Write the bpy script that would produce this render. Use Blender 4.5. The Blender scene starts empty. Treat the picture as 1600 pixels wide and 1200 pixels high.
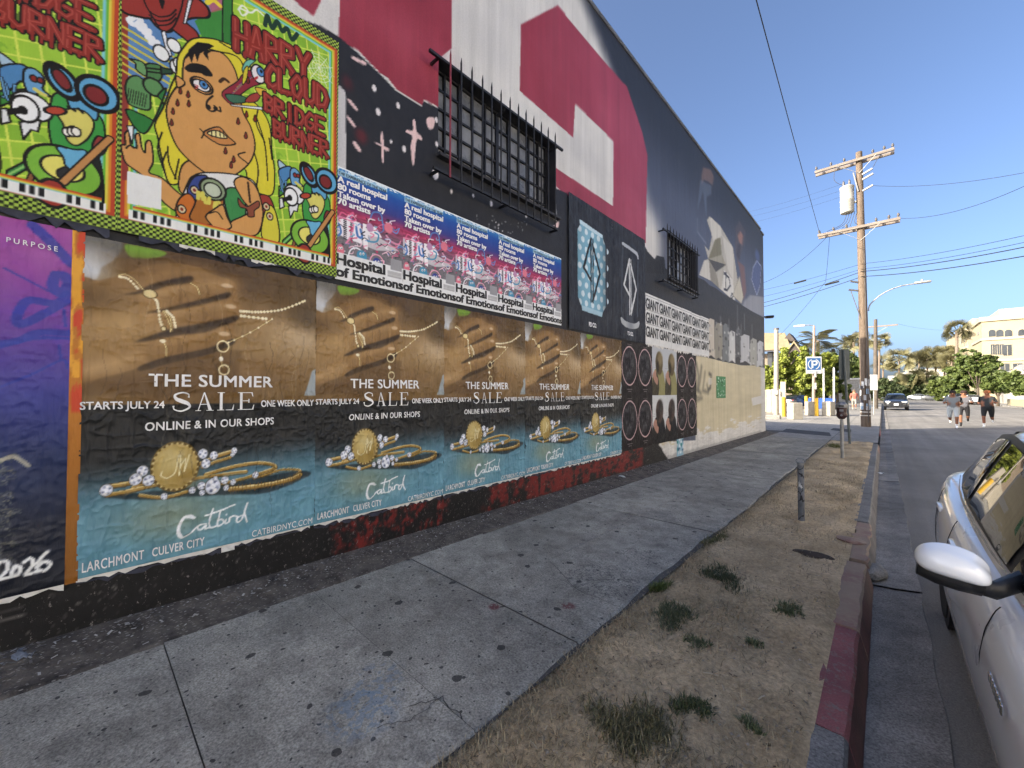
import bpy, bmesh, math, random
import numpy as np
from mathutils import Vector, Matrix
R = math.radians
random.seed(7); rng = np.random.default_rng(7)
SC = bpy.context.scene
COL = SC.collection
# ------------------------------------------------------------------ camera
F = 625.0                                   # focal length in photo pixels (photo is 1600 wide)
TH = math.atan(579/F); PT = R(1.19); EZ = 1.45; WX = -3.5
cd = bpy.data.cameras.new('camera'); cam = bpy.data.objects.new('camera', cd); COL.objects.link(cam)
cd.sensor_width = 36; cd.lens = 36*F/1600; cd.clip_start = .02; cd.clip_end = 3000
cam.location = (0, 0, EZ); cam.rotation_euler = (math.pi/2+PT, 0, TH); SC.camera = cam
# ------------------------------------------------------------------ light
SUN_EL = R(24); SUN_DIR = Vector((-.626, -.78, 0)).normalized()      # horizontal direction towards the sun
w = bpy.data.worlds.new('World'); SC.world = w; w.use_nodes = True
nt = w.node_tree; bg = nt.nodes['Background']
sky = nt.nodes.new('ShaderNodeTexSky'); sky.sky_type = 'NISHITA'; sky.sun_disc = False
sky.sun_elevation = SUN_EL; sky.sun_rotation = math.atan2(SUN_DIR.x, SUN_DIR.y)
sky.altitude = 0; sky.air_density = .6; sky.dust_density = 4.2; sky.ozone_density = 3.0
nt.links.new(sky.outputs[0], bg.inputs[0]); bg.inputs[1].default_value = .135
sd = bpy.data.lights.new('sun', 'SUN'); sun = bpy.data.objects.new('sun', sd); COL.objects.link(sun)
sd.energy = 5.0; sd.angle = R(.5); sd.color = (1, .88, .70)
d = Vector((SUN_DIR.x*math.cos(SUN_EL), SUN_DIR.y*math.cos(SUN_EL), math.sin(SUN_EL)))
sun.rotation_euler = d.to_track_quat('Z', 'Y').to_euler(); sun.location = (-20, -25, 30)
vs = SC.view_settings; vs.view_transform = 'Standard'; vs.look = 'None'; vs.exposure = 1.5; vs.gamma = 1; vs.use_curve_mapping = False
SC.cycles.use_adaptive_sampling = True; SC.cycles.adaptive_threshold = .02; SC.cycles.max_bounces = 5; SC.cycles.diffuse_bounces = 2; SC.cycles.glossy_bounces = 3; SC.cycles.transparent_max_bounces = 8

# ------------------------------------------------------------------ projection helpers (photo pixel -> ray -> the surface it touches)
_c, _s = math.cos(TH), math.sin(TH)
FW = np.array([-_s*math.cos(PT), _c*math.cos(PT), math.sin(PT)]); RT = np.array([_c, _s, 0.]); UP = np.cross(RT, FW); EYE = np.array([0, 0, EZ])
def ray(px, py): return FW+RT*(px-800)/F-UP*(py-600)/F
def WP(px, py, x=WX):
    r = ray(px, py); p = EYE+r*(x/r[0]); return float(p[1]), float(p[2])
def zg(y): return -.0085*min(max(y, -20), 25)
def GP(px, py, dz=0.):
    r = ray(px, py); z = 0.
    for i in range(20):
        p = EYE+r*((z+dz-EZ)/r[2]); z = zg(p[1])
    return Vector(p)
def YP(px, py, y):                                                   # the point of the pixel's ray at street distance y
    r = ray(px, py); return Vector(EYE+r*(y/r[1]))
# ------------------------------------------------------------------ mesh building
class MB:
    def __init__(s): s.v = []; s.f = []; s.m = []; s.c = []; s.mi = 0
    def add(s, vs, fs):
        o = len(s.v); s.v += [tuple(p) for p in vs]; s.f += [tuple(i+o for i in f) for f in fs]; s.m += [s.mi]*len(fs); return s
    def box(s, c, d, rz=0., M=None, taper=1.):
        x, y, z = d[0]/2, d[1]/2, d[2]/2; t = taper
        P = [(-x,-y,-z),(x,-y,-z),(x,y,-z),(-x,y,-z),(-x*t,-y*t,z),(x*t,-y*t,z),(x*t,y*t,z),(-x*t,y*t,z)]
        m = (M if M is not None else Matrix.Rotation(rz, 3, 'Z')); c = Vector(c)
        return s.add([m@Vector(p)+c for p in P], [(0,3,2,1),(4,5,6,7),(0,1,5,4),(1,2,6,5),(2,3,7,6),(3,0,4,7)])
    def bar(s, a, b, w, h, up=(0,0,1)):
        a, b = Vector(a), Vector(b); z = (b-a); L = z.length; z.normalize(); u = Vector(up)
        if abs(z.dot(u)) > .99: u = Vector((1,0,0))
        x = u.cross(z).normalized(); y = z.cross(x)
        return s.box((a+b)/2, (w, h, L), M=Matrix((x, y, z)).transposed())
    def cbox(s, c, d, b=.01, rz=0., seg=1, M=None):
        bm = bmesh.new(); bmesh.ops.create_cube(bm, size=1)
        for v in bm.verts: v.co = Vector((v.co.x*d[0], v.co.y*d[1], v.co.z*d[2]))
        bmesh.ops.bevel(bm, geom=bm.edges[:], offset=b, segments=seg, affect='EDGES', profile=.6)
        m = (M if M is not None else Matrix.Rotation(rz, 3, 'Z')); c = Vector(c); bm.verts.index_update()
        s.add([m@v.co+c for v in bm.verts], [[v.index for v in f.verts] for f in bm.faces]); bm.free(); return s
    def tube(s, pts, r, n=8, cap=True, sx=1., sy=1.):
        pts = [Vector(p) for p in pts]; N = len(pts); rr = r if hasattr(r, '__len__') else [r]*N
        V = []; u = None
        for i, p in enumerate(pts):
            t = (pts[min(i+1, N-1)]-pts[max(i-1, 0)])
            t = t.normalized() if t.length > 1e-9 else Vector((0,0,1))
            if u is None:
                u = Vector((1,0,0)) if abs(t.x) < .9 else Vector((0,1,0))
            u = (u-t*u.dot(t)).normalized(); v = t.cross(u)
            for k in range(n):
                a = 2*math.pi*k/n; V.append(p+(u*math.cos(a)*sx+v*math.sin(a)*sy)*rr[i])
        Fc = [(i*n+k, i*n+(k+1)%n, (i+1)*n+(k+1)%n, (i+1)*n+k) for i in range(N-1) for k in range(n)]
        if cap: Fc += [tuple(reversed(range(n))), tuple((N-1)*n+k for k in range(n))]
        return s.add(V, Fc)
    def cyl(s, a, b, r0, r1=None, n=12): return s.tube([a, b], [r0, r0 if r1 is None else r1], n)
    def lathe(s, prof, c=(0,0,0), n=20, axis='Z'):
        V = []; c = Vector(c)
        for r, z in prof:
            for k in range(n):
                a = 2*math.pi*k/n; p = Vector((r*math.cos(a), r*math.sin(a), z))
                if axis == 'X': p = Vector((p.z, p.x, p.y))
                if axis == 'Y': p = Vector((p.y, p.z, p.x))
                V.append(p+c)
        N = len(prof)
        return s.add(V, [(i*n+k, i*n+(k+1)%n, (i+1)*n+(k+1)%n, (i+1)*n+k) for i in range(N-1) for k in range(n)]+[tuple(reversed(range(n))), tuple((N-1)*n+k for k in range(n))])
    def prism(s, pts, off):                                          # planar loop of 3D points thickened by off
        a = [Vector(p) for p in pts]; o = Vector(off); n = len(a)
        return s.add(a+[p+o for p in a], [tuple(range(n)), tuple(reversed(range(n, 2*n)))]+[(i, i+n, (i+1)%n+n, (i+1)%n) for i in range(n)])
    def mesh(s, name, mats, smooth=False, fix=False):
        me = bpy.data.meshes.new(name); me.from_pydata(s.v, [], s.f)
        for m in (mats if isinstance(mats, (list, tuple)) else [mats]): me.materials.append(m)
        if any(s.m): me.polygons.foreach_set('material_index', s.m)
        if fix:
            bm = bmesh.new(); bm.from_mesh(me); bmesh.ops.recalc_face_normals(bm, faces=bm.faces); bm.to_mesh(me); bm.free()
        if smooth is True: me.polygons.foreach_set('use_smooth', [True]*len(me.polygons))
        elif smooth: me.shade_smooth() if False else None; 
        if smooth and smooth is not True: me.polygons.foreach_set('use_smooth', [True]*len(me.polygons)); me.set_sharp_from_angle(angle=R(smooth))
        me.update(); return me
    def obj(s, name, mats, parent=None, smooth=False, fix=True): return O(name, s.mesh(name, mats, smooth, fix), parent)
def O(name, data, parent=None):
    o = bpy.data.objects.new(name, data); COL.objects.link(o)
    if parent: o.parent = parent
    return o
def T(o, label, cat, group=None):
    o['label'] = label; o['category'] = cat
    if group: o['group'] = group
    return o
def thing(name, loc, label, cat, group=None, rz=0.):
    e = O(name, None); e.location = loc; e.rotation_euler = (0, 0, rz); e.empty_display_size = .2
    return T(e, label, cat, group)
def S(o): o['kind'] = 'structure'; return o
def STUFF(o): o['kind'] = 'stuff'; return o
def copy_tree(o, parent=None):
    c = o.copy(); COL.objects.link(c); c.parent = parent
    for ch in list(o.children): copy_tree(ch, c)
    return c
# ------------------------------------------------------------------ materials
def lin(c):
    if isinstance(c, str): c = tuple(int(c[i:i+2], 16)/255 for i in (0, 2, 4))
    return tuple(((x+.055)/1.055)**2.4 if x > .04045 else x/12.92 for x in c)
MATS = {}
class NT:
    def __init__(s, name):
        s.m = bpy.data.materials.new(name); s.m.use_nodes = True; s.t = s.m.node_tree; s.b = s.t.nodes['Principled BSDF']
        s.co = s.n('ShaderNodeTexCoord').outputs['Object']
    def n(s, k, **kw):
        x = s.t.nodes.new(k)
        for a, v in kw.items(): setattr(x, a, v)
        return x
    def l(s, a, b): s.t.links.new(a, b)
    def noise(s, sc, det=4., rough=.55, vec=None, dist=0.):
        x = s.n('ShaderNodeTexNoise'); x.inputs['Scale'].default_value = sc; x.inputs['Detail'].default_value = det; x.inputs['Roughness'].default_value = rough; x.inputs['Distortion'].default_value = dist
        s.l(vec or s.co, x.inputs['Vector']); return x.outputs['Fac']
    def vor(s, sc, out='Distance', feat='F1', vec=None):
        x = s.n('ShaderNodeTexVoronoi'); x.feature = feat; x.inputs['Scale'].default_value = sc; s.l(vec or s.co, x.inputs['Vector']); return x.outputs[out]
    def scale(s, v):
        x = s.n('ShaderNodeMapping'); x.inputs['Scale'].default_value = v; s.l(s.co, x.inputs['Vector']); return x.outputs[0]
    def ramp(s, fac, stops):
        x = s.n('ShaderNodeValToRGB'); e = x.color_ramp.elements
        while len(e) < len(stops): e.new(.5)
        for i, (p, c) in enumerate(stops):
            e[i].position = p; e[i].color = (c, c, c, 1) if not hasattr(c, '__len__') else (*c[:3], 1)
        s.l(fac, x.inputs[0]); return x.outputs[0]
    def mix(s, fac, a, b, mode='MIX'):
        x = s.n('ShaderNodeMix'); x.data_type = 'RGBA'; x.blend_type = mode
        for i, v in ((0, fac), (6, a), (7, b)):
            if hasattr(v, 'node'): s.l(v, x.inputs[i])
            elif i == 0: x.inputs[0].default_value = v
            else: x.inputs[i].default_value = (*v[:3], 1) if hasattr(v, '__len__') else (v, v, v, 1)
        return x.outputs[2]
    def math(s, op, a, b=0., c=0.):
        x = s.n('ShaderNodeMath'); x.operation = op
        for i, v in enumerate((a, b, c)):
            if hasattr(v, 'node'): s.l(v, x.inputs[i])
            else: x.inputs[i].default_value = v
        return x.outputs[0]
    def bump(s, h, strength=.3, dist=.01, prev=None):
        x = s.n('ShaderNodeBump'); x.inputs['Strength'].default_value = strength; x.inputs['Distance'].default_value = dist
        s.l(h, x.inputs['Height'])
        if prev: s.l(prev, x.inputs['Normal'])
        s.l(x.outputs[0], s.b.inputs['Normal']); return x.outputs[0]
    def base(s, c):
        if hasattr(c, 'node'): s.l(c, s.b.inputs['Base Color'])
        else: s.b.inputs['Base Color'].default_value = (*c[:3], 1)
    def set(s, rough=None, metal=None, spec=None, coat=None):
        for k, v in (('Roughness', rough), ('Metallic', metal), ('Specular IOR Level', spec), ('Coat Weight', coat)):
            if v is None: continue
            if hasattr(v, 'node'): s.l(v, s.b.inputs[k])
            else: s.b.inputs[k].default_value = v
def mat(name, col, rough=.7, var=.25, sc=4., bump=.15, bs=60., metal=0., spec=.4, coat=0., col2=None):
    if name in MATS: return MATS[name]
    k = NT(name); a = tuple(x*(1-var) for x in col); b = col2 or tuple(min(1, x*(1+var)) for x in col)
    nz = k.noise(sc, 6); k.base(k.mix(k.ramp(nz, [(.3, 0.), (.7, 1.)]), a, b))
    k.set(rough, metal, spec, coat)
    if bump: k.bump(k.noise(bs, 3), bump, .01)
    MATS[name] = k.m; return k.m
def vmat(name, rough=.6, bump=.0, bs=30., spec=.35, var=.12, sc=9., metal=0.):
    if name in MATS: return MATS[name]
    k = NT(name); at = k.n('ShaderNodeVertexColor'); at.layer_name = 'Col'
    nz = k.ramp(k.noise(sc, 6), [(.25, 1-var), (.75, 1.)])
    k.base(k.mix(1., at.outputs[0], nz, 'MULTIPLY')); k.set(rough, metal, spec)
    if bump: k.bump(k.noise(bs, 4), bump, .01)
    MATS[name] = k.m; return k.m
def setcol(me, cols):
    a = me.attributes.new('Col', 'FLOAT_COLOR', 'POINT'); c = np.ones((len(me.vertices), 4), np.float32); c[:, :3] = cols; a.data.foreach_set('color', c.ravel())
def grid_mesh(name, P, mats, mask=None, cols=None, smooth=True):     # P (ny,nx,3)
    ny, nx = P.shape[:2]; me = bpy.data.meshes.new(name)
    idx = np.arange(ny*nx).reshape(ny, nx); q = np.stack([idx[:-1, :-1], idx[:-1, 1:], idx[1:, 1:], idx[1:, :-1]], -1).reshape(-1, 4)
    if mask is not None: q = q[mask.ravel()]
    me.vertices.add(ny*nx); me.vertices.foreach_set('co', P.astype(np.float32).ravel())
    n = len(q); me.loops.add(n*4); me.loops.foreach_set('vertex_index', q.ravel().astype(np.int32))
    me.polygons.add(n); me.polygons.foreach_set('loop_start', np.arange(0, n*4, 4, dtype=np.int32)); me.polygons.foreach_set('loop_total', np.full(n, 4, np.int32))
    if smooth: me.polygons.foreach_set('use_smooth', np.ones(n, bool))
    me.materials.append(mats); me.update(calc_edges=True); me.validate()
    if cols is not None: setcol(me, cols.reshape(-1, 3))
    return me
def snoise(shape, cell, seed=0, octv=4, pers=.5):                    # smooth value noise 0..1 on a grid, cell = feature size in samples (sx, sy)
    g = np.random.default_rng(seed); out = np.zeros(shape); amp = 1.; tot = 0.
    cx, cy = cell if hasattr(cell, '__len__') else (cell, cell)
    for o in range(octv):
        ny, nx = int(shape[0]/cy)+3, int(shape[1]/cx)+3; a = g.random((ny, nx))
        y = np.arange(shape[0])/cy; x = np.arange(shape[1])/cx; yi, xi = y.astype(int), x.astype(int); fy, fx = y-yi, x-xi
        fy = (fy*fy*(3-2*fy))[:, None]; fx = (fx*fx*(3-2*fx))[None]
        A = a[yi][:, xi]; B = a[yi][:, xi+1]; C = a[yi+1][:, xi]; Dd = a[yi+1][:, xi+1]
        out += amp*((A*(1-fx)+B*fx)*(1-fy)+(C*(1-fx)+Dd*fx)*fy); tot += amp; amp *= pers; cx = max(cx/2, 1); cy = max(cy/2, 1)
    return out/tot
# ================================================================== ground, road, pavement
def zr(y): return zg(y)-.15
def strip(name, xs, ys, zf, m, parent=None, cols=None):
    P = np.array([[(x, y, zf(x, y)) for x in xs] for y in ys]); return O(name, grid_mesh(name, P, m, cols=cols), parent)
# --- materials
def m_concrete(name, base, gum=True, dark=.55, seed=0., marks=False):
    k = NT(name)
    big = k.ramp(k.noise(.7, 5, .6), [(.3, dark), (.68, 1.)])
    med = k.ramp(k.noise(5., 8, .75), [(.3, .55), (.7, 1.2)])
    fine = k.ramp(k.noise(95., 3, .7), [(.32, .5), (.68, 1.42)])
    oi = k.n('ShaderNodeObjectInfo'); c = k.mix(1., base, big, 'MULTIPLY'); c = k.mix(1., c, k.ramp(oi.outputs['Random'], [(0., .84), (1., 1.1)]), 'MULTIPLY'); c = k.mix(1., c, med, 'MULTIPLY'); c = k.mix(1., c, fine, 'MULTIPLY')
    # light grains
    v = k.vor(160., 'Distance'); c = k.mix(k.math('MULTIPLY', k.math('LESS_THAN', v, .18), .35), c, (.4, .4, .38))
    if gum:
        for sc, th, pr in ((2.1, .075, .35), (5.3, .030, .35), (11.1, .016, .3)):
            wv = k.n('ShaderNodeVectorMath'); wv.operation = 'ADD'; k.l(k.co, wv.inputs[0]); 
            nx = k.n('ShaderNodeTexNoise'); nx.inputs['Scale'].default_value = 14.; k.l(k.co, nx.inputs['Vector'])
            sc2 = k.n('ShaderNodeVectorMath'); sc2.operation = 'SCALE'; k.l(nx.outputs['Color'], sc2.inputs[0]); sc2.inputs['Scale'].default_value = .05; k.l(sc2.outputs[0], wv.inputs[1])
            fl = k.n('ShaderNodeMapping'); fl.inputs['Scale'].default_value = (1, 1, 0); k.l(wv.outputs[0], fl.inputs['Vector'])
            x = k.n('ShaderNodeTexVoronoi'); x.voronoi_dimensions = '2D'; x.inputs['Scale'].default_value = sc; k.l(fl.outputs[0], x.inputs['Vector'])
            hit = k.math('LESS_THAN', x.outputs['Distance'], th*sc/3.1*1.)
            sp = k.n('ShaderNodeSeparateColor'); k.l(x.outputs['Color'], sp.inputs[0])
            on = k.math('GREATER_THAN', sp.outputs[0], pr)
            c = k.mix(k.math('MULTIPLY', k.math('MULTIPLY', hit, on), .82), c, (.018, .018, .019))
    if marks:                                                         # sprayed and spilled colour on the slabs, old stains
        c = k.mix(k.ramp(k.noise(1.9, 6, .75), [(.5, 0.), (.7, .5)]), c, (.09, .08, .07))
        for (px, py, r_, cc, am, sc_, th_) in ((568, 1110, .2, (.16, .26, .36), .45, 24., .5), (590, 1060, .16, (.16, .26, .36), .35, 24., .53), (772, 948, .05, (.13, .03, .035), .9, 40., .45), (888, 948, .06, (.13, .03, .035), .8, 40., .47), (940, 905, .3, (.05, .05, .052), .75, 11., .53), (1000, 870, .22, (.05, .05, .052), .7, 11., .52)):
            p = GP(px, py); vm = k.n('ShaderNodeVectorMath'); vm.operation = 'DISTANCE'; k.l(k.co, vm.inputs[0]); vm.inputs[1].default_value = (p.x, p.y, zg(p.y)); inside = k.math('SUBTRACT', 1., k.math('DIVIDE', vm.outputs['Value'], r_)); inside = k.math('MAXIMUM', inside, 0.)
            nn = k.noise(sc_, 5, .7)
            if sc_ < 20: hitm = k.math('MULTIPLY', k.math('LESS_THAN', k.math('ABSOLUTE', k.math('SUBTRACT', nn, .5)), .016), k.math('GREATER_THAN', inside, .02))
            else: hitm = k.math('MULTIPLY', k.math('GREATER_THAN', nn, th_), k.math('MINIMUM', k.math('MULTIPLY', inside, 2.2), 1.))
            c = k.mix(k.math('MULTIPLY', hitm, am), c, cc)
    k.base(c); k.set(.82, spec=.3)
    b = k.bump(k.noise(140., 3, .7), .5, .004); k.bump(k.noise(9., 5), .25, .02, b)
    return k.m
M_walk = m_concrete('sidewalk_concrete', (.46, .435, .365), marks=True)
M_walk2 = m_concrete('driveway_concrete', (.34, .325, .295), gum=False, dark=.8)
M_kerb = m_concrete('kerb_concrete', (.30, .29, .27), gum=False, dark=.6)
M_gut = m_concrete('gutter_concrete', (.33, .31, .28), gum=False, dark=.45)
M_joint = mat('joint_dirt', (.085, .078, .07), .95, .3, 9)
def m_asphalt(name, base):
    k = NT(name)
    c = k.mix(1., base, k.ramp(k.noise(.5, 6, .65), [(.3, .72), (.7, 1.15)]), 'MULTIPLY')
    # wear running along the street
    c = k.mix(1., c, k.ramp(k.noise(1., 5, .6, vec=k.scale((2.2, .06, 1))), [(.3, .78), (.7, 1.2)]), 'MULTIPLY')
    c = k.mix(1., c, k.ramp(k.noise(120., 3, .8), [(.3, .6), (.7, 1.4)]), 'MULTIPLY')
    v = k.vor(210., 'Distance'); c = k.mix(k.math('MULTIPLY', k.math('LESS_THAN', v, .16), .3), c, (.3, .29, .27))
    k.base(c); k.set(.85, spec=.3); b = k.bump(k.noise(160., 3, .8), .7, .006); k.bump(k.noise(6., 4), .2, .02, b); return k.m
M_asph = m_asphalt('asphalt', (.19, .182, .168))
M_patch = m_asphalt('asphalt_patch', (.05, .05, .052))
k = NT('dirt'); c = k.mix(k.ramp(k.noise(1.6, 6, .65), [(.35, 0.), (.65, 1.)]), (.39, .295, .175), (.64, .5, .315))
c = k.mix(1., c, k.ramp(k.noise(38., 5, .75), [(.3, .6), (.7, 1.3)]), 'MULTIPLY')
v = k.vor(75., 'Distance'); c = k.mix(k.math('MULTIPLY', k.math('LESS_THAN', v, .2), .5), c, (.46, .40, .31)); k.base(c); k.set(.95, spec=.15)
b = k.bump(k.noise(60., 6, .75), .7, .014); k.bump(k.noise(13., 6, .7), .6, .035, b); M_dirt = k.m
k = NT('wall_foot_dirt'); c = k.mix(k.ramp(k.noise(7., 6, .7), [(.3, 0.), (.7, 1.)]), (.045, .04, .036), (.2, .175, .145))
v = k.vor(60., 'Distance', vec=k.scale((1, .5, 1))); c = k.mix(k.math('MULTIPLY', k.math('LESS_THAN', v, .23), .7), c, (.38, .35, .3)); k.base(c); k.set(.95, spec=.15)
b = k.bump(k.noise(70., 5, .7), .7, .015); M_foot = k.m
M_land = mat('land_soil', (.2, .18, .14), .95, .25, .05)

# --- ground sheet to the horizon
ys = np.array([-60, -20, 0, 25, 60, 150, 400, 1500]); xs = np.array([-1500, -300, -60, -20, 20, 60, 300, 1500])
S(strip('ground', xs, ys, lambda x, y: zg(y)-.32, M_land))
# --- carriageway
yl = np.array([-30, -20, -10, 0, 6, 12, 18, 25, 40, 80, 140, 260])
S(strip('road', np.array([.2, 2, 4, 6, 8.5, 11.2]), yl, lambda x, y: zr(y)+.012*min((x-.2)/2., 1), M_asph))
# lot and driveway left of the street, beyond the building
lot = S(strip('parking_lot', np.array([-40, -20, -10, -5.2]), np.array([19.2, 25, 40, 75]), lambda x, y: zg(y)-.01, mat('lot_concrete', (.26, .235, .19), .9, .2, 1.2, .3, 90)))
apron = S(O('driveway', None))
ap_edges = [17.0, 20.2, 23.2, 27.5, 32.5, 38, 46, 56, 75]
for i in range(len(ap_edges)-1):
    y0, y1 = ap_edges[i], ap_edges[i+1]
    for x0, x1 in ((-5.2, -3.08), (-3.08, -1.32), (-1.32, -.12)):
        if y0 < 19 and x0 < -4: continue
        g = .008
        m = MB(); m.add([(x0+g, y0+g, zg(y0)+.002), (x1-g, y0+g, zg(y0)+.002), (x1-g, y1-g, zg(y1)+.002), (x0+g, y1-g, zg(y1)+.002)], [(0, 1, 2, 3)])
        m.obj('slab', M_walk2, apron, fix=False)
STUFF(strip('joint_fill', np.array([-5.2, -.12]), np.array([17.0, 25, 75]), lambda x, y: zg(y)-.006, M_joint, apron))
# asphalt patches across the driveway
for (a, b_, c_, d_) in (((1219, 675), (1299, 682), (1296, 676), (1229, 670)), ((1297, 672), (1330, 676), (1330, 671), (1302, 669))):
    q = [GP(*p) for p in (a, b_, c_, d_)]; m = MB(); m.add([(p.x, p.y, zg(p.y)+.006) for p in q], [(0, 1, 2, 3)])
    S(m.obj('asphalt_strip', M_patch, fix=False))
# --- sidewalk of concrete slabs along the wall
walk = S(O('sidewalk', None)); XA, XM, XB = -3.08, -2.17, -1.33
tj = [-6, -3.4, -1.1, .35, 1.18, 2.0, 2.86, 4.6, 6.4, 8.2, 10.0, 12.0, 14.4, 17.0]
tk = {}
def slab(x0, x1, y0, y1, parent, mt, zoff=0., edge=None, nm='slab'):
    g = .002; nx = 3; ny = 3; m = MB(); n = max(2, int((y1-y0)/.12))
    if edge:                                                          # wavy grass-side border
        L = [(x0+g, y0+g+(y1-y0-2*g)*i/n) for i in range(n+1)]; Rr = [(x1+edge(y0+(y1-y0)*i/n), y0+g+(y1-y0-2*g)*i/n) for i in range(n+1)]
        v = []; f = []
        for i in range(n+1):
            v += [(L[i][0], L[i][1], zg(L[i][1])+zoff), (Rr[i][0]-.015, Rr[i][1], zg(Rr[i][1])+zoff), (Rr[i][0], Rr[i][1], zg(Rr[i][1])+zoff-.012), (Rr[i][0]+.01, Rr[i][1], zg(Rr[i][1])+zoff-.08)]
        for i in range(n):
            for j in range(3): a = i*4+j; f.append((a, a+1, a+5, a+4))
        m.add(v, f)
    else:
        z0, z1 = zg(y0)+zoff, zg(y1)+zoff; b = .003
        P = [(x0+g, y0+g, z0-.03), (x1-g, y0+g, z0-.03), (x1-g, y1-g, z1-.03), (x0+g, y1-g, z1-.03)]
        Q = [(x0+g+b, y0+g+b, z0), (x1-g-b, y0+g+b, z0), (x1-g-b, y1-g-b, z1), (x0+g+b, y1-g-b, z1)]
        m.add(P+Q, [(4, 5, 6, 7), (0, 1, 5, 4), (1, 2, 6, 5), (2, 3, 7, 6), (3, 0, 4, 7)])
    return m.obj(nm, mt, parent, fix=False)
eg = lambda y: .018*math.sin(y*1.3)+.008*math.sin(y*5.3+1)+.005*math.sin(y*13.)
for i in range(len(tj)-1):
    zo = (.0, .004, -.003, .002)[i % 4]
    if tj[i] < 2.8: 
        slab(XA, XB, tj[i], tj[i+1], walk, M_walk, zo, eg)
    else:
        slab(XA, XM, tj[i], tj[i+1], walk, M_walk, zo); slab(XM, XB, tj[i], tj[i+1], walk, M_walk, zo+.002, eg)
S(strip('sidewalk_bed', np.array([-3.6, -1.30]), np.array([-6, 0, 8, 17.0]), lambda x, y: zg(y)-.009, M_joint))
# hairline cracks in the near slabs
def crack(pts, wd=.006):
    q = [GP(*p) for p in pts]; m = MB(); P = []
    for a, b in zip(q[:-1], q[1:]):
        for t in range(6):
            p = a.lerp(b, t/6); P.append(Vector((p.x+random.uniform(-.012, .012), p.y+random.uniform(-.012, .012), zg(p.y)+.0065)))
    P.append(q[-1]); v = []; f = []
    for i, p in enumerate(P):
        t = (P[min(i+1, len(P)-1)]-P[max(i-1, 0)]).normalized(); nrm = Vector((-t.y, t.x, 0)); ww = wd*random.uniform(.3, 1)
        v += [p-nrm*ww, p+nrm*ww]
        if i: f.append((2*i-2, 2*i-1, 2*i+1, 2*i))
    m.add(v, f); m.obj('crack', M_joint, walk, fix=False)
crack([(857, 874), (905, 925), (985, 955)], .004); crack([(640, 1105), (690, 1092), (722, 1124)], .004); crack([(590, 1137), (640, 1130), (690, 1090)], .003)
# dirt strip at the foot of the wall: a fine sloping sheet
yy = np.arange(-5, 19, .06); xx = np.linspace(-3.5, -3.04, 12); nz = snoise((len(yy), len(xx)), 4, 3)
P = np.array([[(x, y, zg(y)+.002+.05*max(0, (-3.12-x)/.4)**1.2+.02*(nz[j, i]-.45)*(1 if 0 < i < len(xx)-1 else 0)-(.02 if i == len(xx)-1 else 0)) for i, x in enumerate(xx)] for j, y in enumerate(yy)])
S(O('wall_foot_soil', grid_mesh('wall_foot_soil', P, M_foot)))
# --- parkway of bare soil
yy = np.arange(-4, 17.05, .05); xx = np.linspace(-1.36, -.24, 36); nz = snoise((len(yy), len(xx)), 12, 5); n2 = snoise((len(yy), len(xx)), 3, 6)
def pk_z(x, y, a=.5, b=.5):
    e = min(1, max(0, (x+1.33)/.12)); e2 = min(1, max(0, (-.24-x)/.1)); return zg(y)-.03*(1-e)+.012*e*e2+.11*(a-.5)*e*e2+.035*(b-.5)*e2
P = np.array([[(x, y, pk_z(x, y, nz[j, i], n2[j, i])) for i, x in enumerate(xx)] for j, y in enumerate(yy)]); PKN = (nz, n2)
S(O('parkway_soil', grid_mesh('parkway_soil', P, M_dirt)))
# --- kerb stones with worn red paint
k = NT('kerb_red_paint'); base = k.mix(k.ramp(k.noise(3., 5), [(.3, 0.), (.7, 1.)]), (.18, .055, .058), (.29, .095, .095))
c = k.mix(k.ramp(k.noise(22., 6, .75), [(.52, 0.), (.66, 1.)]), base, (.2, .17, .15)); c = k.mix(1., c, k.ramp(k.noise(130., 3, .7), [(.3, .7), (.7, 1.2)]), 'MULTIPLY'); k.base(c); k.set(.75); k.bump(k.noise(90., 4), .5, .006); M_kred = k.m
k = NT('kerb_faded_red'); base = k.mix(k.ramp(k.noise(2.2, 6), [(.4, 0.), (.6, 1.)]), (.27, .2, .145), (.235, .135, .11)); c = k.mix(k.ramp(k.noise(14., 6, .75), [(.48, 0.), (.62, 1.)]), base, (.29, .22, .16)); k.base(c); k.set(.85); k.bump(k.noise(70., 5), .6, .01); M_kfade = k.m
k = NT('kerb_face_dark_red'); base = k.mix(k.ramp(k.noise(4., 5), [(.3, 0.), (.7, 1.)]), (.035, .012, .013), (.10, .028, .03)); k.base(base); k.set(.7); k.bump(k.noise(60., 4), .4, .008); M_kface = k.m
kerb = S(O('kerb', None))
def kerb_stone(y0, y1, top, face, jag=0., dx=0., rise=0.):
    xb, xt, xf = -.262+dx, -.125+dx, -.078+dx; n = max(2, int((y1-y0)/.1)); v = []; f = []; fm = []
    for i in range(n+1):
        y = y0+.004+(y1-y0-.008)*i/n; j = random.uniform(-jag, jag); z = zg(y)+rise+random.uniform(-jag, jag)*.4
        v += [(xb+j, y, z-.05), (xb+j, y, z), (xt-.015+j, y, z), (xt+j*.5, y, z-.018), (xf, y, z-.19)]
    m = MB()
    for i in range(n):
        for jx in range(4):
            a = i*5+jx; f.append((a, a+1, a+6, a+5)); fm.append(1 if jx == 3 else 0)
    f += [(0, 4, 3, 2, 1), tuple(n*5+q for q in (0, 1, 2, 3, 4))]; fm += [0, 0]
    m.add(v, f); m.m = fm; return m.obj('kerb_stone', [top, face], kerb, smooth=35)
M_kfd = mat('kerb_face_grey', (.13, .12, .11), .85, .35, 5, .4, 80)
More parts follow.
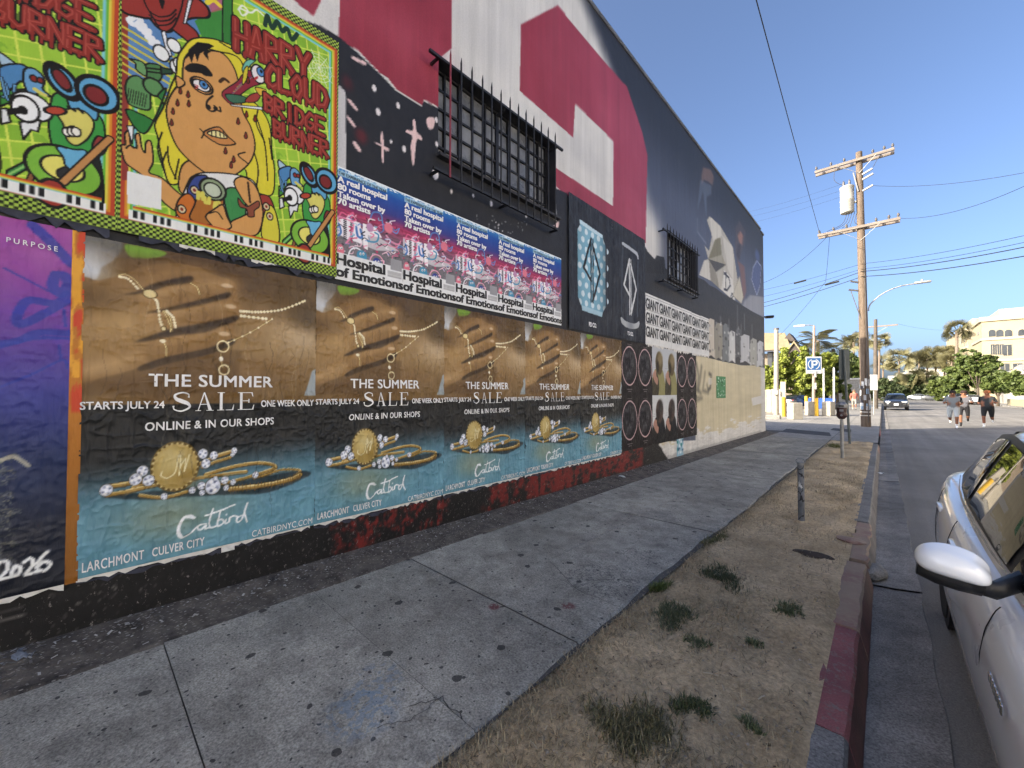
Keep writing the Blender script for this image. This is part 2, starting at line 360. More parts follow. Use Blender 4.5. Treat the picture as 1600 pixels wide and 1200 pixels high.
kerb_stone(-4, .6, M_kerb, M_kfd); kerb_stone(.6, 2.24, M_kerb, M_kface, .005); kerb_stone(2.24, 3.3, M_kred, M_kface, .006)
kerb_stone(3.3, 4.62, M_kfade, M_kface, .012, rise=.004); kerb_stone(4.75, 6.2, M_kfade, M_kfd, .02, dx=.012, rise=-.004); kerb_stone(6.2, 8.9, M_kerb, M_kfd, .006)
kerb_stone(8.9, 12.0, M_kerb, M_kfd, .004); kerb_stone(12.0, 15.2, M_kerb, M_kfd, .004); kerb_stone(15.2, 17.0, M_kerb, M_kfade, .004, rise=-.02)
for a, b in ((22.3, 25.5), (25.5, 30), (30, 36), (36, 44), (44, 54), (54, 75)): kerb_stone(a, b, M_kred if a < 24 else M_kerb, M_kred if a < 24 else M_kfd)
# gutter slabs
gut = S(O('gutter', None))
ge = [-4, .9, 2.9, 4.66, 6.3, 8.2, 10.5, 13, 16, 19, 22.3, 26, 32, 40, 52, 75]
for i in range(len(ge)-1):
    y0, y1 = ge[i]+.005, ge[i+1]-.005; n = max(2, int((y1-y0)/.15)); v = []; f = []; oz = (0, .012, -.006, .016, .004)[i % 5]
    for q in range(n+1):
        y = y0+(y1-y0)*q/n; z = zr(y); v += [(-.10, y, z-.02+oz*.4), (.05, y, z-.012+oz*.6), (.205+.006*math.sin(y*7), y, z+.012+oz*.4), (.212, y, z-.03)]
        if q:
            for j in range(3): a = (q-1)*4+j; f.append((a, a+1, a+5, a+4))
    m = MB(); m.add(v, f); m.obj('gutter_slab', M_gut, gut, fix=False)
S(strip('gutter_bed', np.array([-.12, .215]), np.array([-4, 25, 75]), lambda x, y: zr(y)-.045, M_joint))
# broken lump of concrete in the gutter, dirt around it
def lump(name, loc, size, m, seed, flat=.35, parent=None):
    bm = bmesh.new(); bmesh.ops.create_icosphere(bm, subdivisions=3, radius=1); g = np.random.default_rng(seed); d = [Vector(g.normal(size=3)).normalized() for _ in range(14)]
    for v in bm.verts:
        s_ = 1.
        for q in d: s_ = min(s_, .78/max(.4, v.co.normalized().dot(q))) if v.co.normalized().dot(q) > .6 else s_
        v.co = Vector((v.co.x*size[0]*s_, v.co.y*size[1]*s_, v.co.z*size[2]*s_))
    me = bpy.data.meshes.new(name); bm.to_mesh(me); bm.free(); me.materials.append(m); o = O(name, me, parent); o.location = loc; return o
p = GP(1362, 893, -.12)
T(lump('broken_kerb_chunk', (p.x, p.y, zr(p.y)+.03), (.11, .2, .075), M_kerb, 4), 'broken chunk of grey concrete lying in the gutter against the kerb', 'rubble')
p = GP(1270, 868); T(lump('exposed_root', (p.x, p.y, zg(p.y)+.005), (.16, .07, .03), mat('root_bark', (.05, .038, .03), .95, .3, 8, .5, 60), 9), 'dark gnarled root poking out of the bare soil strip', 'root')
p = GP(1330, 845); T(lump('buried_kerb_piece', (p.x, p.y, zg(p.y)+.005), (.14, .12, .025), M_kfade, 12), 'flat slab of broken kerb half buried at the soil edge', 'rubble')
# ================================================================== painter: flat print and wall paint as vertex colours on fine sheets
def hexc(c): return np.array([int(c[i:i+2], 16)/255 for i in (0, 2, 4)]) if isinstance(c, str) else np.array(c, float)
def smooth_closed(p, n=6, closed=True):
    p = [np.array(q, float) for q in p]; N = len(p); out = []
    for i in range(N if closed else N-1):
        a, b, c, d_ = (p[(i-1) % N], p[i], p[(i+1) % N], p[(i+2) % N]) if closed else (p[max(i-1, 0)], p[i], p[i+1], p[min(i+2, N-1)])
        for t in np.arange(n)/n: out.append(.5*((2*b)+(c-a)*t+(2*a-5*b+4*c-d_)*t*t+(3*b-a-3*c+d_)*t**3))
    if not closed: out.append(p[-1])
    return out
class Cv:
    def __init__(s, a, b, mp=None, bgc='ffffff'):                    # a, b: sample coordinates along the wall and up; mp: photo pixel -> (a, b)
        s.a0, s.b0 = np.asarray(a, float), np.asarray(b, float)
        def up(v):
            d = np.gradient(v); return np.stack([v-d/4, v+d/4], 1).ravel()
        s.a, s.b = up(s.a0), up(s.b0); s.mp = mp or (lambda x, y: (x, y))
        s.C = np.zeros((len(s.b), len(s.a), 3)); s.C[:] = hexc(bgc)
    def P(s, pts): return np.array([s.mp(*p) for p in pts])
    def sl(s, lo, hi):
        i0, i1 = np.searchsorted(s.a, lo[0]), np.searchsorted(s.a, hi[0]); j0, j1 = np.searchsorted(s.b, lo[1]), np.searchsorted(s.b, hi[1])
        return slice(max(j0-1, 0), j1+1), slice(max(i0-1, 0), i1+1)
    def blend(s, jj, ii, m, col):
        if m.size == 0: return
        c = hexc(col) if not (hasattr(col, 'shape') and col.ndim == 3) else col
        s.C[jj, ii] += (c-s.C[jj, ii])*m[..., None]
    def mask(s, q, jj, ii):
        x, y = s.a[ii][None], s.b[jj][:, None]; m = np.zeros((y.shape[0], x.shape[1]), bool)
        for (x0, y0), (x1, y1) in zip(q, np.roll(q, -1, 0)):
            if y0 == y1: continue
            m ^= ((y0 > y) != (y1 > y)) & (x < (x1-x0)*(y-y0)/(y1-y0)+x0)
        return m
    def poly(s, pts, col, al=1., sm=False, line=None, lw=.006, raw=False, soft=0):
        if sm: pts = smooth_closed(pts)
        q = np.array(pts, float) if raw else s.P(pts); pad = np.array([.02, .02])*(1+soft); jj, ii = s.sl(q.min(0)-pad, q.max(0)+pad); m = s.mask(q, jj, ii).astype(float)
        for _ in range(soft):
            for ax in (0, 1): m = (np.roll(m, 1, ax)+np.roll(m, -1, ax)+2*m)/4
        s.blend(jj, ii, m*al, col)
        if line: s.stroke(list(q)+[q[0]], lw, line, raw=True)
    def stroke(s, pts, wd, col, al=1., raw=False, sm=False, soft=.0):
        if sm: pts = smooth_closed(pts, 5, False)
        q = np.array(pts, float) if raw else s.P(pts); h = wd/2+soft
        lo, hi = q.min(0)-h, q.max(0)+h; jj, ii = s.sl(lo, hi); m = np.zeros((len(s.b[jj]), len(s.a[ii])))
        j0, i0 = jj.start, ii.start
        for k in range(len(q)-1):
            p0, p1 = q[k], q[k+1]; a_, b_ = s.sl(np.minimum(p0, p1)-h, np.maximum(p0, p1)+h); x, y = s.a[b_][None], s.b[a_][:, None]
            d = p1-p0; L = d@d+1e-12; t = np.clip(((x-p0[0])*d[0]+(y-p0[1])*d[1])/L, 0, 1); ds = np.hypot(x-p0[0]-t*d[0], y-p0[1]-t*d[1])
            v = (ds < wd/2).astype(float) if not soft else np.clip((h-ds)/(2*soft), 0, 1)
            sub = m[a_.start-j0:a_.start-j0+v.shape[0], b_.start-i0:b_.start-i0+v.shape[1]]; np.maximum(sub, v[:sub.shape[0], :sub.shape[1]], out=sub)
        s.blend(jj, ii, m*al, col)
    def ell(s, c, r, col, al=1., rot=0., soft=.0, raw=False, line=None, lw=.006):
        c = np.array(c, float) if raw else np.array(s.mp(*c)); R_ = max(r)*(1+soft)+.01; jj, ii = s.sl(c-R_, c+R_); x, y = s.a[ii][None]-c[0], s.b[jj][:, None]-c[1]
        cs, sn = math.cos(rot), math.sin(rot); u, v = (x*cs+y*sn)/r[0], (-x*sn+y*cs)/r[1]; d = np.sqrt(u*u+v*v)
        m = (d < 1).astype(float) if not soft else np.clip((1+soft-d)/(2*soft), 0, 1)
        if soft: m = m*m*(3-2*m)
        s.blend(jj, ii, m*al, col)
        if line: s.blend(jj, ii, (np.abs(d-1)*min(r) < lw/2).astype(float), line)
    def cols(s):
        c = np.clip(s.C, 0, 1); c = c.reshape(len(s.b0), 2, len(s.a0), 2, 3).mean((1, 3)); return np.where(c > .04045, ((c+.055)/1.055)**2.4, c/12.92)
# ================================================================== the painted building
Y0, Y1, ZT = -12., 18.9, 7.95
bld = thing('painted_building', (0, 0, 0), 'long two-storey stucco building with red, white and slate mural above a wall of posters', 'building')
win = [(2.60, 4.74, 4.03, 5.13), (8.93, 10.86, 4.02, 5.12)]
ys = [Y0, -6, -3, -1, -.2]
while ys[-1] < Y1: zz = ys[-1]*_c-WX*_s; ys.append(ys[-1]+max(.0115, .0006*zz*zz))
ys = ys[:-1]+[Y1]
for a in win: ys += [a[0], a[1]]
ys = np.unique(np.round(ys, 4)); ys = ys[np.r_[True, np.diff(ys) > .004]]
zs = np.r_[np.arange(-.35, 5.5, .015), np.arange(5.5, ZT, .03), ZT]
for a in win: zs = np.r_[zs, a[2], a[3]]
zs = np.unique(np.round(zs, 4)); keep = [0]
for i in range(1, len(zs)):
    if zs[i]-zs[keep[-1]] > .006: keep.append(i)
    elif any(abs(zs[i]-q) < 1e-4 for a in win for q in a[2:]): keep[-1] = i
zs = zs[keep]
cv = Cv(ys, zs, WP, '42485a'); C = cv.C; YY, ZZ = np.meshgrid(cv.a, cv.b)
nz1 = snoise(C.shape[:2], 60, 1); nz2 = snoise(C.shape[:2], 14, 2); nz3 = snoise(C.shape[:2], 4, 3, 3)
def soft_at(lo, hi, v): t = np.clip((v-lo)/(hi-lo), 0, 1); return t*t*(3-2*t)
# slate field: darker above, white haze by the red letter's right edge
C[:] = hexc('4d5468')*(1-.5*soft_at(5.6, 7.6, ZZ))[..., None]+hexc('8d93a0')*(.18*soft_at(14, 18.5, YY)*soft_at(6.2, 3.2, ZZ))[..., None]
def lerpc(m, col): C[:] += (hexc(col)-C)*m[..., None]
# white field on the left, fading into slate along a slanted edge
edge = np.interp(ZZ, [4., 4.8, 5.6, 6.3, 6.9, 7.4, 7.95], [8.15, 8.0, 7.6, 7.2, 6.75, 6.0, 5.2])
lerpc(np.clip(soft_at(.75, -.35, YY-edge-.4*(nz1-.5))+0, 0, 1)*(.93+.07*nz2), 'dcd9d2')
lerpc(.95*np.exp(-((YY-8.1)/.55)**2)*soft_at(5.7, 4.6, ZZ)*soft_at(3.2, 3.8, ZZ)*soft_at(7.6, 7.9, YY), 'd9d6cf')
for (p, rr, al) in (((760, 60), (.5, .25), .25), ((905, 235), (.35, .2), .3), ((935, 265), (.3, .35), .25), ((790, 20), (.5, .3), .2), ((520, 30), (.2, .2), .15)): cv.ell(p, rr, 'a9a9ac', al, soft=.9)
RED = '973443'
red1 = [(531.4, -330), (531, 0), (529, 62), (543, 70), (558, 77), (577, 97), (594, 114), (606, 122), (621, 141), (640, 153), (660, 165), (662, 155), (688, 169), (689, 89), (705.5, 76), (706.5, -330)]
red2 = [(814, 38), (871.5, 8.3), (933, 83), (979.5, 135.7), (1003, 205), (1011.5, 242), (1009, 380), (888, 310), (869, 291), (868.4, 262), (957.9, 322), (958.5, 220.5), (898.7, 162), (895.6, 215), (812, 142)]
cv.poly(red1, RED); cv.poly(red2, RED); cv.poly([(440, -200), (531, -200), (531, -60), (490, 25), (470, 10), (440, -20)], RED)
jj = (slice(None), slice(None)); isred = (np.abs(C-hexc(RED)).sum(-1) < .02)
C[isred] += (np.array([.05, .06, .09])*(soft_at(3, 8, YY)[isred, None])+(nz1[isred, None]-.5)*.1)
cv.ell((640, 60), (.45, .3), 'b8465a', .25, soft=.9)
# figure on the right of the mural: grey angular shirt, raised arm, face, blue cap
q6 = lambda x, y: (860+x/3.333, 200+y/3.333)
g = lambda L: [q6(*p) for p in L]
cv.poly(g([(795, 205), (835, 215), (852, 255), (845, 300), (822, 280), (800, 270), (788, 300), (785, 250)]), '8a6a5c', .7, soft=2)
cv.poly(g([(780, 270), (840, 300), (838, 345), (812, 360), (815, 480), (806, 420), (795, 330), (765, 430)]), '6a7486', .55, soft=2)
cv.stroke(g([(765, 470), (765, 540), (810, 600)]), .05, '8d95a4', .6, soft=.03)
cv.poly(g([(965, 520), (985, 480), (1018, 545), (1012, 600), (990, 660), (975, 720), (962, 640)]), '5a4a4c', .6, soft=2)
cv.poly(g([(975, 560), (990, 535), (1003, 560), (998, 610), (985, 600)]), '9c7160', .9, soft=2); cv.poly(g([(975, 610), (992, 600), (985, 690), (968, 660)]), '2b2a33', .7, soft=2)
cv.poly(g([(975, 690), (1010, 720), (1020, 850), (1005, 900), (990, 760)]), '8a5a4e', .7, soft=3)
cv.poly(g([(830, 460), (885, 510), (920, 570), (950, 620), (962, 700), (975, 790), (960, 905), (880, 835), (835, 795), (775, 765), (800, 690), (822, 682), (803, 612), (826, 640), (842, 560), (815, 480)]), 'b9b3a4')
cv.poly(g([(830, 460), (885, 510), (895, 560), (850, 590), (840, 560)]), 'cdc8ba'); cv.poly(g([(858, 580), (885, 570), (892, 660), (822, 682)]), '7d775c')
cv.poly(g([(822, 682), (915, 712), (862, 750)]), '4a4842'); cv.poly(g([(822, 682), (915, 712), (892, 660)]), 'a39c88'); cv.poly(g([(895, 560), (950, 620), (955, 800), (925, 740)]), 'cfcabd')
cv.poly(g([(825, 690), (862, 750), (880, 835), (835, 795)]), '8f897a'); cv.poly(g([(775, 765), (800, 690), (825, 690), (835, 795)]), 'cbc6b9')
cv.poly(g([(905, 740), (950, 790), (962, 905), (890, 840)]), 'd8d5cc')
cv.stroke(g([(905, 760), (915, 755), (912, 840), (905, 840), (920, 845), (937, 820), (930, 780), (905, 755)]), .07, '1d2230'); cv.stroke(g([(946, 860), (940, 880), (946, 890), (952, 872), (946, 860)]), .05, '1d2230')
cv.poly(g([(985, 770), (1005, 880), (995, 915), (950, 872)]), 'c4bda9', line='8a8474', lw=.03)
cv.poly(g([(1048, 790), (1055, 730), (1075, 690), (1097, 720), (1092, 820), (1075, 870)]), '4a5680', .9, line='aab1c4', lw=.05, soft=1); cv.ell(q6(1078, 665), (.35, .22), '4a5a8a', .8, soft=.5)
cv.poly(g([(1010, 900), (1040, 870), (1110, 880), (1115, 985), (1060, 960), (1000, 925)]), 'b6b4b2', .6, soft=4)
# black over-paint in the lower half, ragged top
blk = [(440, 20), (500, 40), (528, 56), (556, 80), (577, 100), (594, 116), (620, 143), (659, 167), (662, 158), (689, 171), (689, 240), (870, 345), (868, 294), (886, 302), (900, 330), (1008, 385), (1012, 393), (1023, 405), (1026, 399), (1038, 402), (1040, 420), (1092, 434), (1101, 438), (1109, 446), (1118, 450), (1130, 459), (1146, 468), (1160, 477), (1176, 487), (1194.5, 497), (1200, 575), (1140, 568), (1088, 560), (1043, 735), (700, 850), (0, 1100), (0, 20)]
cv.poly(blk, '1e1f24'); isb = np.abs(C-hexc('1e1f24')).sum(-1) < .02
C[isb] += ((nz2-.5)[isb, None]*.05)
cv.poly(g([(500, 640), (545, 690), (590, 680), (592, 760), (500, 755)]), '0e0e10', .8)
cv.poly([(526, 133), (531, 134), (540, 144), (541, 270), (526, 266)], 'c9c8c8')
PK = 'e8c9c6'
q5 = lambda x, y: (520+x/3.243, y/3.243)
for L in ([(405, 610), (418, 612), (425, 665), (448, 690), (450, 712), (425, 712), (412, 830), (402, 825), (395, 740), (402, 690), (370, 668), (378, 658), (405, 660)], [(475, 605), (490, 593), (515, 600), (512, 645), (490, 655), (475, 625)], [(245, 668), (256, 690), (258, 815), (249, 815), (247, 745), (243, 720)], [(200, 715), (245, 733), (288, 758), (270, 765), (245, 742)], [(72, 502), (95, 512), (127, 555), (112, 556)], [(68, 590), (85, 595), (117, 640), (103, 640)], [(100, 720), (118, 722), (145, 765), (125, 762)], [(100, 285), (165, 315), (163, 330), (100, 298)], [(1115, 1150), (1145, 1122), (1140, 1155)]): cv.poly([q5(*p) for p in L], PK, sm=True)
for x, y, r in ((210, 447, .028), (230, 567, .03), (331, 535, .026), (361, 755, .028), (295, 717, .016), (525, 608, .025), (527, 730, .025), (520, 882, .05), (601, 970, .022), (712, 992, .018), (803, 1032, .028), (980, 1097, .02)): cv.ell(q5(x, y), (r*.8, r*1.2), 'e9e3e2')
for i in range(70): cv.ell((random.gauss(745, 45), random.gauss(358, 9)), (random.uniform(.004, .016), random.uniform(.003, .01)), 'cfcccb')
for x, y in ((75, 420), (140, 690), (150, 690)): cv.ell(q5(x, y), (.05, .06), '6d1a20', .5, soft=.8)
cv.poly([q5(*p) for p in ((1095, 800), (1130, 720), (1130, 1080), (1090, 1070))], '5a1422', .8)
# black flaking base with red scrapings under the posters
bb = soft_at(.55, .3, ZZ)*soft_at(9.2, 8.9, YY)
C[:] = np.where((bb > .5)[..., None], hexc('131213')+((nz2-.5)*.06+(nz3-.5)*.05)[..., None], C)
for (a, b, dens) in ((1.5, 2.75, .60), (3.3, 4.1, .58), (4.1, 7.6, .53)):
    env = soft_at(a-.15, a+.1, YY)*soft_at(b+.15, b-.1, YY)*soft_at(-.12, .1, ZZ+.0085*YY)*soft_at(.5, .34, ZZ)
    lerpc(np.clip((nz2*.45+nz3*.3+snoise(C.shape[:2], (5, 50), 8)*.25+.22*env-dens-.09)*9, 0, 1)*env*.95, '7c201c')
lerpc(np.clip((snoise(C.shape[:2], (4, 2), 21, 3)-.80)*16, 0, 1)*soft_at(.5, .3, ZZ)*soft_at(9, 8.8, YY), 'b9b3aa')
# cream lower wall at the far end with a peeling white foot
cream = [(1087, 500), (1087, 553), (1110, 560), (1135, 566), (1160, 571), (1180, 571), (1200, 577), (1200, 690), (1044, 735), (1043, 716), (1036, 706), (1034, 700), (1029, 695), (1032, 690), (1087, 688)]
cv.poly(cream, 'd3c7a5'); isc = np.abs(C-hexc('d3c7a5')).sum(-1) < .02; C[isc] += ((nz1-.5)*.1+(nz2-.5)*.06)[isc, None]
foot = isc & (ZZ < .42+.0*YY+(nz2-.5)*.75+(nz3-.5)*.25); C[foot] = hexc('dedbd4')+((nz3-.5)*.16)[foot, None]
isd = isc & (ZZ < .12-.0085*YY+(nz3-.5)*.12); C[isd] *= .82
pil = isc & (YY > 18.15+(nz3-.5)*.15); C[pil] = hexc('d8d5cf')+((nz2-.5)*.1)[pil, None]
cv.poly([(1174, 622), (1190, 618), (1191, 630), (1176, 634)], 'dcdad4')
q7 = lambda x, y: (940+x/4.614, 480+y/4.614)
for L, w_ in (([(685, 410), (700, 500), (690, 590), (715, 620)], .09), ([(720, 430), (708, 540), (695, 600)], .1), ([(745, 470), (730, 600), (770, 615), (760, 560)], .08), ([(680, 650), (725, 655), (690, 670)], .06)): cv.stroke([q7(*p) for p in L], w_, '55524a', .75, soft=.06)
for L, w_ in (([(775, 480), (790, 490), (785, 580), (770, 595)], .1),): cv.stroke([q7(*p) for p in L], w_, '3e3c38', .8, soft=.04)
cv.poly([q7(*p) for p in ((770, 510), (795, 512), (792, 560), (770, 555))], 'd6d2c8', .8)
# torn sheets and white plaster streaks over the black at the far end
for i, (x0, x1, t, b, cc) in enumerate(((1105, 1117, 497, 558, 'cdc3b2'), (1117, 1129, 504, 562, '8f8a7c'), (1129, 1139, 505, 566, '6f7476'), (1139, 1149, 516, 566, 'c9cac8'), (1149, 1158, 512, 560, '4c4e52'), (1157, 1172, 522, 567, 'bdbec0'), (1172, 1183, 528, 572, 'a4a49c'), (1183, 1193, 532, 574, 'c2c3c6'))):
    cv.poly([(x0, b), (x0+.4, t+4), (x0+(x1-x0)*.4, t), (x1-.5, t+3), (x1, b+2), (x0+(x1-x0)*.5, b-3)], cc)
    for k_ in range(9): cv.ell((random.uniform(x0, x1), random.uniform(t, b)), (random.uniform(.03, .12), random.uniform(.02, .07)), ('2a2b2e', 'e2e0da', '9a9a98')[k_ % 3], .7, soft=.3)
for x, t, b in ((1126, 496, 520), (1139, 500, 530), (1152, 478, 520), (1163, 492, 515), (1175, 508, 530), (1158, 508, 530)): cv.stroke([(x, t), (x+.5, b)], .06, '9c9ea2', .8, soft=.05)
# stucco soot and sun-bleached streaks
C *= (1-.07*(snoise(C.shape[:2], (8, 90), 31)-.4))[..., None]
m = np.ones((len(zs)-1, len(ys)-1), bool); yc, zc = (ys[:-1]+ys[1:])/2, (zs[:-1]+zs[1:])/2
for a in win: m &= ~((zc[:, None] > a[2]) & (zc[:, None] < a[3]) & (yc[None] > a[0]) & (yc[None] < a[1]))
gy, gz = np.meshgrid(ys, zs); P = np.stack([np.full_like(gy, WX), gy, gz], -1)
k = NT('painted_stucco'); at = k.n('ShaderNodeVertexColor'); at.layer_name = 'Col'
wc = k.mix(1., at.outputs[0], k.ramp(k.noise(60., 5, .7), [(.3, .86), (.7, 1.06)]), 'MULTIPLY')
sx = k.n('ShaderNodeSeparateXYZ'); k.l(k.co, sx.inputs[0]); lowm = k.math('MULTIPLY', k.math('LESS_THAN', sx.outputs[2], .37), k.math('LESS_THAN', sx.outputs[1], 8.9))
fl1 = k.ramp(k.noise(34., 6, .8, vec=k.scale((1, 1, .7))), [(.6, 0.), (.64, 1.)]); wc = k.mix(k.math('MULTIPLY', k.math('MULTIPLY', fl1, lowm), .75), wc, (.3, .28, .26))
fl2 = k.ramp(k.noise(20., 6, .8, vec=k.scale((1, 1, .25))), [(.56, 0.), (.62, 1.)]); wc = k.mix(k.math('MULTIPLY', k.math('MULTIPLY', fl2, lowm), .6), wc, (.012, .011, .011))
# rain streaks over the whole face
st = k.ramp(k.noise(1.6, 5, .7, vec=k.scale((1, 3.2, .12))), [(.3, .8), (.62, 1.)]); wc = k.mix(1., wc, st, 'MULTIPLY')
k.base(wc); k.set(.62, spec=.35)
b = k.bump(k.noise(85., 4, .7), .45, .006); k.bump(k.noise(6., 4), .25, .03, b); M_wall = k.m
O('street_wall', grid_mesh('street_wall', P, M_wall, m, cv.cols(), smooth=False), bld)
M_side = mat('side_stucco', (.28, .27, .25), .85, .15, 3, .3, 70)
mb = MB(); T0 = .02
mb.box((WX-1.45, (Y0+Y1)/2, ZT/2-.2-T0), (2.4, Y1-Y0-.02, ZT+.3)); mb.obj('parapet_shade_block', M_side, bld)  # unseen bulk, its depth shaped to cast the shadow edge on the road
mb = MB(); mb.box((-13.2, (Y0+Y1)/2, 1.9), (14.4, Y1-Y0-.04, 4.6)); mb.obj('low_shade_block', M_side, bld)  # unseen bulk, kept low so its shadow leaves the lot sunlit
mb = MB(); mb.cbox((WX-.2, (Y0+Y1-.5)/2, ZT+.03), (.46, Y1-Y0-.5, .07), .012); mb.cbox((WX-.2, Y1-.2, ZT-.05), (.46, .5, .08), .012); mb.obj('coping', mat('coping_metal', (.10, .105, .12), .6, .2, 3), bld)
mb = MB(); 
for s_ in (0, 1): pass
M_black = mat('black_iron', (.012, .012, .014), .5, .3, 20, .2, 90)
k = NT('dusty_window_glass'); c = k.mix(k.ramp(k.noise(2.6, 6, .65), [(.3, 0.), (.72, 1.)]), (.07, .074, .08), (.25, .255, .26)); c = k.mix(k.ramp(k.noise(22., 5, .7), [(.55, 0.), (.8, .35)]), c, (.3, .3, .29)); k.base(c); k.set(k.ramp(k.noise(6., 5), [(.3, .18), (.7, .5)]), spec=.5); M_wglass = k.m
M_redbar = mat('red_painted_iron', (.22, .035, .05), .55, .2, 12, .2, 90)
def window(a, ncol, nrow, thick, grille, gx, nb, redfirst=False):
    y0, y1, z0, z1 = a; dp = .2
    wn = thing('window', (0, 0, 0), '', ''); del wn['label']; del wn['category']; wn.parent = bld
    mb = MB(); X0, X1 = WX-dp, WX
    mb.add([(X1, y0, z0), (X1, y1, z0), (X1, y1, z1), (X1, y0, z1), (X0, y0, z0), (X0, y1, z0), (X0, y1, z1), (X0, y0, z1)], [(0, 1, 5, 4), (1, 2, 6, 5), (2, 3, 7, 6), (3, 0, 4, 7)])
    mb.obj('reveal', mat('reveal_paint', (.02, .02, .024), .7, .3, 6), wn, fix=False)
    mb = MB(); mb.box((X0-.03, (y0+y1)/2, (z0+z1)/2), (.02, y1-y0, z1-z0)); mb.obj('dark_backing', mat('dark_interior', (.02, .02, .022), .9), wn)  # dark sheet standing in for the unlit room behind the panes
    cw, rh = (y1-y0)/ncol, (z1-z0)/nrow
    for i in range(ncol+1):
        wd = .05 if i % thick == 0 else .022; yy = min(max(y0+i*cw, y0+wd/2), y1-wd/2)
        mb = MB(); mb.box((X0+.02, yy, (z0+z1)/2), (.04, wd, z1-z0)); mb.obj('mullion', M_black, wn)
    for j in range(nrow+1):
        zz = min(max(z0+j*rh, z0+.013), z1-.013); mb = MB(); mb.box((X0+.018, (y0+y1)/2, zz), (.03, y1-y0-.05, .026)); mb.obj('muntin', M_black, wn)
    for i in range(ncol):
        for j in range(nrow):
            mb = MB(); t = random.uniform(-.012, .012); t2 = random.uniform(-.008, .008); ya, yb, za, zb = y0+i*cw+.01, y0+(i+1)*cw-.01, z0+j*rh+.012, z0+(j+1)*rh-.012
            mb.add([(X0+.006+t*0, ya, za), (X0+.006+t, yb, za), (X0+.006+t+t2, yb, zb), (X0+.006+t2, ya, zb)], [(0, 1, 2, 3)]); mb.obj('pane', M_wglass, wn, fix=False)
    mb = MB(); mb.box((WX+.02, (y0+y1)/2, z0-.02), (.1, y1-y0+.06, .035)); mb.obj('sill', mat('sill_paint', (.03, .03, .034), .7, .3, 6), wn)
    gr = O('security_grille', None, bld); (ga, gb, gt, gbt) = grille
    r0 = [WP(*p, x=gx) for p in gt]; r1 = [WP(*p, x=gx) for p in gbt]
    (ya, za), (yb, zb) = r0; (yc_, zc_), (yd, zd) = r1; ZTg = (za+zb)/2; ZBg = (zc_+zd)/2
    for (p, q, zz) in ((ya, yb, ZTg), (yc_, yd, ZBg)): mb = MB(); mb.box((gx, (p+q)/2, zz), (.03, q-p, .028)); mb.obj('rail', M_black, gr)
    for yy in (min(ya, yc_)+.12, max(yb, yd)-.12, (ya+yb)/2):
        for zz in (ZTg, ZBg): mb = MB(); mb.box(((gx+WX)/2-.02, yy, zz), (gx-WX+.04, .025, .025)); mb.obj('bracket', M_black, gr)
    for i in range(nb):
        yy = ga+(gb-ga)*i/(nb-1); t = random.uniform(-.006, .006); hi = ZTg+.16
        mb = MB(); mb.tube([(gx+.016, yy, ZBg-.03), (gx+.016, yy+t, ZTg), (gx+.016, yy+t, hi-.06), (gx+.02, yy+t, hi)], [.0105, .0105, .0105, .002], 6); mb.obj('bar', M_redbar if (redfirst and i == 0) else M_black, gr)
window(win[0], 10, 5, 5, (WP(702, 200, -3.36)[0], WP(866, 300, -3.36)[0], ((671, 74), (879, 238)), ((677, 263), (870, 357))), -3.36, 13, True)
window(win[1], 8, 5, 4, (WP(1042, 400, -3.36)[0], WP(1089, 420, -3.36)[0], ((1036, 357), (1093, 399)), ((1036, 433), (1091, 468))), -3.36, 12)
# small flood lamp on the far corner
fl = thing('flood_lamp', (-3.42, 19.05, 4.52), 'small dark flood lamp sticking out from the far top corner of the painted wall', 'lamp')
mb = MB(); mb.box((-.05, -.08, 0), (.05, .2, .05)); mb.obj('arm', M_black, fl); mb = MB(); mb.cbox((.06, .12, .02), (.3, .24, .09), .02, rz=.3); mb.obj('lamp_head', M_black, fl)
# ================================================================== pasted posters
PW, PH = 1.337, 2.045
def paper(name, rough=.5, spec=.4):
    k = NT(name); at = k.n('ShaderNodeVertexColor'); at.layer_name = 'Col'
    k.base(k.mix(1., at.outputs[0], k.ramp(k.noise(7., 6, .7), [(.3, .9), (.65, 1.)]), 'MULTIPLY')); k.set(k.ramp(k.noise(5., 4), [(.3, rough-.08), (.7, rough+.15)]), spec=spec)
    b = k.bump(k.noise(16., 6, .65, vec=k.scale((1, 1.6, .35))), .5, .015); k.bump(k.noise(45., 4, .6), .12, .006, b); return k.m
M_paper = paper('poster_paper'); M_matte = paper('matte_paper', .65, .25)
def wrinkle(ny, nx, seed, amp, cell=12):
    r = 1-np.abs(2*snoise((ny, nx), (cell*.7, cell*5), seed, 3)-1); r2 = 1-np.abs(2*snoise((ny, nx), cell*2.2, seed+1, 4, .6)-1)
    r3 = 1-np.abs(2*snoise((ny, nx), (cell*2.5, cell*1.1), seed+2, 3)-1)
    h = amp*(r**7*1.0+r2**8*.9+r3**10*.6+.35*snoise((ny, nx), cell*3, seed+5)); h[:2] = np.minimum(h[:2], amp*.2); return h
HF = [None]
def sheet(name, cv, m, seed, amp, parent=None, cell=12, cols=None):
    gy, gz = np.meshgrid(cv.a0, cv.b0); H = wrinkle(*gy.shape, seed, amp, cell); P = np.stack([H, gy, gz], -1); Hm = H.copy()
    for _ in range(3):
        for ax_ in (0, 1): Hm = np.maximum(Hm, np.maximum(np.roll(Hm, 1, ax_), np.roll(Hm, -1, ax_)))
    HF[0] = (Hm, cv.a0, cv.b0)
    return grid_mesh(name, P, m, cols=cv.cols() if cols is None else cols)
def canvas(w_, h_, nx, ny, mp=None, bgc='ffffff'): return Cv(np.linspace(0, w_, nx), np.linspace(0, h_, ny), mp, bgc)
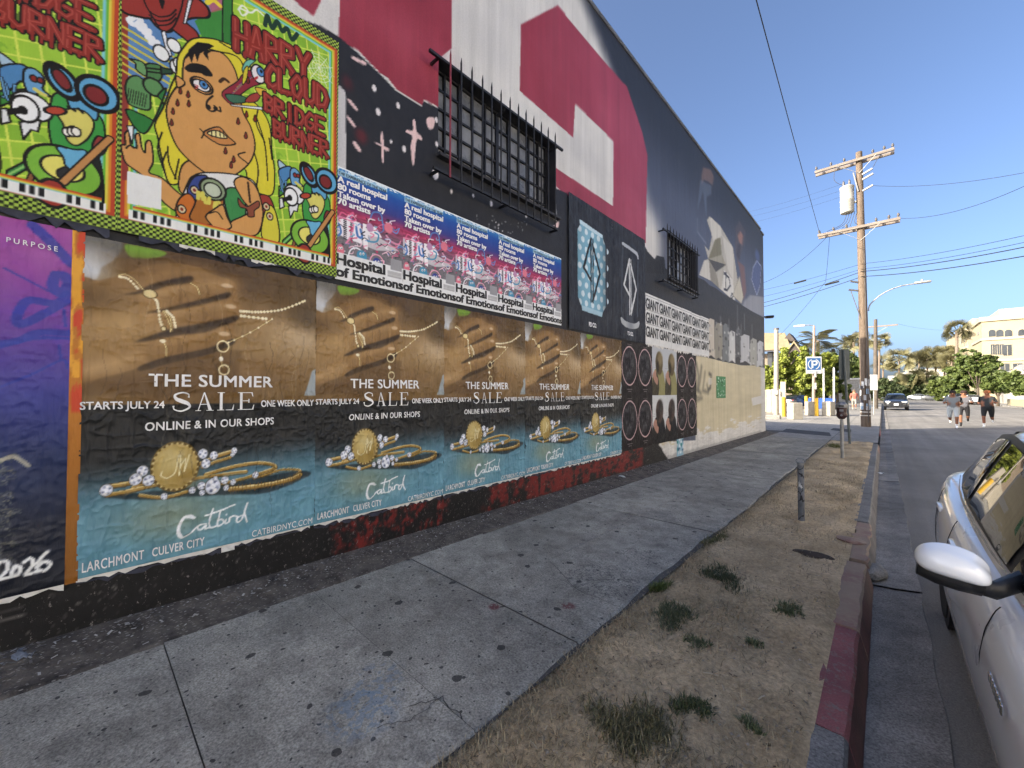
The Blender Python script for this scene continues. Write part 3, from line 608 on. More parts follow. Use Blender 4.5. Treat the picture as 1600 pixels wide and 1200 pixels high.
def local(yl, zb): return lambda px, py: (lambda q: (q[0]-yl, q[1]-zb))(WP(px, py))
def drape(mb, off=.0015):                                             # lay flat lettering onto the creases of the sheet made last
    Hm, a_, b_ = HF[0]; x0 = min(v[0] for v in mb.v); mb.v = [(v[0]-x0+float(Hm[min(max(int(np.searchsorted(b_, v[2])), 0), len(b_)-1), min(max(int(np.searchsorted(a_, v[1])), 0), len(a_)-1)])+off, v[1], v[2]) for v in mb.v]; return mb
def ink(items, m, parent_list, name='lettering'):                    # each line of lettering is a part of its own, shared by the copies
    ms = []
    for it in items: mb = MB(); it(mb); drape(mb); ms.append(mb.mesh(name, m))
    for p in parent_list:
        for me in ms: O(name, me, p)
_tc = {}
def text_raw(s, bold=0., sp=1.):
    key = (s, bold, sp)
    if key in _tc: return _tc[key]
    cu = bpy.data.curves.new('lettering', 'FONT'); cu.body = s; cu.offset = bold; cu.space_character = sp; cu.resolution_u = 3; o = bpy.data.objects.new('lettering', cu); COL.objects.link(o)
    bpy.context.view_layer.update(); e = o.evaluated_get(bpy.context.evaluated_depsgraph_get()); me = e.to_mesh(); v = np.array([p.co[:2] for p in me.vertices]); f = [tuple(p.vertices) for p in me.polygons]; e.to_mesh_clear()
    bpy.data.objects.remove(o); bpy.data.curves.remove(cu); lo, hi = v.min(0), v.max(0); _tc[key] = (v, f, lo, hi); return _tc[key]
def text_box(mb, s, a0, a1, b0, b1, x=.006, bold=.012, sp=1., dy=0., arc=0.):
    v, f, lo, hi = text_raw(s, 0., sp); base = 0.; cap = hi[1]; sc = (a1-a0)/(hi[0]-lo[0]); sv = (b1-b0)/(cap-base); e = bold*.9
    for i, (ox, oy) in enumerate(((0, 0), (-e, -e*.6), (e, e*.6), (-e, e*.6), (e, -e*.6)) if bold > .006 else ((0, 0),)):   # heavier strokes by overprinting
        mb.add([(x+.0003*i, a0+(p[0]+ox-lo[0])*sc, b0+(p[1]+oy-base)*sv+dy*(p[0]-lo[0])*sc) for p in v], f)
def text_px(mb, s, mp, l, r, yb, yt, **kw):                            # text fitted between photo pixels: left, right, baseline at left, cap line at left
    a0, b0 = mp(l, yb); a1, b1 = mp(r, yt)[0], mp(l, yt)[1]; text_box(mb, s, a0, a1, b0, b1, **kw)
INK_W = mat('white_ink', (.80, .80, .79), .55, .05, 20, 0); INK_K = mat('black_ink', (.015, .015, .016), .55, .1, 20, 0)
def serif(mb, s, a0, a1, b0, b1, x=.006):
    D_ = {'S': None, 'A': [[(.0, 0), (.3, 0), (.3, .03), (.0, .03)], [(.6, 0), (1, 0), (1, .03), (.6, .03)], [(.12, .03), (.17, .03), (.5, .93), (.46, 1)], [(.46, 1), (.52, 1), (.9, .03), (.72, .03)], [(.25, .33), (.66, .33), (.66, .37), (.26, .37)]],
          'L': [[(0, 0), (.95, 0), (.95, .035), (0, .035)], [(0, .965), (.42, .965), (.42, 1), (0, 1)], [(.13, .03), (.29, .03), (.29, .97), (.13, .97)], [(.86, .03), (.95, .03), (1, .3), (.96, .3)]],
          'E': [[(0, 0), (.95, 0), (.95, .035), (0, .035)], [(0, .965), (.92, .965), (.92, 1), (0, 1)], [(.13, .03), (.29, .03), (.29, .97), (.13, .97)], [(.29, .49), (.68, .49), (.68, .53), (.29, .53)], [(.86, .03), (.95, .03), (1, .28), (.96, .28)], [(.84, .97), (.92, .97), (.94, .76), (.9, .76)], [(.64, .4), (.7, .4), (.7, .62), (.64, .62)]]}
    n = len(s); cw = (a1-a0)/n
    for i, ch in enumerate(s):
        o = a0+i*cw; w_ = cw*.82
        if ch == 'S':
            pts = smooth_closed([(.86, .72), (.84, .9), (.5, .985), (.14, .86), (.2, .66), (.5, .53), (.82, .4), (.9, .2), (.5, .02), (.12, .1), (.06, .3)], 6, False); V = []; Fc = []
            for k_, p in enumerate(pts):
                t = np.array(pts[min(k_+1, len(pts)-1)])-np.array(pts[max(k_-1, 0)]); t /= np.linalg.norm(t)+1e-9; nn = np.array([-t[1], t[0]]); u = k_/(len(pts)-1); wd = .03+.075*math.exp(-((u-.5)/.2)**2)+(.02 if u < .04 or u > .96 else 0)
                for sg in (-1, 1): q = np.array(p)+nn*wd*sg; V.append((x, o+q[0]*w_, b0+q[1]*(b1-b0)))
                if k_: Fc.append((2*k_-2, 2*k_-1, 2*k_+1, 2*k_))
            mb.add(V, Fc)
        else:
            for L in D_[ch]: mb.add([(x, o+p[0]*w_, b0+p[1]*(b1-b0)) for p in L], [(0, 1, 2, 3)]) ; 
            for k_ in range(1): pass
GOLD, GOLDL, GOLDD = 'a8873e', 'efdca0', '5a4216'
# ------------------------------------------------------------------ five jewellery sale posters
Z_A = .345; mp = local(0., Z_A)
cs = canvas(PW, PH, 236, 336, mp, '7d6440'); C = cs.C; A, B = np.meshgrid(cs.a, cs.b); lb = mp(300, 631)[1]
q4 = lambda x, y: (110+x/4.103, 360+y/4.103)
def g4(L): return [q4(*p) for p in L]
C[:] = hexc('75592f')
C += ((snoise(C.shape[:2], 60, 41)-.5)*.14)[..., None]
for (x, y, rx, ry, c_, al) in ((1330, 620, .45, .3, 'a5865a', .8), (1480, 720, .2, .17, 'd9c2a0', .75), (1200, 300, .4, .2, '5f4526', .8), (900, 190, .4, .16, '4d361d', .85), (1450, 390, .25, .2, '55401f', .7), (700, 950, .5, .12, '6c5030', .8), (1250, 850, .35, .18, '9d7f52', .8), (1100, 900, .5, .1, '7b5c36', .6), (1520, 560, .12, .1, '463620', .7)): cs.ell(q4(x, y), (rx, ry), c_, al, soft=.95)
cs.poly(g4([(40, 20), (330, 60), (330, 130), (280, 195), (200, 240), (170, 315), (40, 350)]), 'aeb2b6', soft=5); cs.ell(q4(200, 90), (.2, .07), '4a4438', .75, soft=.9); cs.ell(q4(110, 240), (.1, .12), 'd6d9dc', .6, soft=.9)
cs.poly(g4([(350, 95), (470, 110), (610, 145), (560, 178), (430, 182), (370, 160)]), '76a42a', .9, sm=True, soft=3)
cs.poly(g4([(40, 350), (180, 325), (330, 290), (450, 240), (620, 215), (800, 235), (900, 280), (1040, 330), (1060, 390), (1075, 500), (1060, 560), (1030, 690), (980, 735), (880, 755), (740, 790), (600, 815), (480, 860), (330, 915), (180, 950), (40, 980)]), '86653a', sm=True, soft=2)
for (x, y, rx, ry, c_, al) in ((150, 640, .25, .18, 'ab8a5a', .7), (330, 520, .18, .14, 'b8965f', .6), (480, 580, .12, .1, 'c5a472', .6), (120, 430, .2, .08, '5f4626', .7), (200, 880, .25, .06, 'b08f63', .6), (90, 760, .2, .1, 'a08050', .5), (620, 260, .25, .06, '6a4d29', .7)): cs.ell(q4(x, y), (rx, ry), c_, al, soft=.95)
for L, wd in (([(480, 440), (700, 390), (900, 370), (1030, 360)], .12), ([(500, 590), (700, 545), (900, 515), (1040, 505)], .105), ([(560, 740), (750, 700), (900, 680), (1000, 670)], .1), ([(520, 290), (700, 270), (860, 285)], .09)): cs.stroke(g4(L), wd, '9c7847', .75, sm=True, soft=.05)
for L in ([(480, 532), (600, 505), (760, 465), (900, 430), (1010, 400), (1012, 432), (900, 462), (780, 492), (600, 522)], [(420, 715), (520, 675), (640, 635), (800, 606), (960, 572), (1065, 548), (1060, 580), (960, 618), (860, 655), (700, 672), (560, 698)], [(340, 414), (430, 395), (520, 350), (640, 318), (770, 296), (765, 338), (620, 358), (540, 388), (450, 408)], [(440, 875), (600, 818), (880, 757), (1030, 700), (1040, 730), (900, 790), (640, 850), (460, 900)]):
    cs.poly(g4(L), '22170c', .6, sm=True, soft=5); cs.poly(g4(L), '1a1109', .35, sm=True, soft=12)
for L, wd in (([(480, 420), (700, 372), (900, 345), (1010, 340)], .035), ([(500, 565), (700, 520), (900, 485), (1020, 478)], .03), ([(570, 715), (750, 685), (900, 655), (985, 645)], .03), ([(60, 900), (250, 860), (420, 800)], .05)): cs.stroke(g4(L), wd, 'c9a674', .5, sm=True, soft=.03)
for x, y in ((700, 430), (640, 570), (690, 740), (870, 400), (850, 545)):
    for q_ in (-8, 4): cs.stroke(g4([(x+q_, y-45), (x+q_+10, y), (x+q_+4, y+40)]), .004, '5a4022', .5, sm=True, soft=.004)
for x, y, r_ in ((1000, 358, .1), (1022, 490, .1), (985, 665, .0)): cs.ell(q4(x, y), (.034, .016), 'd8bd98', .8, soft=.35)
cs.poly(g4([(150, 960), (420, 890), (620, 815), (900, 760), (1100, 770), (1060, 1040), (40, 1060), (40, 990)]), '5d4527', .45, soft=8)
def chain(L, wd, dots=0):
    cs.stroke(g4(L), wd*1.7, GOLDD, .6, sm=True, soft=.002); cs.stroke(g4(L), wd, GOLDL, sm=True)
    if dots:
        q = smooth_closed(g4(L), dots, False)
        for p in q: cs.ell(p, (wd*1.3, wd*1.5), 'f6ecc8')
for L, wd, dn in (([(305, 292), (350, 285), (410, 320), (465, 385)], .005, 0), ([(315, 300), (370, 315), (430, 375)], .005, 4), ([(470, 395), (545, 450), (560, 500), (575, 590), (595, 630)], .006, 4), ([(600, 520), (640, 570), (640, 650)], .006, 0), ([(615, 520), (655, 560), (670, 620)], .006, 4), ([(590, 520), (622, 575), (650, 645)], .005, 0), ([(585, 700), (610, 750), (612, 805)], .006, 0), ([(770, 342), (810, 370), (825, 415)], .006, 0), ([(1085, 520), (1200, 525), (1350, 510), (1495, 455)], .007, 7), ([(1090, 550), (1170, 560), (1250, 568)], .008, 3), ([(1010, 720), (1150, 655), (1290, 570)], .005, 3), ([(962, 790), (965, 860), (975, 880)], .004, 0)): chain(L, wd, dn)
cs.ell(q4(508, 410), (.036, .028), 'e2cf94', line=GOLDD, lw=.006); cs.ell(q4(595, 632), (.013, .016), 'efe0ad', line=GOLDD, lw=.005); cs.ell(q4(590, 710), (.016, .012), 'f3e9c8')
for x, y, r_ in ((975, 745, .034), (982, 895, .03)): cs.ell(q4(x, y), (r_, r_*1.15), '9b7848', 0., line='f0e2b4', lw=.009)
cs.ell(q4(962, 825), (.013, .017), 'fbf4de'); 
cs.poly(g4([(1520, 985), (1545, 900), (1600, 870), (1600, 1060), (1490, 1060)]), 'a3b0b6', .9, soft=2)
# lower half: dark velvet above a teal table
low = B < lb; t = soft_at(.76, .42, B-.06*(A-.6))
lowc = hexc('191b1c')*(1-t)[..., None]+hexc('5f8c9e')*t[..., None]; lowc = lowc+(soft_at(.6, .1, B)*.06)[..., None]*np.array([.6, 1, 1.])
lowc += ((snoise(C.shape[:2], 50, 43)-.5)*.10*t+(snoise(C.shape[:2], (16, 60), 44)-.5)*.05)[..., None]
C[:] = np.where(low[..., None], lowc, C)
q8 = lambda x, y: (130+x/4.324, 660+y/4.324)
def g8(L): return [q8(*p) for p in L]
cs.ell(q8(700, 590), (.3, .16), '8d8f6c', .4, soft=.95); cs.ell(q8(560, 640), (.16, .1), 'a09a70', .3, soft=.95)
cs.poly(g8([(120, 500), (420, 520), (700, 500), (1000, 485), (1250, 470), (1530, 350), (1400, 330), (1000, 400), (400, 470)]), '0f1c22', .75, sm=True, soft=4)
def band(L, wd, ridged=False):
    wd *= .72
    cs.stroke(g8(L), wd*1.25, '20160a', .9, sm=True); cs.stroke(g8(L), wd, GOLD, sm=True); pp = np.array(g8(L)); cs.stroke(list(pp-np.array([0, 2.2])), wd*.32, GOLDL, .9, sm=True); cs.stroke(list(pp+np.array([0, 3])), wd*.3, GOLDD, .8, sm=True)
    if ridged:
        for p in smooth_closed(g8(L), 9, False): cs.stroke([(p[0], p[1]-6), (p[0]+.4, p[1]+6)], .004, '6b4d1a')
band([(820, 350), (1000, 300), (1180, 272), (1290, 290), (1270, 330), (1150, 372)], .026); band([(330, 440), (480, 390), (620, 370)], .02); band([(250, 480), (500, 420), (800, 370), (1100, 330)], .02)
band([(1200, 360), (1330, 320), (1460, 322), (1440, 350)], .018); band([(990, 448), (1200, 425), (1380, 388), (1462, 352)], .046, True)
band([(180, 430), (300, 410), (470, 380)], .04); band([(160, 490), (260, 470), (400, 440)], .03); band([(780, 280), (900, 225), (1020, 190)], .035); band([(800, 300), (900, 262), (990, 235)], .02)
band([(380, 490), (540, 505), (700, 465)], .022); band([(900, 420), (1050, 385), (1170, 350), (1280, 310)], .022)
cs.ell(q8(622, 297), (.126, .164), '2a1d0b', .9); cs.ell(q8(622, 295), (.122, .16), 'b39a56', line='6b5420', lw=.012); cs.ell(q8(600, 250), (.07, .08), 'd9c88c', .7, soft=.9); cs.ell(q8(690, 370), (.06, .07), '8a6f2f', .6, soft=.9)
for i in range(54):
    a_ = 2*math.pi*i/54; c0 = mp(*q8(622, 295)); cs.ell((c0[0]+.118*math.cos(a_), c0[1]+.155*math.sin(a_)), (.0055, .006), 'd8c68a' if i % 2 else '5f4818', raw=True)
cs.stroke(g8([(530, 330), (525, 360), (570, 372), (620, 330), (640, 230), (655, 240), (645, 355)]), .007, 'f0e6b6', sm=True); cs.stroke(g8([(650, 300), (690, 240), (680, 330), (715, 215)]), .007, 'f0e6b6', sm=True)
def gem(x, y, r_):
    c0 = mp(*q8(x, y)); r_ = r_*.00078
    cs.ell(c0, (r_*1.1, r_*1.35), '3a2c14', .8, raw=True); cs.ell(c0, (r_, r_*1.25), 'cfd6e2', raw=True)
    for i in range(9):
        a_ = i*2.4+x; cs.ell((c0[0]+r_*.6*math.cos(a_), c0[1]+r_*.75*math.sin(a_)), (r_*.24, r_*.26), ('ffffff', '6d7690', 'eef2ff', '9aa2b8')[i % 4], raw=True)
    cs.ell(c0, (r_*.35, r_*.4), 'f6f9ff', raw=True)
for x, y, r_ in ((155, 455, 36), (400, 325, 34), (352, 383, 38), (440, 390, 36), (805, 210, 34), (878, 222, 30), (825, 275, 34), (1015, 190, 24), (1005, 215, 18), (545, 497, 22), (735, 455, 24), (795, 425, 28), (800, 472, 20), (872, 428, 58), (952, 388, 28), (962, 438, 22), (1008, 400, 22), (1160, 352, 26), (890, 375, 16)): gem(x, y, r_)
# hand-lettered shop name
for L in ([(745, 640), (725, 625), (680, 640), (645, 690), (635, 745), (660, 775), (720, 745), (765, 700)], [(825, 680), (785, 690), (770, 712), (790, 722), (825, 690), (820, 715), (845, 705)], [(875, 580), (850, 650), (850, 700), (870, 705), (905, 690)], [(820, 625), (900, 600), (1020, 552)], [(925, 590), (900, 690), (920, 690), (945, 670), (930, 650), (905, 665)], [(960, 650), (955, 678), (975, 672)], [(985, 640), (983, 668), (990, 640), (1010, 628), (1040, 632)], [(1065, 625), (1035, 640), (1035, 668), (1065, 650), (1105, 540), (1085, 600), (1100, 668)]):
    cs.stroke(g8(L), .011, 'f2f5f5', sm=True)
cs.stroke(g8([(745, 640), (680, 640), (640, 720), (660, 770)]), .018, 'f2f5f5', sm=True); cs.ell(q8(962, 618), (.006, .007), 'f2f5f5')
C *= (1-.10*(snoise(C.shape[:2], (10, 70), 47)-.4))[..., None]
for i in range(46):                                                   # thin upright crease lines, most dark, some pale
    x, y, L = random.uniform(.02, PW-.02), random.uniform(.5, PH), random.uniform(.1, .55); P_ = [(x+random.uniform(-.006, .006)+.015*math.sin(k_+i), y-L*k_/6) for k_ in range(7)]; cs.stroke(P_, random.uniform(.002, .004), '120d08' if i % 4 else 'b9ab90', random.uniform(.2, .5), raw=True, sm=True)
sale_cols = cs.cols()
tx = [('THE SUMMER', 232, 424, 603.5, 584, .022, 1.06), ('STARTS JULY 24', 125, 256, 640, 628, .025, 1.), ('ONE WEEK ONLY', 406, 488, 635.5, 625.5, .025, 1.), ('ONLINE & IN OUR SHOPS', 226, 426, 673, 660, .022, 1.05), ('LARCHMONT', 128, 224, 893, 878, .018, 1.1), ('CULVER CITY', 237, 318, 868, 855, .02, 1.1), ('CATBIRDNYC.COM', 392, 486, 838, 828, .004, 1.04)]
a0, b0 = mp(268, 643); a1, b1 = mp(400, 643)[0], mp(268, 613)[1]
sale_lines = [(lambda mb, t=t: text_px(mb, t[0], mp_s, *t[1:5], bold=t[5], sp=t[6])) for t in tx]+[lambda mb: serif(mb, 'SALE', a0, a1, b0, b1)]
mp_s = mp
M_torn = mat('torn_white_paper', (.62, .6, .55), .8, .2, 12, .3, 60); M_tornd = mat('torn_dark_paper', (.03, .033, .05), .75, .4, 14, .3, 60)
def ragged(mb, a0, a1, b, lo, hi, x, seed, step=.03, dens=1.):
    g_ = random.Random(seed); a = a0; run = []
    while a < a1:
        run.append((a, g_.uniform(lo, hi)*(1 if g_.random() < dens else .15))); a += step*g_.uniform(.4, 1.6)
    V = []; Fc = []
    for i, (p, h) in enumerate(run):
        V += [(x, p, b+.006), (x+g_.uniform(0, .006), p, b-h)]
        if i: Fc.append((2*i-2, 2*i-1, 2*i+1, 2*i))
    mb.add(V, Fc)
where = ('largest, beside the purple poster', 'second from the purple poster', 'middle of the five', 'fourth from the purple poster', 'farthest, beside the ring posters')
for i in range(5):
    p = thing('sale_poster', (WX+.009+.0015*(i % 2), i*PW, Z_A), 'jewellery sale poster with hand photo and gold rings, '+where[i], 'poster', 'summer sale posters in a row')
    O('print', sheet('print', cs, M_paper, 510+i*17, .0105, cell=13, cols=sale_cols), p)
    for it in sale_lines: mb = MB(); it(mb); drape(mb); O('lettering', mb.mesh('lettering', INK_W), p)
    mb = MB(); ragged(mb, 0, PW, 0, .004, .03, .003, 90+i, .035, .75); mb.obj('torn_edge', M_torn, p, fix=False)
    mb = MB(); ragged(mb, 0, PW, -.02, .0, .03, .0015, 190+i, .03, .5); mb.obj('torn_backing', M_tornd, p, fix=False)
# ------------------------------------------------------------------ purple poster at the left edge
yr = -.045; PPW = 1.3; mp = local(yr-PPW, .335); cp = canvas(PPW, 2.07, 180, 280, mp, '3a2d6a'); C = cp.C; A, B = np.meshgrid(cp.a, cp.b)
qp = lambda x, y: (x/2, 340+y/2)
for i, (z0, c_) in enumerate(((0., '0f1420'), (.35, '151d30'), (.75, '20305c'), (1.1, '35398a'), (1.5, '6a3f9c'), (1.8, '93489c'), (2.07, '9c4a9a'))):
    if i == 0: zs_, cc_ = [z0], [hexc(c_)]
    else: zs_.append(z0); cc_.append(hexc(c_))
for ch in range(3): C[..., ch] = np.interp(B, zs_, [c_[ch] for c_ in cc_])
C += ((snoise(C.shape[:2], 40, 61)-.5)*.08)[..., None]
for L, wd in (([(105, 28), (150, 70), (222, 145)], .05), ([(175, 180), (205, 185), (210, 215), (190, 240), (165, 215), (175, 180)], .045), ([(210, 240), (175, 270), (90, 260), (55, 310), (70, 335), (160, 290), (210, 262)], .04), ([(0, 395), (60, 385), (120, 360), (220, 362)], .035), ([(0, 405), (110, 378), (220, 378)], .02), ([(15, 160), (170, 240)], .01), ([(0, 530), (100, 490), (195, 445), (210, 470)], .012), ([(200, 290), (205, 340)], .014), ([(190, 440), (185, 400)], .012)): cp.stroke([qp(*q) for q in L], wd, '2a3a9c', .8, sm=True)
for i in range(150):
    x, y = random.uniform(-90, 30), random.uniform(740, 1090); L = random.uniform(10, 45); cp.stroke([qp(x, y), qp(x+L*.6, y-6), qp(x+L, y+random.uniform(-10, 14))], .004, ('b9b39a', '8d886f', '6a6650')[i % 3], .6)
cp.stroke([qp(0, 760), qp(40, 745), qp(70, 760), qp(90, 775)], .02, 'bdb8a0', .8, sm=True)
for L in ([(-12, 1090), (5, 1072), (25, 1075), (22, 1100), (0, 1125), (40, 1118)], [(48, 1085), (38, 1110), (55, 1115), (65, 1092), (48, 1085)], [(75, 1075), (95, 1062), (105, 1080), (80, 1112), (110, 1105), (132, 1100)], [(150, 1040), (125, 1065), (118, 1095), (140, 1100), (158, 1080), (140, 1070), (122, 1085)]): cp.stroke([qp(*q) for q in L], .017, 'eef0ee', sm=True)
p = T(O('tour_poster', None), 'purple to navy poster with blue scribbles and an orange strip down its right side', 'poster'); p.location = (WX+.011, yr-PPW, .335)
O('print', sheet('print', cp, M_paper, 63, .008, cell=11), p); mb = MB(); text_px(mb, 'PURPOSE', mp, 11, 91, 380, 372, x=.008, bold=.01, sp=1.5, dy=-.03); drape(mb); mb.obj('lettering', INK_W, p, fix=False)
co = canvas(.052, 2.07, 8, 200, None, 'b9741f'); A, B = np.meshgrid(co.a, co.b); nn = snoise(co.C.shape[:2], (8, 30), 66); co.C[:] = np.where(((nn > .55) & (B > 1.0))[..., None], hexc('c8401c'), co.C); co.C[:] = np.where(((nn < .42) & (B > 1.2))[..., None], hexc('e0a02c'), co.C); co.C *= (.75+.25*soft_at(0, 1.2, B))[..., None]
o = O('orange_strip', sheet('orange_strip', co, M_paper, 67, .004), p); o.location = (.003, PPW, 0)
mb = MB(); ragged(mb, 0, PPW, 0, .004, .03, .004, 77, .035, .8); mb.obj('torn_edge', M_torn, p, fix=False)
# ------------------------------------------------------------------ two cartoon concert posters
Z_B = 2.452; HYL = .14; HW, HH = 1.36, 2.075; mp = local(HYL, Z_B); mpl = local(HYL-HW, Z_B)
ch = canvas(HW, HH, 285, 400, mp, '9cc043'); C = ch.C; A, B = np.meshgrid(ch.a, ch.b)
def checks(m): C[m] = np.where((((A//.0165).astype(int)+(B//.0165).astype(int)) % 2 == 0)[m][:, None], hexc('222a18'), hexc('a5c24e'))
checks(np.ones(A.shape, bool))
def inset(d, c_): m = (A > d) & (A < HW-d) & (B > d+.075) & (B < HH-d-.06); C[m] = hexc(c_)
for d, c_ in ((.012, 'b8482a'), (.03, 'd88a2c'), (.042, 'd8d04c'), (.054, '6cb83c'), (.066, '7cc6cc')): inset(d, c_)
inset(.082, '9ec93e')
# green tiled room
m = (A > .082) & (A < HW-.082) & (B > .16) & (B < HH-.14)
gu = A*.96+B*.12; gv = B-.33*(A-.7); tl = ((gu % .085) < .01) | ((gv % .095) < .01); C[m & tl] = hexc('d3e25c'); C[m & ((snoise(C.shape[:2], 40, 71) > .58) & ~tl)] = hexc('86b636')
q1 = lambda x, y: (180+x/4.571, y/4.571); q2 = lambda x, y: (180+x/4.571, 200+y/4.571); qL = lambda x, y: (x/3.335, y/3.335)
K = '161310'
def p1(L, c_, sm=True, line=K, lw=.009, q=q1, al=1.): ch.poly([q(*p_) for p_ in L], c_, al, sm=sm, line=line, lw=lw)
def s1(L, wd, c_, sm=True, q=q1, al=1.): ch.stroke([q(*p_) for p_ in L], wd, c_, al, sm=sm)
ch.poly([q1(*p_) for p_ in ((45, -500), (45, 1300), (90, 1300), (90, -500))], '8f3a30'); 
ch.poly([q1(*p_) for p_ in ((90, -500), (90, 640), (360, 720), (440, 300), (760, 230), (760, -500))], '5b86b8')
ch.poly([q1(*p_) for p_ in ((560, 170), (760, 60), (760, 330), (620, 300))], '3f8a3a'); ch.poly([q1(*p_) for p_ in ((760, -400), (830, -400), (830, 340), (760, 330))], '357a34', line=K, lw=.008)
ch.poly([q1(*p_) for p_ in ((640, 0), (755, -60), (755, 90), (680, 110))], 'c05a6a', .8, soft=2); s1([(650, 40), (690, 20), (740, 60)], .03, 'e6d23c')
for i in range(7): y = 200+i*52; ch.poly([q1(*p_) for p_ in ((45, y), (430, y+230), (430, y+245), (45, y+16))], 'd9cc3e', .9)
s1([(95, 170), (140, 140), (180, 165), (150, 200), (110, 190), (95, 165)], .03, 'e8ebee'); s1([(170, 230), (205, 200), (200, 255), (240, 240), (225, 290), (262, 290), (250, 330), (300, 320)], .028, 'e8ebee')
# crossbones emblem (red)
for L in ([(80, 60), (200, 80), (330, 60)], [(330, 180), (460, 90), (600, 80)], [(430, 190), (520, 260)]): s1(L, .125, K); 
for L in ([(85, 60), (200, 80), (330, 60)], [(330, 180), (460, 90), (595, 80)], [(430, 190), (520, 260)]): s1(L, .1, '96352c')
p1([(190, -300), (160, -150), (200, 20), (250, 120), (330, 240), (400, 225), (450, 130), (480, 0), (470, -200), (350, -320)], '96352c')
ch.ell(q1(280, -60), (.05, .06), K); ch.ell(q1(400, -70), (.05, .06), K); p1([(310, 20), (345, 30), (330, 80)], K, False)
for y in (120, 150, 180): s1([(240, y-20), (300, y+20), (380, y+15), (430, y-30)], .008, K)
# smoke and white column
p1([(325, 250), (350, 240), (400, 420), (370, 430)], 'e9ecef', False, lw=.006); p1([(515, 20), (545, 20), (500, 190), (480, 190)], 'e9ecef', False, lw=.006)
for x, y, r_ in ((325, 400, .05), (415, 345, .045), (440, 500, .05), (470, 530, .04), (460, 480, .045)): ch.ell(q1(x, y), (r_*.8, r_), 'eef0ee', line=K, lw=.008)
# revolver, green
p1([(70, 640), (90, 580), (150, 560), (220, 600), (330, 640), (320, 670), (250, 680), (240, 800), (110, 770), (80, 720)], '5d8f56'); p1([(215, 480), (320, 490), (330, 560), (300, 600), (230, 590)], '4d7e4a'); p1([(320, 500), (400, 515), (405, 545), (325, 550)], '2c4a34', False); p1([(100, 440), (140, 470), (150, 520), (220, 560), (200, 470)], '6b9c62')
for i in range(8): s1([(95+i*18, 650+i*6), (80+i*18, 740+i*6)], .004, K)
for y in (505, 530): s1([(225, y), (325, y+12)], .01, K)
ch.ell(q1(270, 640), (.05, .055), '5d8f56', line=K, lw=.012)
# green cloth shapes behind the head
p1([(75, 800), (200, 840), (330, 900), (340, 760), (300, 700), (360, 660), (230, 950), (140, 930)], '2f7a3a')
# yellow hair behind
HAIR = [(440, 430), (480, 360), (540, 300), (640, 290), (740, 310), (850, 360), (930, 450), (960, 520), (900, 600), (880, 700), (1000, 760), (1090, 900), (1110, 1100), (1130, 1250), (1110, 1400), (1000, 1380), (940, 1300), (880, 1200), (500, 1180), (480, 1300), (380, 1320), (330, 1150), (300, 1000), (280, 900), (340, 780), (390, 640), (430, 540)]
p1(HAIR, 'ddd038')
for L in ([(330, 960), (300, 1080), (350, 1250)], [(370, 1060), (380, 1180), (430, 1290)], [(1000, 850), (1060, 1050), (1080, 1300)], [(950, 1000), (1010, 1200), (1000, 1350)], [(600, 340), (700, 380), (860, 420), (920, 520)], [(740, 320), (860, 390)], [(1010, 800), (1000, 900), (1060, 1030)], [(360, 1100), (330, 1180)], [(450, 1150), (420, 1290)], [(1090, 1000), (1110, 1150)]): s1(L, .009, K)
# body and arms
p1([(470, 1200), (560, 1160), (640, 1290), (520, 1400), (450, 1360)], 'd19a58'); SK = 'd39c5a'
# face
p1([(480, 480), (500, 420), (560, 370), (660, 380), (760, 400), (840, 500), (880, 640), (900, 800), (960, 920), (990, 1050), (960, 1160), (880, 1240), (780, 1290), (680, 1270), (560, 1190), (450, 1080), (390, 960), (360, 820), (380, 720), (430, 640), (470, 620)], SK)
p1([(440, 640), (430, 560), (480, 590), (490, 620)], SK)
ch.poly([q1(*p_) for p_ in ((500, 440), (520, 370), (580, 320), (660, 330), (700, 350), (640, 380), (600, 400), (580, 460), (560, 400), (540, 470), (520, 420))], K, sm=False)
ch.poly([q1(*p_) for p_ in ((620, 400), (660, 450), (655, 400), (690, 380), (640, 370))], K)
ch.poly([q1(*p_) for p_ in ((490, 500), (540, 470), (620, 480), (660, 510), (690, 560), (640, 560), (600, 540), (520, 530))], K, sm=True); s1([(740, 600), (770, 580), (800, 600)], .02, '3a2412')
ch.ell(q1(612, 628), (.062, .052), SK, line=K, lw=.01); ch.ell(q1(610, 628), (.05, .036), 'e9e4e4', line=K, lw=.009); ch.ell(q1(625, 622), (.024, .028), '4d86c0', line=K, lw=.006); ch.ell(q1(627, 620), (.009, .011), K)
for i in range(5): s1([(560, 620+i*8), (585, 628+i*4)], .003, 'b03030')
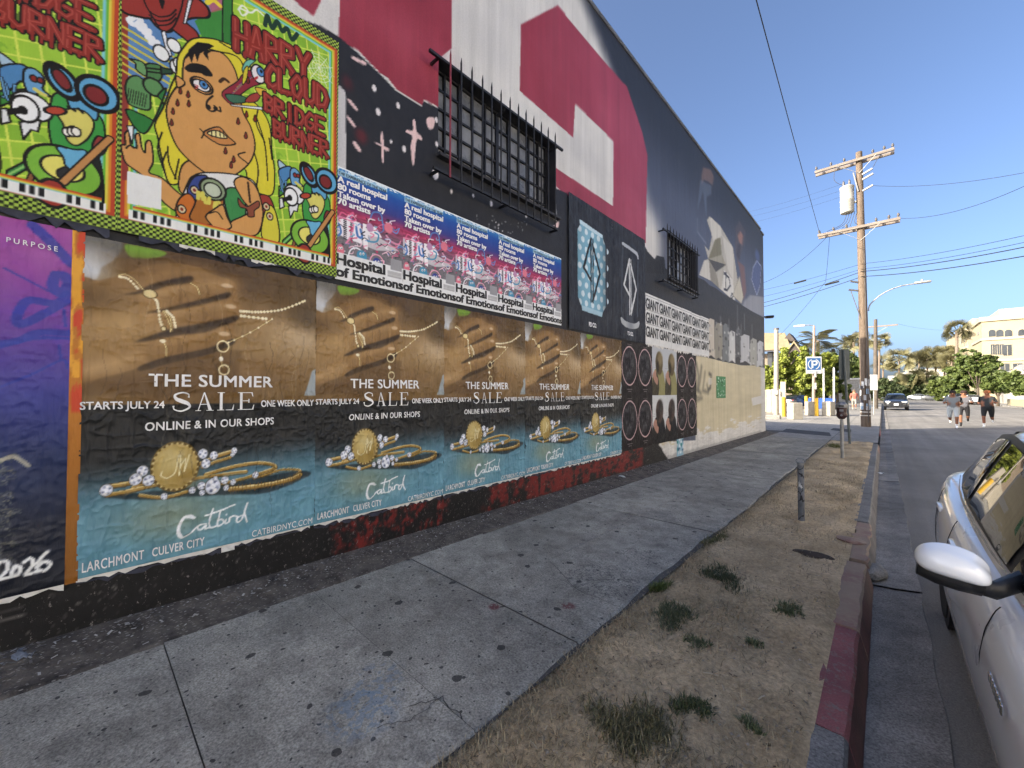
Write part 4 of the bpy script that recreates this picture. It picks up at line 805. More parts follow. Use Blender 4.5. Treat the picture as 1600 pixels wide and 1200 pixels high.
# popped eye with red cord
p1([(760, 670), (860, 600), (900, 550), (960, 520), (1050, 600), (960, 640), (880, 700), (830, 760), (770, 720)], '8c2c3a', lw=.006)
for i in range(14): s1([(800+i*6, 720-i*8), (900+i*8, 620-i*6)], .004, ('c8506a', '5a3a7c', 'd8ae3c', '3a6a5a')[i % 4])
p1([(780, 690), (900, 700), (940, 740), (830, 750)], '3d6a52', lw=.006); p1([(960, 690), (1030, 680), (1000, 740), (920, 740)], 'a04038', lw=.006); p1([(990, 640), (1070, 660), (1030, 700)], 'd8ae3c', lw=.006); p1([(815, 760), (1050, 780), (1045, 800), (820, 770)], 'e8ecec', False, lw=.005)
p1([(900, 500), (930, 450), (1000, 440), (960, 480), (910, 540)], '6fb8a4', lw=.005); p1([(910, 520), (940, 490), (930, 580), (900, 620)], 'd8c838', lw=.005)
ch.ell(q1(1015, 545), (.048, .068), 'e8e2e2', line=K, lw=.009); ch.ell(q1(1030, 530), (.026, .034), '4d86c0', line=K, lw=.006); ch.ell(q1(1034, 526), (.01, .013), K)
for i in range(6): s1([(985, 570+i*4), (1010, 560+i*3)], .003, 'b83a3a')
# nose, mouth, drops
s1([(690, 700), (650, 740), (650, 790), (690, 810), (720, 790), (700, 770)], .011, K); s1([(720, 800), (745, 810), (740, 780)], .011, K); ch.ell(q1(662, 780), (.012, .016), K); ch.ell(q1(705, 790), (.01, .012), K)
p1([(625, 965), (680, 930), (740, 925), (800, 990), (850, 1040), (760, 1050), (690, 1020)], 'c58548'); p1([(650, 965), (700, 945), (760, 965), (790, 1000), (720, 995)], 'e6dd9a', lw=.008)
for x in (680, 710, 740, 765): s1([(x, 948), (x+3, 990)], .006, K)
s1([(600, 935), (625, 965), (610, 1000)], .008, K); s1([(920, 1100), (870, 1120), (940, 1180)], .009, K)
for x, y in ((440, 750), (408, 810), (398, 890), (870, 880), (925, 980), (780, 1090), (838, 1150), (820, 1190), (930, 830), (940, 590), (460, 665), (515, 690), (520, 755), (990, 860)): p1([(x, y-26), (x+12, y+10), (x, y+24), (x-12, y+10)], '7a2a1c', lw=.005)
# raised hand, left arm
p1([(40, 140), (70, 130), (65, 60), (95, 40), (110, 140), (150, 150), (140, 70), (170, 60), (185, 150), (210, 190), (215, 120), (245, 105), (262, 160), (265, 260), (240, 330), (330, 370), (440, 470), (560, 560), (560, 640), (440, 610), (330, 530), (210, 370), (80, 270), (50, 200)], SK, True, q=q2)
s1([(75, 160), (100, 140), (150, 160)], .008, K, q=q2); p1([(80, 0), (130, 0), (120, 130), (95, 50)], 'e6e9ea', False, lw=.006, q=q2)
# shirt with coloured round shapes, drink can, right arm
p1([(510, 410), (560, 350), (660, 330), (880, 350), (1000, 420), (1030, 660), (960, 780), (520, 690), (430, 640)], 'e2e2de', q=q2)
p1([(510, 450), (560, 360), (650, 360), (600, 470), (540, 560)], '3a4a8c', q=q2); p1([(430, 620), (450, 520), (520, 480), (570, 560), (520, 680)], 'c8702c', q=q2); p1([(770, 520), (800, 440), (900, 470), (920, 640), (830, 700)], '3f8a4c', q=q2); p1([(1010, 500), (1090, 500), (1130, 600), (1100, 640), (1040, 640)], '9c3a30', q=q2); p1([(1050, 640), (1090, 560), (1140, 620), (1160, 820), (1040, 790)], 'd6cc40', q=q2)
for x, y in ((470, 590), (560, 455), (1095, 640), (1070, 570)): ch.ell(q2(x, y), (.022, .028), 'd8c8a0', line=K, lw=.007); ch.ell(q2(x, y), (.009, .012), '8a3020')
p1([(560, 560), (620, 430), (760, 500), (740, 640), (660, 700), (530, 660)], 'a8692c', q=q2); ch.ell(q2(692, 450), (.075, .075), '8fa07c', line=K, lw=.014); ch.ell(q2(690, 455), (.05, .05), 'c2ccb4', line=K, lw=.01)
for k_, (x, y) in enumerate(((600, 480), (650, 520), (715, 560))): s1(([(x-15, y+35), (x-12, y-10), (x+2, y+15), (x+18, y-5), (x+20, y+42)], [(x-18, y-15), (x-12, y+25), (x+12, y+28), (x+16, y-8)], [(x+20, y-18), (x-8, y-14), (x-14, y+20), (x+10, y+30), (x+18, y+8), (x+4, y+8)])[k_], .022, 'd8cf5c', False, q=q2)
p1([(840, 400), (900, 360), (990, 420), (1040, 560), (1040, 680), (1000, 770), (900, 770), (810, 740), (820, 680), (900, 640), (960, 600), (900, 520)], SK, q=q2); p1([(640, 640), (700, 590), (760, 560), (790, 640), (820, 720), (720, 740), (680, 700)], SK, q=q2); s1([(665, 620), (720, 610), (760, 660)], .008, K, q=q2)
p1([(870, 510), (930, 570), (1010, 530), (1020, 570), (985, 600), (985, 640), (940, 640), (930, 590), (880, 570)], '8a4a34', lw=.007, q=q2); s1([(940, 400), (955, 540)], .014, '3a2418', q=q2)
# corner scene drawn from the left copy: green furniture, winged insect, paper roll, plunger, striped creature
mp0 = ch.mp; ch.mp = mpl
pL = lambda L, c_, sm=True, lw=.009, line=K: p1(L, c_, sm, line, lw, qL); sL = lambda L, wd, c_, sm=True: s1(L, wd, c_, sm, qL)
pL([(0, 490), (130, 480), (140, 520), (0, 570)], '3f8a3a', False); pL([(40, 900), (290, 770), (300, 800), (40, 950)], '3a8440', False); sL([(40, 925), (300, 785)], .01, '8cc46a')
pL([(265, 560), (300, 500), (400, 560), (520, 620), (545, 740), (500, 900), (540, 1090), (420, 1060), (270, 760)], '3f9a44'); pL([(470, 880), (520, 850), (535, 1090), (420, 1060)], '1c1f1a', True)
ch.ell(qL(340, 900), (.15, .135), '7cb83c', .98, rot=-.2, line=K, lw=.014); ch.ell(qL(330, 890), (.085, .07), 'e4dc6c', line=K, lw=.01)
pL([(0, 290), (60, 330), (110, 370), (140, 420), (60, 410), (0, 340)], 'a8c4d8'); pL([(0, 370), (90, 350), (150, 370), (180, 430), (110, 440), (60, 480), (20, 450)], '4f86b8'); pL([(130, 380), (170, 370), (215, 400), (235, 440), (225, 480), (270, 520), (200, 500), (190, 530), (150, 500), (125, 440)], '6aa0cc')
sL([(185, 480), (215, 500), (235, 510)], .02, 'd8d068'); ch.ell(qL(178, 425), (.014, .018), '8a2a24', line=K, lw=.006); ch.ell(qL(212, 435), (.012, .016), '8a2a24', line=K, lw=.006)
for L in ([(30, 450), (45, 500), (20, 520)], [(80, 460), (75, 495)], [(10, 420), (30, 500), (45, 535)]): sL(L, .016, K); sL(L, .008, '6aa0cc')
ch.ell(qL(170, 570), (.075, .075), 'eceeee', line=K, lw=.01); pL([(105, 650), (215, 640), (200, 700), (165, 690), (125, 740)], 'e6e8e8', False); ch.ell(qL(135, 582), (.05, .07), 'f2f3f2', line=K, lw=.01); ch.ell(qL(122, 588), (.018, .024), K); sL([(20, 600), (110, 590)], .03, K); pL([(5, 580), (40, 580), (60, 650), (10, 660)], 'd8dcdc', False)
# creature with round ears and a yellow muzzle, holding a plunger
pL([(350, 500), (400, 470), (470, 500), (510, 570), (500, 640), (440, 600), (370, 580)], '5fa4cc'); ch.ell(qL(328, 440), (.058, .09), '5fa4cc', rot=.5, line=K, lw=.02); ch.ell(qL(322, 430), (.03, .058), '7c2a2a', rot=.5, line=K, lw=.01); ch.ell(qL(512, 505), (.09, .1), '5fa4cc', line=K, lw=.022); ch.ell(qL(500, 510), (.05, .055), '7c2a2a', line=K, lw=.014)
pL([(300, 600), (380, 580), (450, 600), (490, 660), (460, 730), (400, 770), (350, 740), (330, 660)], 'd8cf6a'); ch.ell(qL(290, 590), (.045, .022), 'b0442c', rot=.5, line=K, lw=.008)
for x in (350, 375, 397): ch.ell(qL(x, 700), (.019, .026), 'f2f0e4', line=K, lw=.007)
sL([(340, 680), (380, 670), (420, 690)], .008, K); sL([(355, 570), (390, 590)], .014, K); sL([(410, 580), (430, 600)], .014, K)
pL([(295, 775), (380, 790), (450, 800), (440, 880), (380, 900), (340, 870), (330, 830)], '6ab0d4'); pL([(300, 900), (350, 880), (360, 930), (310, 935)], '2a2a2a'); pL([(480, 770), (510, 720), (560, 750), (540, 810), (490, 820)], '8c3a34')
sL([(330, 960), (570, 735)], .044, K); sL([(330, 960), (570, 735)], .028, 'c08a50')
pL([(180, 990), (240, 945), (310, 960), (345, 1010), (340, 1070), (290, 1090), (220, 1060), (190, 1030)], '9c3428', lw=.016); ch.ell(qL(235, 985), (.03, .016), 'c8685c', .7, soft=.5); pL([(140, 950), (160, 910), (178, 940), (160, 970)], '8a5a34', lw=.006)
ch.mp = mp0
# web, flourish, dripping lettering
for i in range(12): a_ = i*math.pi/6; c0 = mp(*q1(1445, 500)); ch.stroke([c0, (c0[0]+.13*math.cos(a_), c0[1]+.14*math.sin(a_))], .005, 'e8eedc', .9, raw=True)
for r_ in (.03, .055, .08, .105): ch.stroke([(c0[0]+r_*math.cos(a_), c0[1]+r_*1.08*math.sin(a_)) for a_ in np.arange(0, 6.3, .52)], .0045, 'e8eedc', .9, raw=True)
s1([(870, 90), (900, 60), (940, 100), (900, 130), (880, 80), (960, 110), (1000, 90), (1050, 130)], .012, 'e8eedc'); s1([(1060, 200), (1080, 130), (1110, 220), (1150, 170), (1180, 240), (1220, 220), (1250, 300), (1290, 260)], .03, '1c3a2a')
SF = {'H': [[(0, 0), (.03, 1)], [(1, 0), (.97, 1)], [(0, .5), (1, .5)]], 'A': [[(0, 0), (.5, 1), (1, 0)], [(.2, .35), (.8, .35)]], 'R': [[(0, 0), (0, 1), (.8, .9), (.85, .6), (0, .48), (1, 0)]], 'Y': [[(0, 1), (.5, .5), (1, 1)], [(.5, .5), (.5, 0)]], 'C': [[(1, .85), (.5, 1), (0, .6), (.1, .15), (.6, 0), (1, .2)]], 'L': [[(0, 1), (0, 0), (1, .05)]], 'O': [[(.5, 1), (0, .6), (.15, .1), (.6, 0), (1, .4), (.9, .85), (.5, 1)]], 'U': [[(0, 1), (.05, .2), (.5, 0), (.95, .2), (1, 1)]], 'D': [[(0, 0), (0, 1), (.7, .85), (1, .5), (.7, .1), (0, 0)]], 'B': [[(0, 0), (0, 1), (.8, .85), (.7, .55), (0, .5), (.95, .35), (.8, .05), (0, 0)]], 'I': [[(.5, 0), (.5, 1)]], 'G': [[(1, .85), (.5, 1), (0, .6), (.1, .15), (.6, 0), (1, .25), (1, .45), (.55, .45)]], 'E': [[(1, 1), (0, 1), (0, 0), (1, 0)], [(0, .5), (.8, .5)]], 'N': [[(0, 0), (0, 1), (1, 0), (1, 1)]]}
def word(s_, tl, tr, hl, hr, wd):                                    # top-left and top-right pixel of the word, letter heights
    n = len(s_)
    for pas, (c_, ex) in enumerate(((K, .018), ('8c2f26', 0.))):
        for i, cch in enumerate(s_):
            t0, t1 = (i+.06)/n, (i+.86)/n
            if cch == 'I': t0, t1 = (i+.2)/n, (i+.7)/n
            def mpc(u, v):
                t = t0+(t1-t0)*u; x = tl[0]+(tr[0]-tl[0])*t; y = tl[1]+(tr[1]-tl[1])*t; return (x, y+(hl+(hr-hl)*t)*(1-v))
            for L in SF[cch]:
                P_ = [mpc(*p_) for p_ in L]; P_ = [(p_[0]+random.Random(i*31+k_).uniform(-.8, .8), p_[1]+random.Random(i*17+k_).uniform(-.8, .8)) for k_, p_ in enumerate(P_)]; ch.stroke(P_, wd+ex, c_)
                if pas: ch.stroke([(a_-.8, b_-.8) for a_, b_ in P_], wd*.25, 'b8584a', .7)
            for dxx in (.15, .75): a_ = mpc(dxx, 0); b_ = (a_[0], a_[1]+random.Random(i*7+int(dxx*9)).uniform(2, 7)); ch.stroke([a_, b_], wd*.45+ex*.8, c_)
word('HARRY', (365, 34), (484, 90), 46, 38, .046); word('CLOUD', (414, 104), (512, 142), 32, 33, .04); word('BRIDGE', (412, 150), (506, 190), 24, 26, .03); word('BURNER', (426, 190), (512, 225), 24, 24, .03)
# piano keys
m = (B > .088) & (B < .15) & (A > .05) & (A < HW-.05)
C[m] = hexc('eceeea'); u = (A-.05) % .27
for k0 in (.02, .055, .115, .15, .185): C[m & (u > k0) & (u < k0+.02) & (B > .103)] = hexc('1a1a1c')
for d, c_ in ((.15, '7cc6cc'), (.157, 'd8d04c'), (.164, 'd88a2c'), (.171, 'b8482a')): C[(B > d) & (B < d+.008) & (A > .07) & (A < HW-.07)] = hexc(c_)
ch.poly([(198, 270), (251, 283), (251, 330), (198, 320)], 'e9ebe8')                   # blank pale panel
C *= .97
me_h = sheet('print', ch, M_matte, 81, .0022, cell=20)
for i, lb_ in enumerate(('full cartoon concert poster with a yellow-haired head above the largest jewellery poster', 'cut-off cartoon concert poster at the left edge, above the purple poster')):
    p = thing('concert_poster', (WX+.03, HYL-i*HW, Z_B), lb_, 'poster', 'cartoon concert posters side by side'); O('print', me_h, p)
    mb = MB(); mb.box((-.016, HW/2, HH/2), (.028, HW-.004, HH-.01)); mb.obj('paper_stack', M_tornd, p)
    mb = MB(); ragged(mb, -.02 if i else .1, HW, .012, .015, .075, -.004, 120+i, .04); mb.obj('torn_backing', M_tornd, p, fix=False)
    mb = MB()
    for a0_, a1_ in ((.3, .5), (.72, .9)): mb = MB(); ragged(mb, a0_, a1_, .004, .01, .035, -.002, 130+i, .03); mb.obj('torn_edge', M_torn, p, fix=False)
# ------------------------------------------------------------------ five hospital art-show posters
SW, SH = PW/2, 1.0; HY0 = WP(628, 400)[0]-SW; mp = local(HY0+SW, 2.44)                  # traced from the second one
cq = canvas(SW, SH, 150, 215, mp, '2a4f94'); C = cq.C; A, B = np.meshgrid(cq.a, cq.b)
for ci in range(3): C[..., ci] = np.interp(B, [.2, .5, .62, .74, .9, 1.], [hexc(x)[ci] for x in ('6c6c70', '7d5a6c', 'a83a5c', '3a3f86', '2452a0', '3a86bc')])
C[:] += ((snoise(C.shape[:2], (30, 5), 140)-.5)*.3*soft_at(.75, .6, B))[..., None]*np.array([1.4, .5, .8])
q9 = lambda x, y: (520+x/5.715, 260+y/5.715); G9 = lambda L: [q9(*p_) for p_ in L]
gr_ = B < .42; C[gr_] = C[gr_]*.4+hexc('77777a')*.6*(1+.5*(snoise(C.shape[:2], 8, 141)-.5))[gr_, None]
cq.poly(G9([(610, 640), (720, 690), (860, 760), (1000, 850), (1060, 900), (900, 900), (620, 780)]), 'd6d2d6', .85, soft=1); cq.poly(G9([(640, 660), (700, 650), (790, 690), (800, 850), (700, 820), (640, 780)]), 'efe9ee'); cq.poly(G9([(805, 690), (900, 720), (940, 800), (840, 780), (840, 900), (810, 880)]), 'f2eef0')
for i in range(11): cq.stroke([q9(675, 660+i*15), q9(690, 668+i*15)], .012, '26262c'); cq.stroke([q9(720, 690+i*13), q9(732, 696+i*13)], .01, '3a3a40')
for L, wd, c_ in (([(640, 650), (660, 610), (700, 630), (740, 610), (720, 660)], .014, 'e0648c'), ([(620, 640), (690, 660), (740, 700), (720, 800), (690, 850)], .016, 'e48aa8'), ([(860, 640), (880, 600), (930, 610), (945, 700), (950, 740)], .014, '5a86c4'), ([(840, 830), (900, 830), (915, 780), (890, 760)], .016, '4a92b4'), ([(760, 720), (770, 790), (800, 800), (790, 740)], .022, '4a78b8'), ([(640, 700), (655, 760), (640, 790)], .018, '4a78b8'), ([(950, 690), (990, 720), (1040, 760), (1060, 720)], .012, '6a90d0'), ([(900, 880), (960, 850), (1040, 870), (1070, 820)], .012, 'e08aa4'), ([(970, 780), (1010, 830), (1060, 850)], .02, 'd89ab0')): cq.stroke(G9(L), wd, c_, .95, sm=True)
for i in range(90):
    x, y = random.uniform(615, 1060), random.uniform(640, 1000); a_ = random.uniform(0, 6.3); L = random.uniform(12, 55); c_ = ('e87aa0', 'f4e8ee', '5a86c4', 'c83a6a', '2c2c34', 'f0c8d4', '7ab4d0')[i % 7]
    cq.stroke(G9([(x, y), (x+L*math.cos(a_)*.7, y+L*math.sin(a_)*.5), (x+L*math.cos(a_+.9), y+L*.8*math.sin(a_+.9))]), random.uniform(.004, .012), c_, .9, sm=True)
cq.ell(q9(765, 960), (.075, .085), '7a7a7e', 0., line='e9ebee', lw=.012); cq.ell(q9(905, 1000), (.07, .08), '7a7a7e', 0., line='e8a8bc', lw=.011); cq.ell(q9(800, 945), (.05, .05), '4a92b4', soft=.15); cq.ell(q9(905, 1000), (.042, .05), '3a4a94', soft=.15); cq.ell(q9(650, 910), (.035, .06), 'e0788c', soft=.15); cq.ell(q9(855, 720), (.035, .04), 'c090b4', soft=.2); cq.ell(q9(985, 720), (.045, .05), 'dc7a8c', soft=.2)
for x, y in ((790, 930), (810, 930), (895, 990), (915, 990), (645, 890), (660, 890)): cq.ell(q9(x, y), (.01, .013), 'f4f4f4'); cq.ell(q9(x+1, y+2), (.004, .006), '202020')
C[B < .238] = hexc('e6e7e7'); cq.poly([(.535, .2), (.655, .2), (.655, .31), (.535, .31)], '9a9a9d', raw=True); cq.poly([(.5, .125), (.655, .125), (.655, .19), (.5, .19)], 'cfcfcf', raw=True)
for i in range(7): cq.stroke([(.505, .133+i*.008), (.65, .133+i*.008)], .003, '8a8a8a', raw=True)
cq.poly(G9([(630, 275), (975, 400), (975, 440), (630, 318)]), 'a8cfe4', .9); C[B > .985] = hexc('e8eef0'); C[(B > .97) & (snoise(C.shape[:2], 9, 144) > .55)] = hexc('dfe8ec')
me_q = sheet('print', cq, M_matte, 83, .0025, cell=12)
lines_w = []; lines_k = []
for s_, x1, yb in (('A real hospital', 972, 360), ('80 rooms', 856, 418), ('Taken over by', 958, 478), ('70 artists', 855, 532)):
    a0, b0 = mp(*q9(632, yb)); a1 = mp(*q9(x1, yb))[0]; mb = MB(); text_box(mb, s_, a0, a1, b0-.010, b0+.042, 0, .045); lines_w.append(drape(mb).mesh('headline', INK_W))
a0, b0 = mp(*q9(634, 305)); a1 = mp(*q9(970, 305))[0]
for args in (('THE EXPERIENCE OF THE YEAR', a0, a1, b0-.006, b0+.022, 0, .01), ('Hospital', .008, .47, .135, .225, 0, .05), ('of Emotions', .008, SW-.005, .028, .112, 0, .05)): mb = MB(); text_box(mb, *args); lines_k.append(drape(mb).mesh('title', INK_K))
for i, lb_ in enumerate(('leftmost, tucked against the cartoon poster', 'second from the cartoon poster', 'the middle one of five', 'fourth from the cartoon poster', 'rightmost, next to the blue can poster')):
    p = thing('art_show_poster', (WX+.016+.001*(i % 2), HY0+i*SW, 2.44), 'blue and pink doodle art poster, '+lb_, 'poster', 'art show posters under the near window'); O('print', me_q, p); [O('headline', me_, p) for me_ in lines_w]; [O('title', me_, p) for me_ in lines_k]
# ------------------------------------------------------------------ two dark drink-can posters
CY0 = 5.03
def can_poster(kind, y0):
    c_ = canvas(PW, 2.1, 130, 200, None, '2c3038'); C = c_.C; A, B = np.meshgrid(c_.a, c_.b); C += ((snoise(C.shape[:2], (9, 120), 150+kind)-.5)*.12+(snoise(C.shape[:2], 40, 152)-.5)*.04)[..., None]
    if kind == 0:
        body = [(.3, 1.76), (1.0, 1.72), (1.02, 1.66), (1.1, 1.56), (1.1, .5), (1.0, .38), (.98, .32), (.36, .34), (.34, .4), (.24, .52), (.24, 1.6), (.31, 1.69)]
        c_.poly(body, '7fb0c6', raw=True); m = c_.mask(np.array(body), slice(None), slice(None))
        g_ = random.Random(5)
        for r0 in range(9):
            for k0 in range(5): c_.ell((.3+k0*.19+(.09 if r0 % 2 else 0), .46+r0*.145), (.05, .05), 'd6e6ec', raw=True)
        C[~m & (A > .2) & (A < 1.15) & (B > .25) & (B < 1.8)] = hexc('2c3038'); 
        C[m] *= (1-.35*np.abs((A[m]-.6)/.5)**3)[:, None]
        c_.poly([(.31, 1.7), (1.0, 1.66), (1.0, 1.72), (.3, 1.77)], 'c4dbe4', raw=True); c_.poly([(.36, .33), (.98, .31), (1.0, .39), (.34, .41)], 'a8c8d6', raw=True); dk = '24282e'; ce = (.66, 1.03)
    else:
        c_.poly([(.36, 1.75), (.42, 1.8), (.95, 1.76), (1.04, 1.66), (1.0, 1.63), (.92, 1.70), (.43, 1.74)], 'b9bec4', raw=True, sm=True); c_.poly([(.3, .4), (.5, .35), (.85, .35), (1.05, .42), (1.02, .3), (.8, .24), (.5, .24), (.33, .3)], 'b4b8ba', raw=True, sm=True); c_.poly([(.3, .5), (.36, 1.7), (.42, 1.72), (.34, .48)], '4a505a', .7, raw=True, soft=4); c_.poly([(1.0, .5), (1.02, 1.6), (.98, 1.6), (.95, .48)], '555b66', .6, raw=True, soft=4); c_.ell((.68, .55), (.12, .5), '5d636d', .5, raw=True, soft=.9); dk = 'd2d5d6'; ce = (.68, 1.02)
    cx, cy = ce
    for sg in (-1, 1):
        c_.stroke([(cx+sg*.025, cy+.52*(1 if sg < 0 else .85)), (cx+sg*.25, cy), (cx+sg*.025, cy-.5*(1 if sg > 0 else .35))], .05, dk, raw=True)
        c_.stroke([(cx+sg*.03, cy-.52), (cx+sg*.03, cy+.52)], .035, dk, raw=True)
    c_.C *= .97
    return sheet('print', c_, M_matte, 153+kind, .006, cell=9), dk
for i, lb_ in enumerate(('dark poster with a pale blue polka-dot can and a split diamond emblem', 'dark poster with a shadowy can and a white split diamond emblem')):
    me_, dk = can_poster(i, 0); p = thing('can_poster', (WX+.017+.002*i, CY0+i*PW, 2.42), lb_, 'poster', 'drink can posters'); O('print', me_, p); mb = MB(); text_box(mb, 'PD CO.', .55, .78, .1, .17, .006, .05); drape(mb); mb.obj('lettering', INK_W, p, fix=False)
# ------------------------------------------------------------------ six white posters of repeated block words
cg = canvas(SW, 1.03, 30, 46, None, 'd9d9d6'); cg.C += ((snoise(cg.C.shape[:2], 12, 160)-.5)*.1)[..., None]; me_g = sheet('print', cg, M_matte, 161, .003, cell=8)
gl = []
for r0 in range(3): mb = MB(); text_box(mb, 'GIANT', .02, SW-.02, .15+r0*.285, .36+r0*.285, .005, .035, .92); gl.append(drape(mb).mesh('lettering', INK_K)); mb = MB(); mb.add([(0, .02, .41+r0*.285), (0, SW-.02, .41+r0*.285), (0, SW-.02, .418+r0*.285), (0, .02, .418+r0*.285)], [(0, 1, 2, 3)]); gl.append(drape(mb).mesh('rule_line', INK_K))
for i, lb_ in enumerate(('first, against the dark can poster', 'second from the dark can poster', 'third from the dark can poster', 'third from the torn tan sheets', 'second from the torn tan sheets', 'last, against the torn tan sheets')):
    p = thing('word_poster', (WX+.014+.001*(i % 3), 7.71+i*SW, 2.43+.01*math.sin(i*3)), 'white poster repeating a black word, '+lb_, 'poster', 'white word posters below the far window'); O('print', me_g, p); [O(me_.name.split('.')[0], me_, p) for me_ in gl]
    mb = MB(); ragged(mb, 0, SW, 0, .01, .07, .002, 170+i, .05, .6); mb.obj('torn_edge', M_torn, p, fix=False)
# ------------------------------------------------------------------ ring posters and head posters in two rows
def ring_poster():
    c_ = canvas(SW, PH/2, 70, 106, None, '1f1a1a'); C = c_.C; A, B = np.meshgrid(c_.a, c_.b); C += ((snoise(C.shape[:2], (5, 60), 180)-.5)*.05)[..., None]
    d = np.hypot((A-SW/2)/.30, (B-.56)/.36); n_ = snoise(C.shape[:2], 22, 181, 5, .6); C[d < 1] = hexc('17161a')+np.clip((n_[d < 1]-.42)*1.6, 0, 1)[:, None]*np.array([.6, .58, .58])*(1-.5*d[d < 1, None]); c_.ell((SW/2, .56), (.3, .36), '000000', 0., raw=True, line='c4a6a6', lw=.022)
    c_.stroke([(.24, .12), (.43, .12)], .018, '8a8080', .8, raw=True); c_.stroke([(.28, .08), (.39, .08)], .012, '8a8080', .8, raw=True); c_.stroke([(.24, .965), (.42, .965)], .012, '8a8080', .7, raw=True); return sheet('print', c_, M_matte, 182, .004, cell=7)
def head_poster(kind):
    c_ = canvas(SW, PH/2, 70, 106, None, 'c9cac9' if kind else 'b9bcc0'); C = c_.C; A, B = np.meshgrid(c_.a, c_.b)
    bd, hd = ('8f8a5c', '5c4f34') if kind == 0 else ('17171a', '4a3a34')
    c_.poly([(.05, 0), (.0, .3), (.1, .5), (.2, .56), (.5, .56), (.62, .4), (.66, 0)], bd, raw=True, sm=True, soft=2); c_.poly([(0, 0), (.3, 0), (.34, .3), (.2, .5), (.05, .4)], '1d1b1a' if kind else '3a352a', .9, raw=True, sm=True, soft=3)
    c_.ell((.36, .68), (.19, .25), hd, raw=True, soft=.12); c_.ell((.42, .78), (.12, .14), '8a7a5a' if kind == 0 else '33302e', .8, raw=True, soft=.5); c_.ell((.27, .6), (.07, .12), '1c1715', .8, raw=True, soft=.6); c_.poly([(.03, .42), (.12, .52), (.2, .5), (.22, .4), (.3, .34), (.25, .22), (.12, .3)], 'b88a76', .9, raw=True, sm=True, soft=2); return sheet('print', c_, M_matte, 184+kind, .004, cell=7)
me_r = ring_poster(); me_hd = [head_poster(0), head_poster(1)]; RX = 5*PW
cols_ = [('ring', 0, 'column beside the last sale poster'), ('ring', 1, 'column touching the head portraits'), ('head', 2, 'left portrait column'), ('head', 3, 'right portrait column'), ('ring', 4, 'column just right of the head portraits'), ('ring', 5, 'column by the bare cream wall')]
for kd, c0, nm in cols_:
    for r0 in range(2):
        if kd == 'ring': lb_ = 'dark poster with a pale ring, %s row, %s' % (('lower', 'upper')[r0], nm)
        else: lb_ = ('head portrait with a dark coat, lower row, ' if r0 == 0 else 'head portrait in yellow-green tones, upper row, ')+nm
        p = thing('ring_poster' if kd == 'ring' else 'portrait_poster', (WX+.01+.0012*((c0+r0) % 3), RX+c0*SW*(1.0), Z_A+.02+r0*PH/2), lb_, 'poster', 'dark ring posters' if kd == 'ring' else 'head portrait posters'); O('print', me_r if kd == 'ring' else me_hd[1-r0], p)
# green stickers on the cream wall and a scrap at its foot
for i, (x, y) in enumerate(((1119, 592), (1126, 592), (1119, 608), (1126, 608))):
    a_, b_ = WP(x, y+14); c_ = canvas(.5, .34, 22, 16, None, '4f8a5c'); 
    for k_ in range(12): c_.ell((random.uniform(.05, .45), random.uniform(.04, .3)), (random.uniform(.02, .06), random.uniform(.01, .03)), 'cfe0d0' if k_ % 2 else '2c5a3a', raw=True)
    T(O('sticker', sheet('sticker', c_, M_matte, 190+i, .002)), 'green patterned sticker on the cream wall, %s of a block of four' % ('upper left', 'upper right', 'lower left', 'lower right')[i], 'sticker', 'green stickers on the cream wall').location = (WX+.006, a_, b_)
c_ = canvas(.42, .5, 24, 30, None, '8fb4c4')
for k_ in range(26): c_.ell((random.uniform(.03, .4), random.uniform(.03, .48)), (random.uniform(.02, .07), random.uniform(.02, .05)), ('d8e4e8', '2f5a78', '3a8a8a', 'b8c8d0')[k_ % 4], raw=True, soft=.2)
a_, b_ = WP(1057, 716); T(O('sticker', sheet('sticker', c_, M_matte, 196, .003)), 'torn blue and white sticker at the foot of the cream wall', 'sticker').location = (WX+.006, a_, b_)
# ================================================================== street furniture
M_galv = mat('galvanised_steel', (.3, .3, .29), .55, .25, 9, .2, 60, metal=.6); M_wood = None
k = NT('weathered_pole_wood'); v = k.noise(6., 6, .7, vec=k.scale((6, 6, .35))); c = k.mix(k.ramp(v, [(.3, 0.), (.7, 1.)]), (.07, .052, .038), (.2, .155, .118)); c = k.mix(k.ramp(k.noise(2., 4, vec=k.scale((9, 9, .12))), [(.58, 0.), (.66, .8)]), c, (.04, .028, .02)); k.base(c); k.set(.9, spec=.2); k.bump(v, .8, .02); M_pole = k.m
k = NT('crossarm_wood'); v = k.noise(5., 5, .7, vec=k.scale((.5, 6, 6))); k.base(k.mix(k.ramp(v, [(.3, 0.), (.7, 1.)]), (.12, .1, .083), (.26, .225, .195))); k.set(.9, spec=.2); k.bump(v, .6, .01); M_arm = k.m
M_cable = mat('black_cable', (.015, .015, .016), .6, .2, 3, 0); M_ins = mat('grey_insulator', (.09, .085, .085), .4, .2, 3, 0)
def gz(x, y): return zg(y)
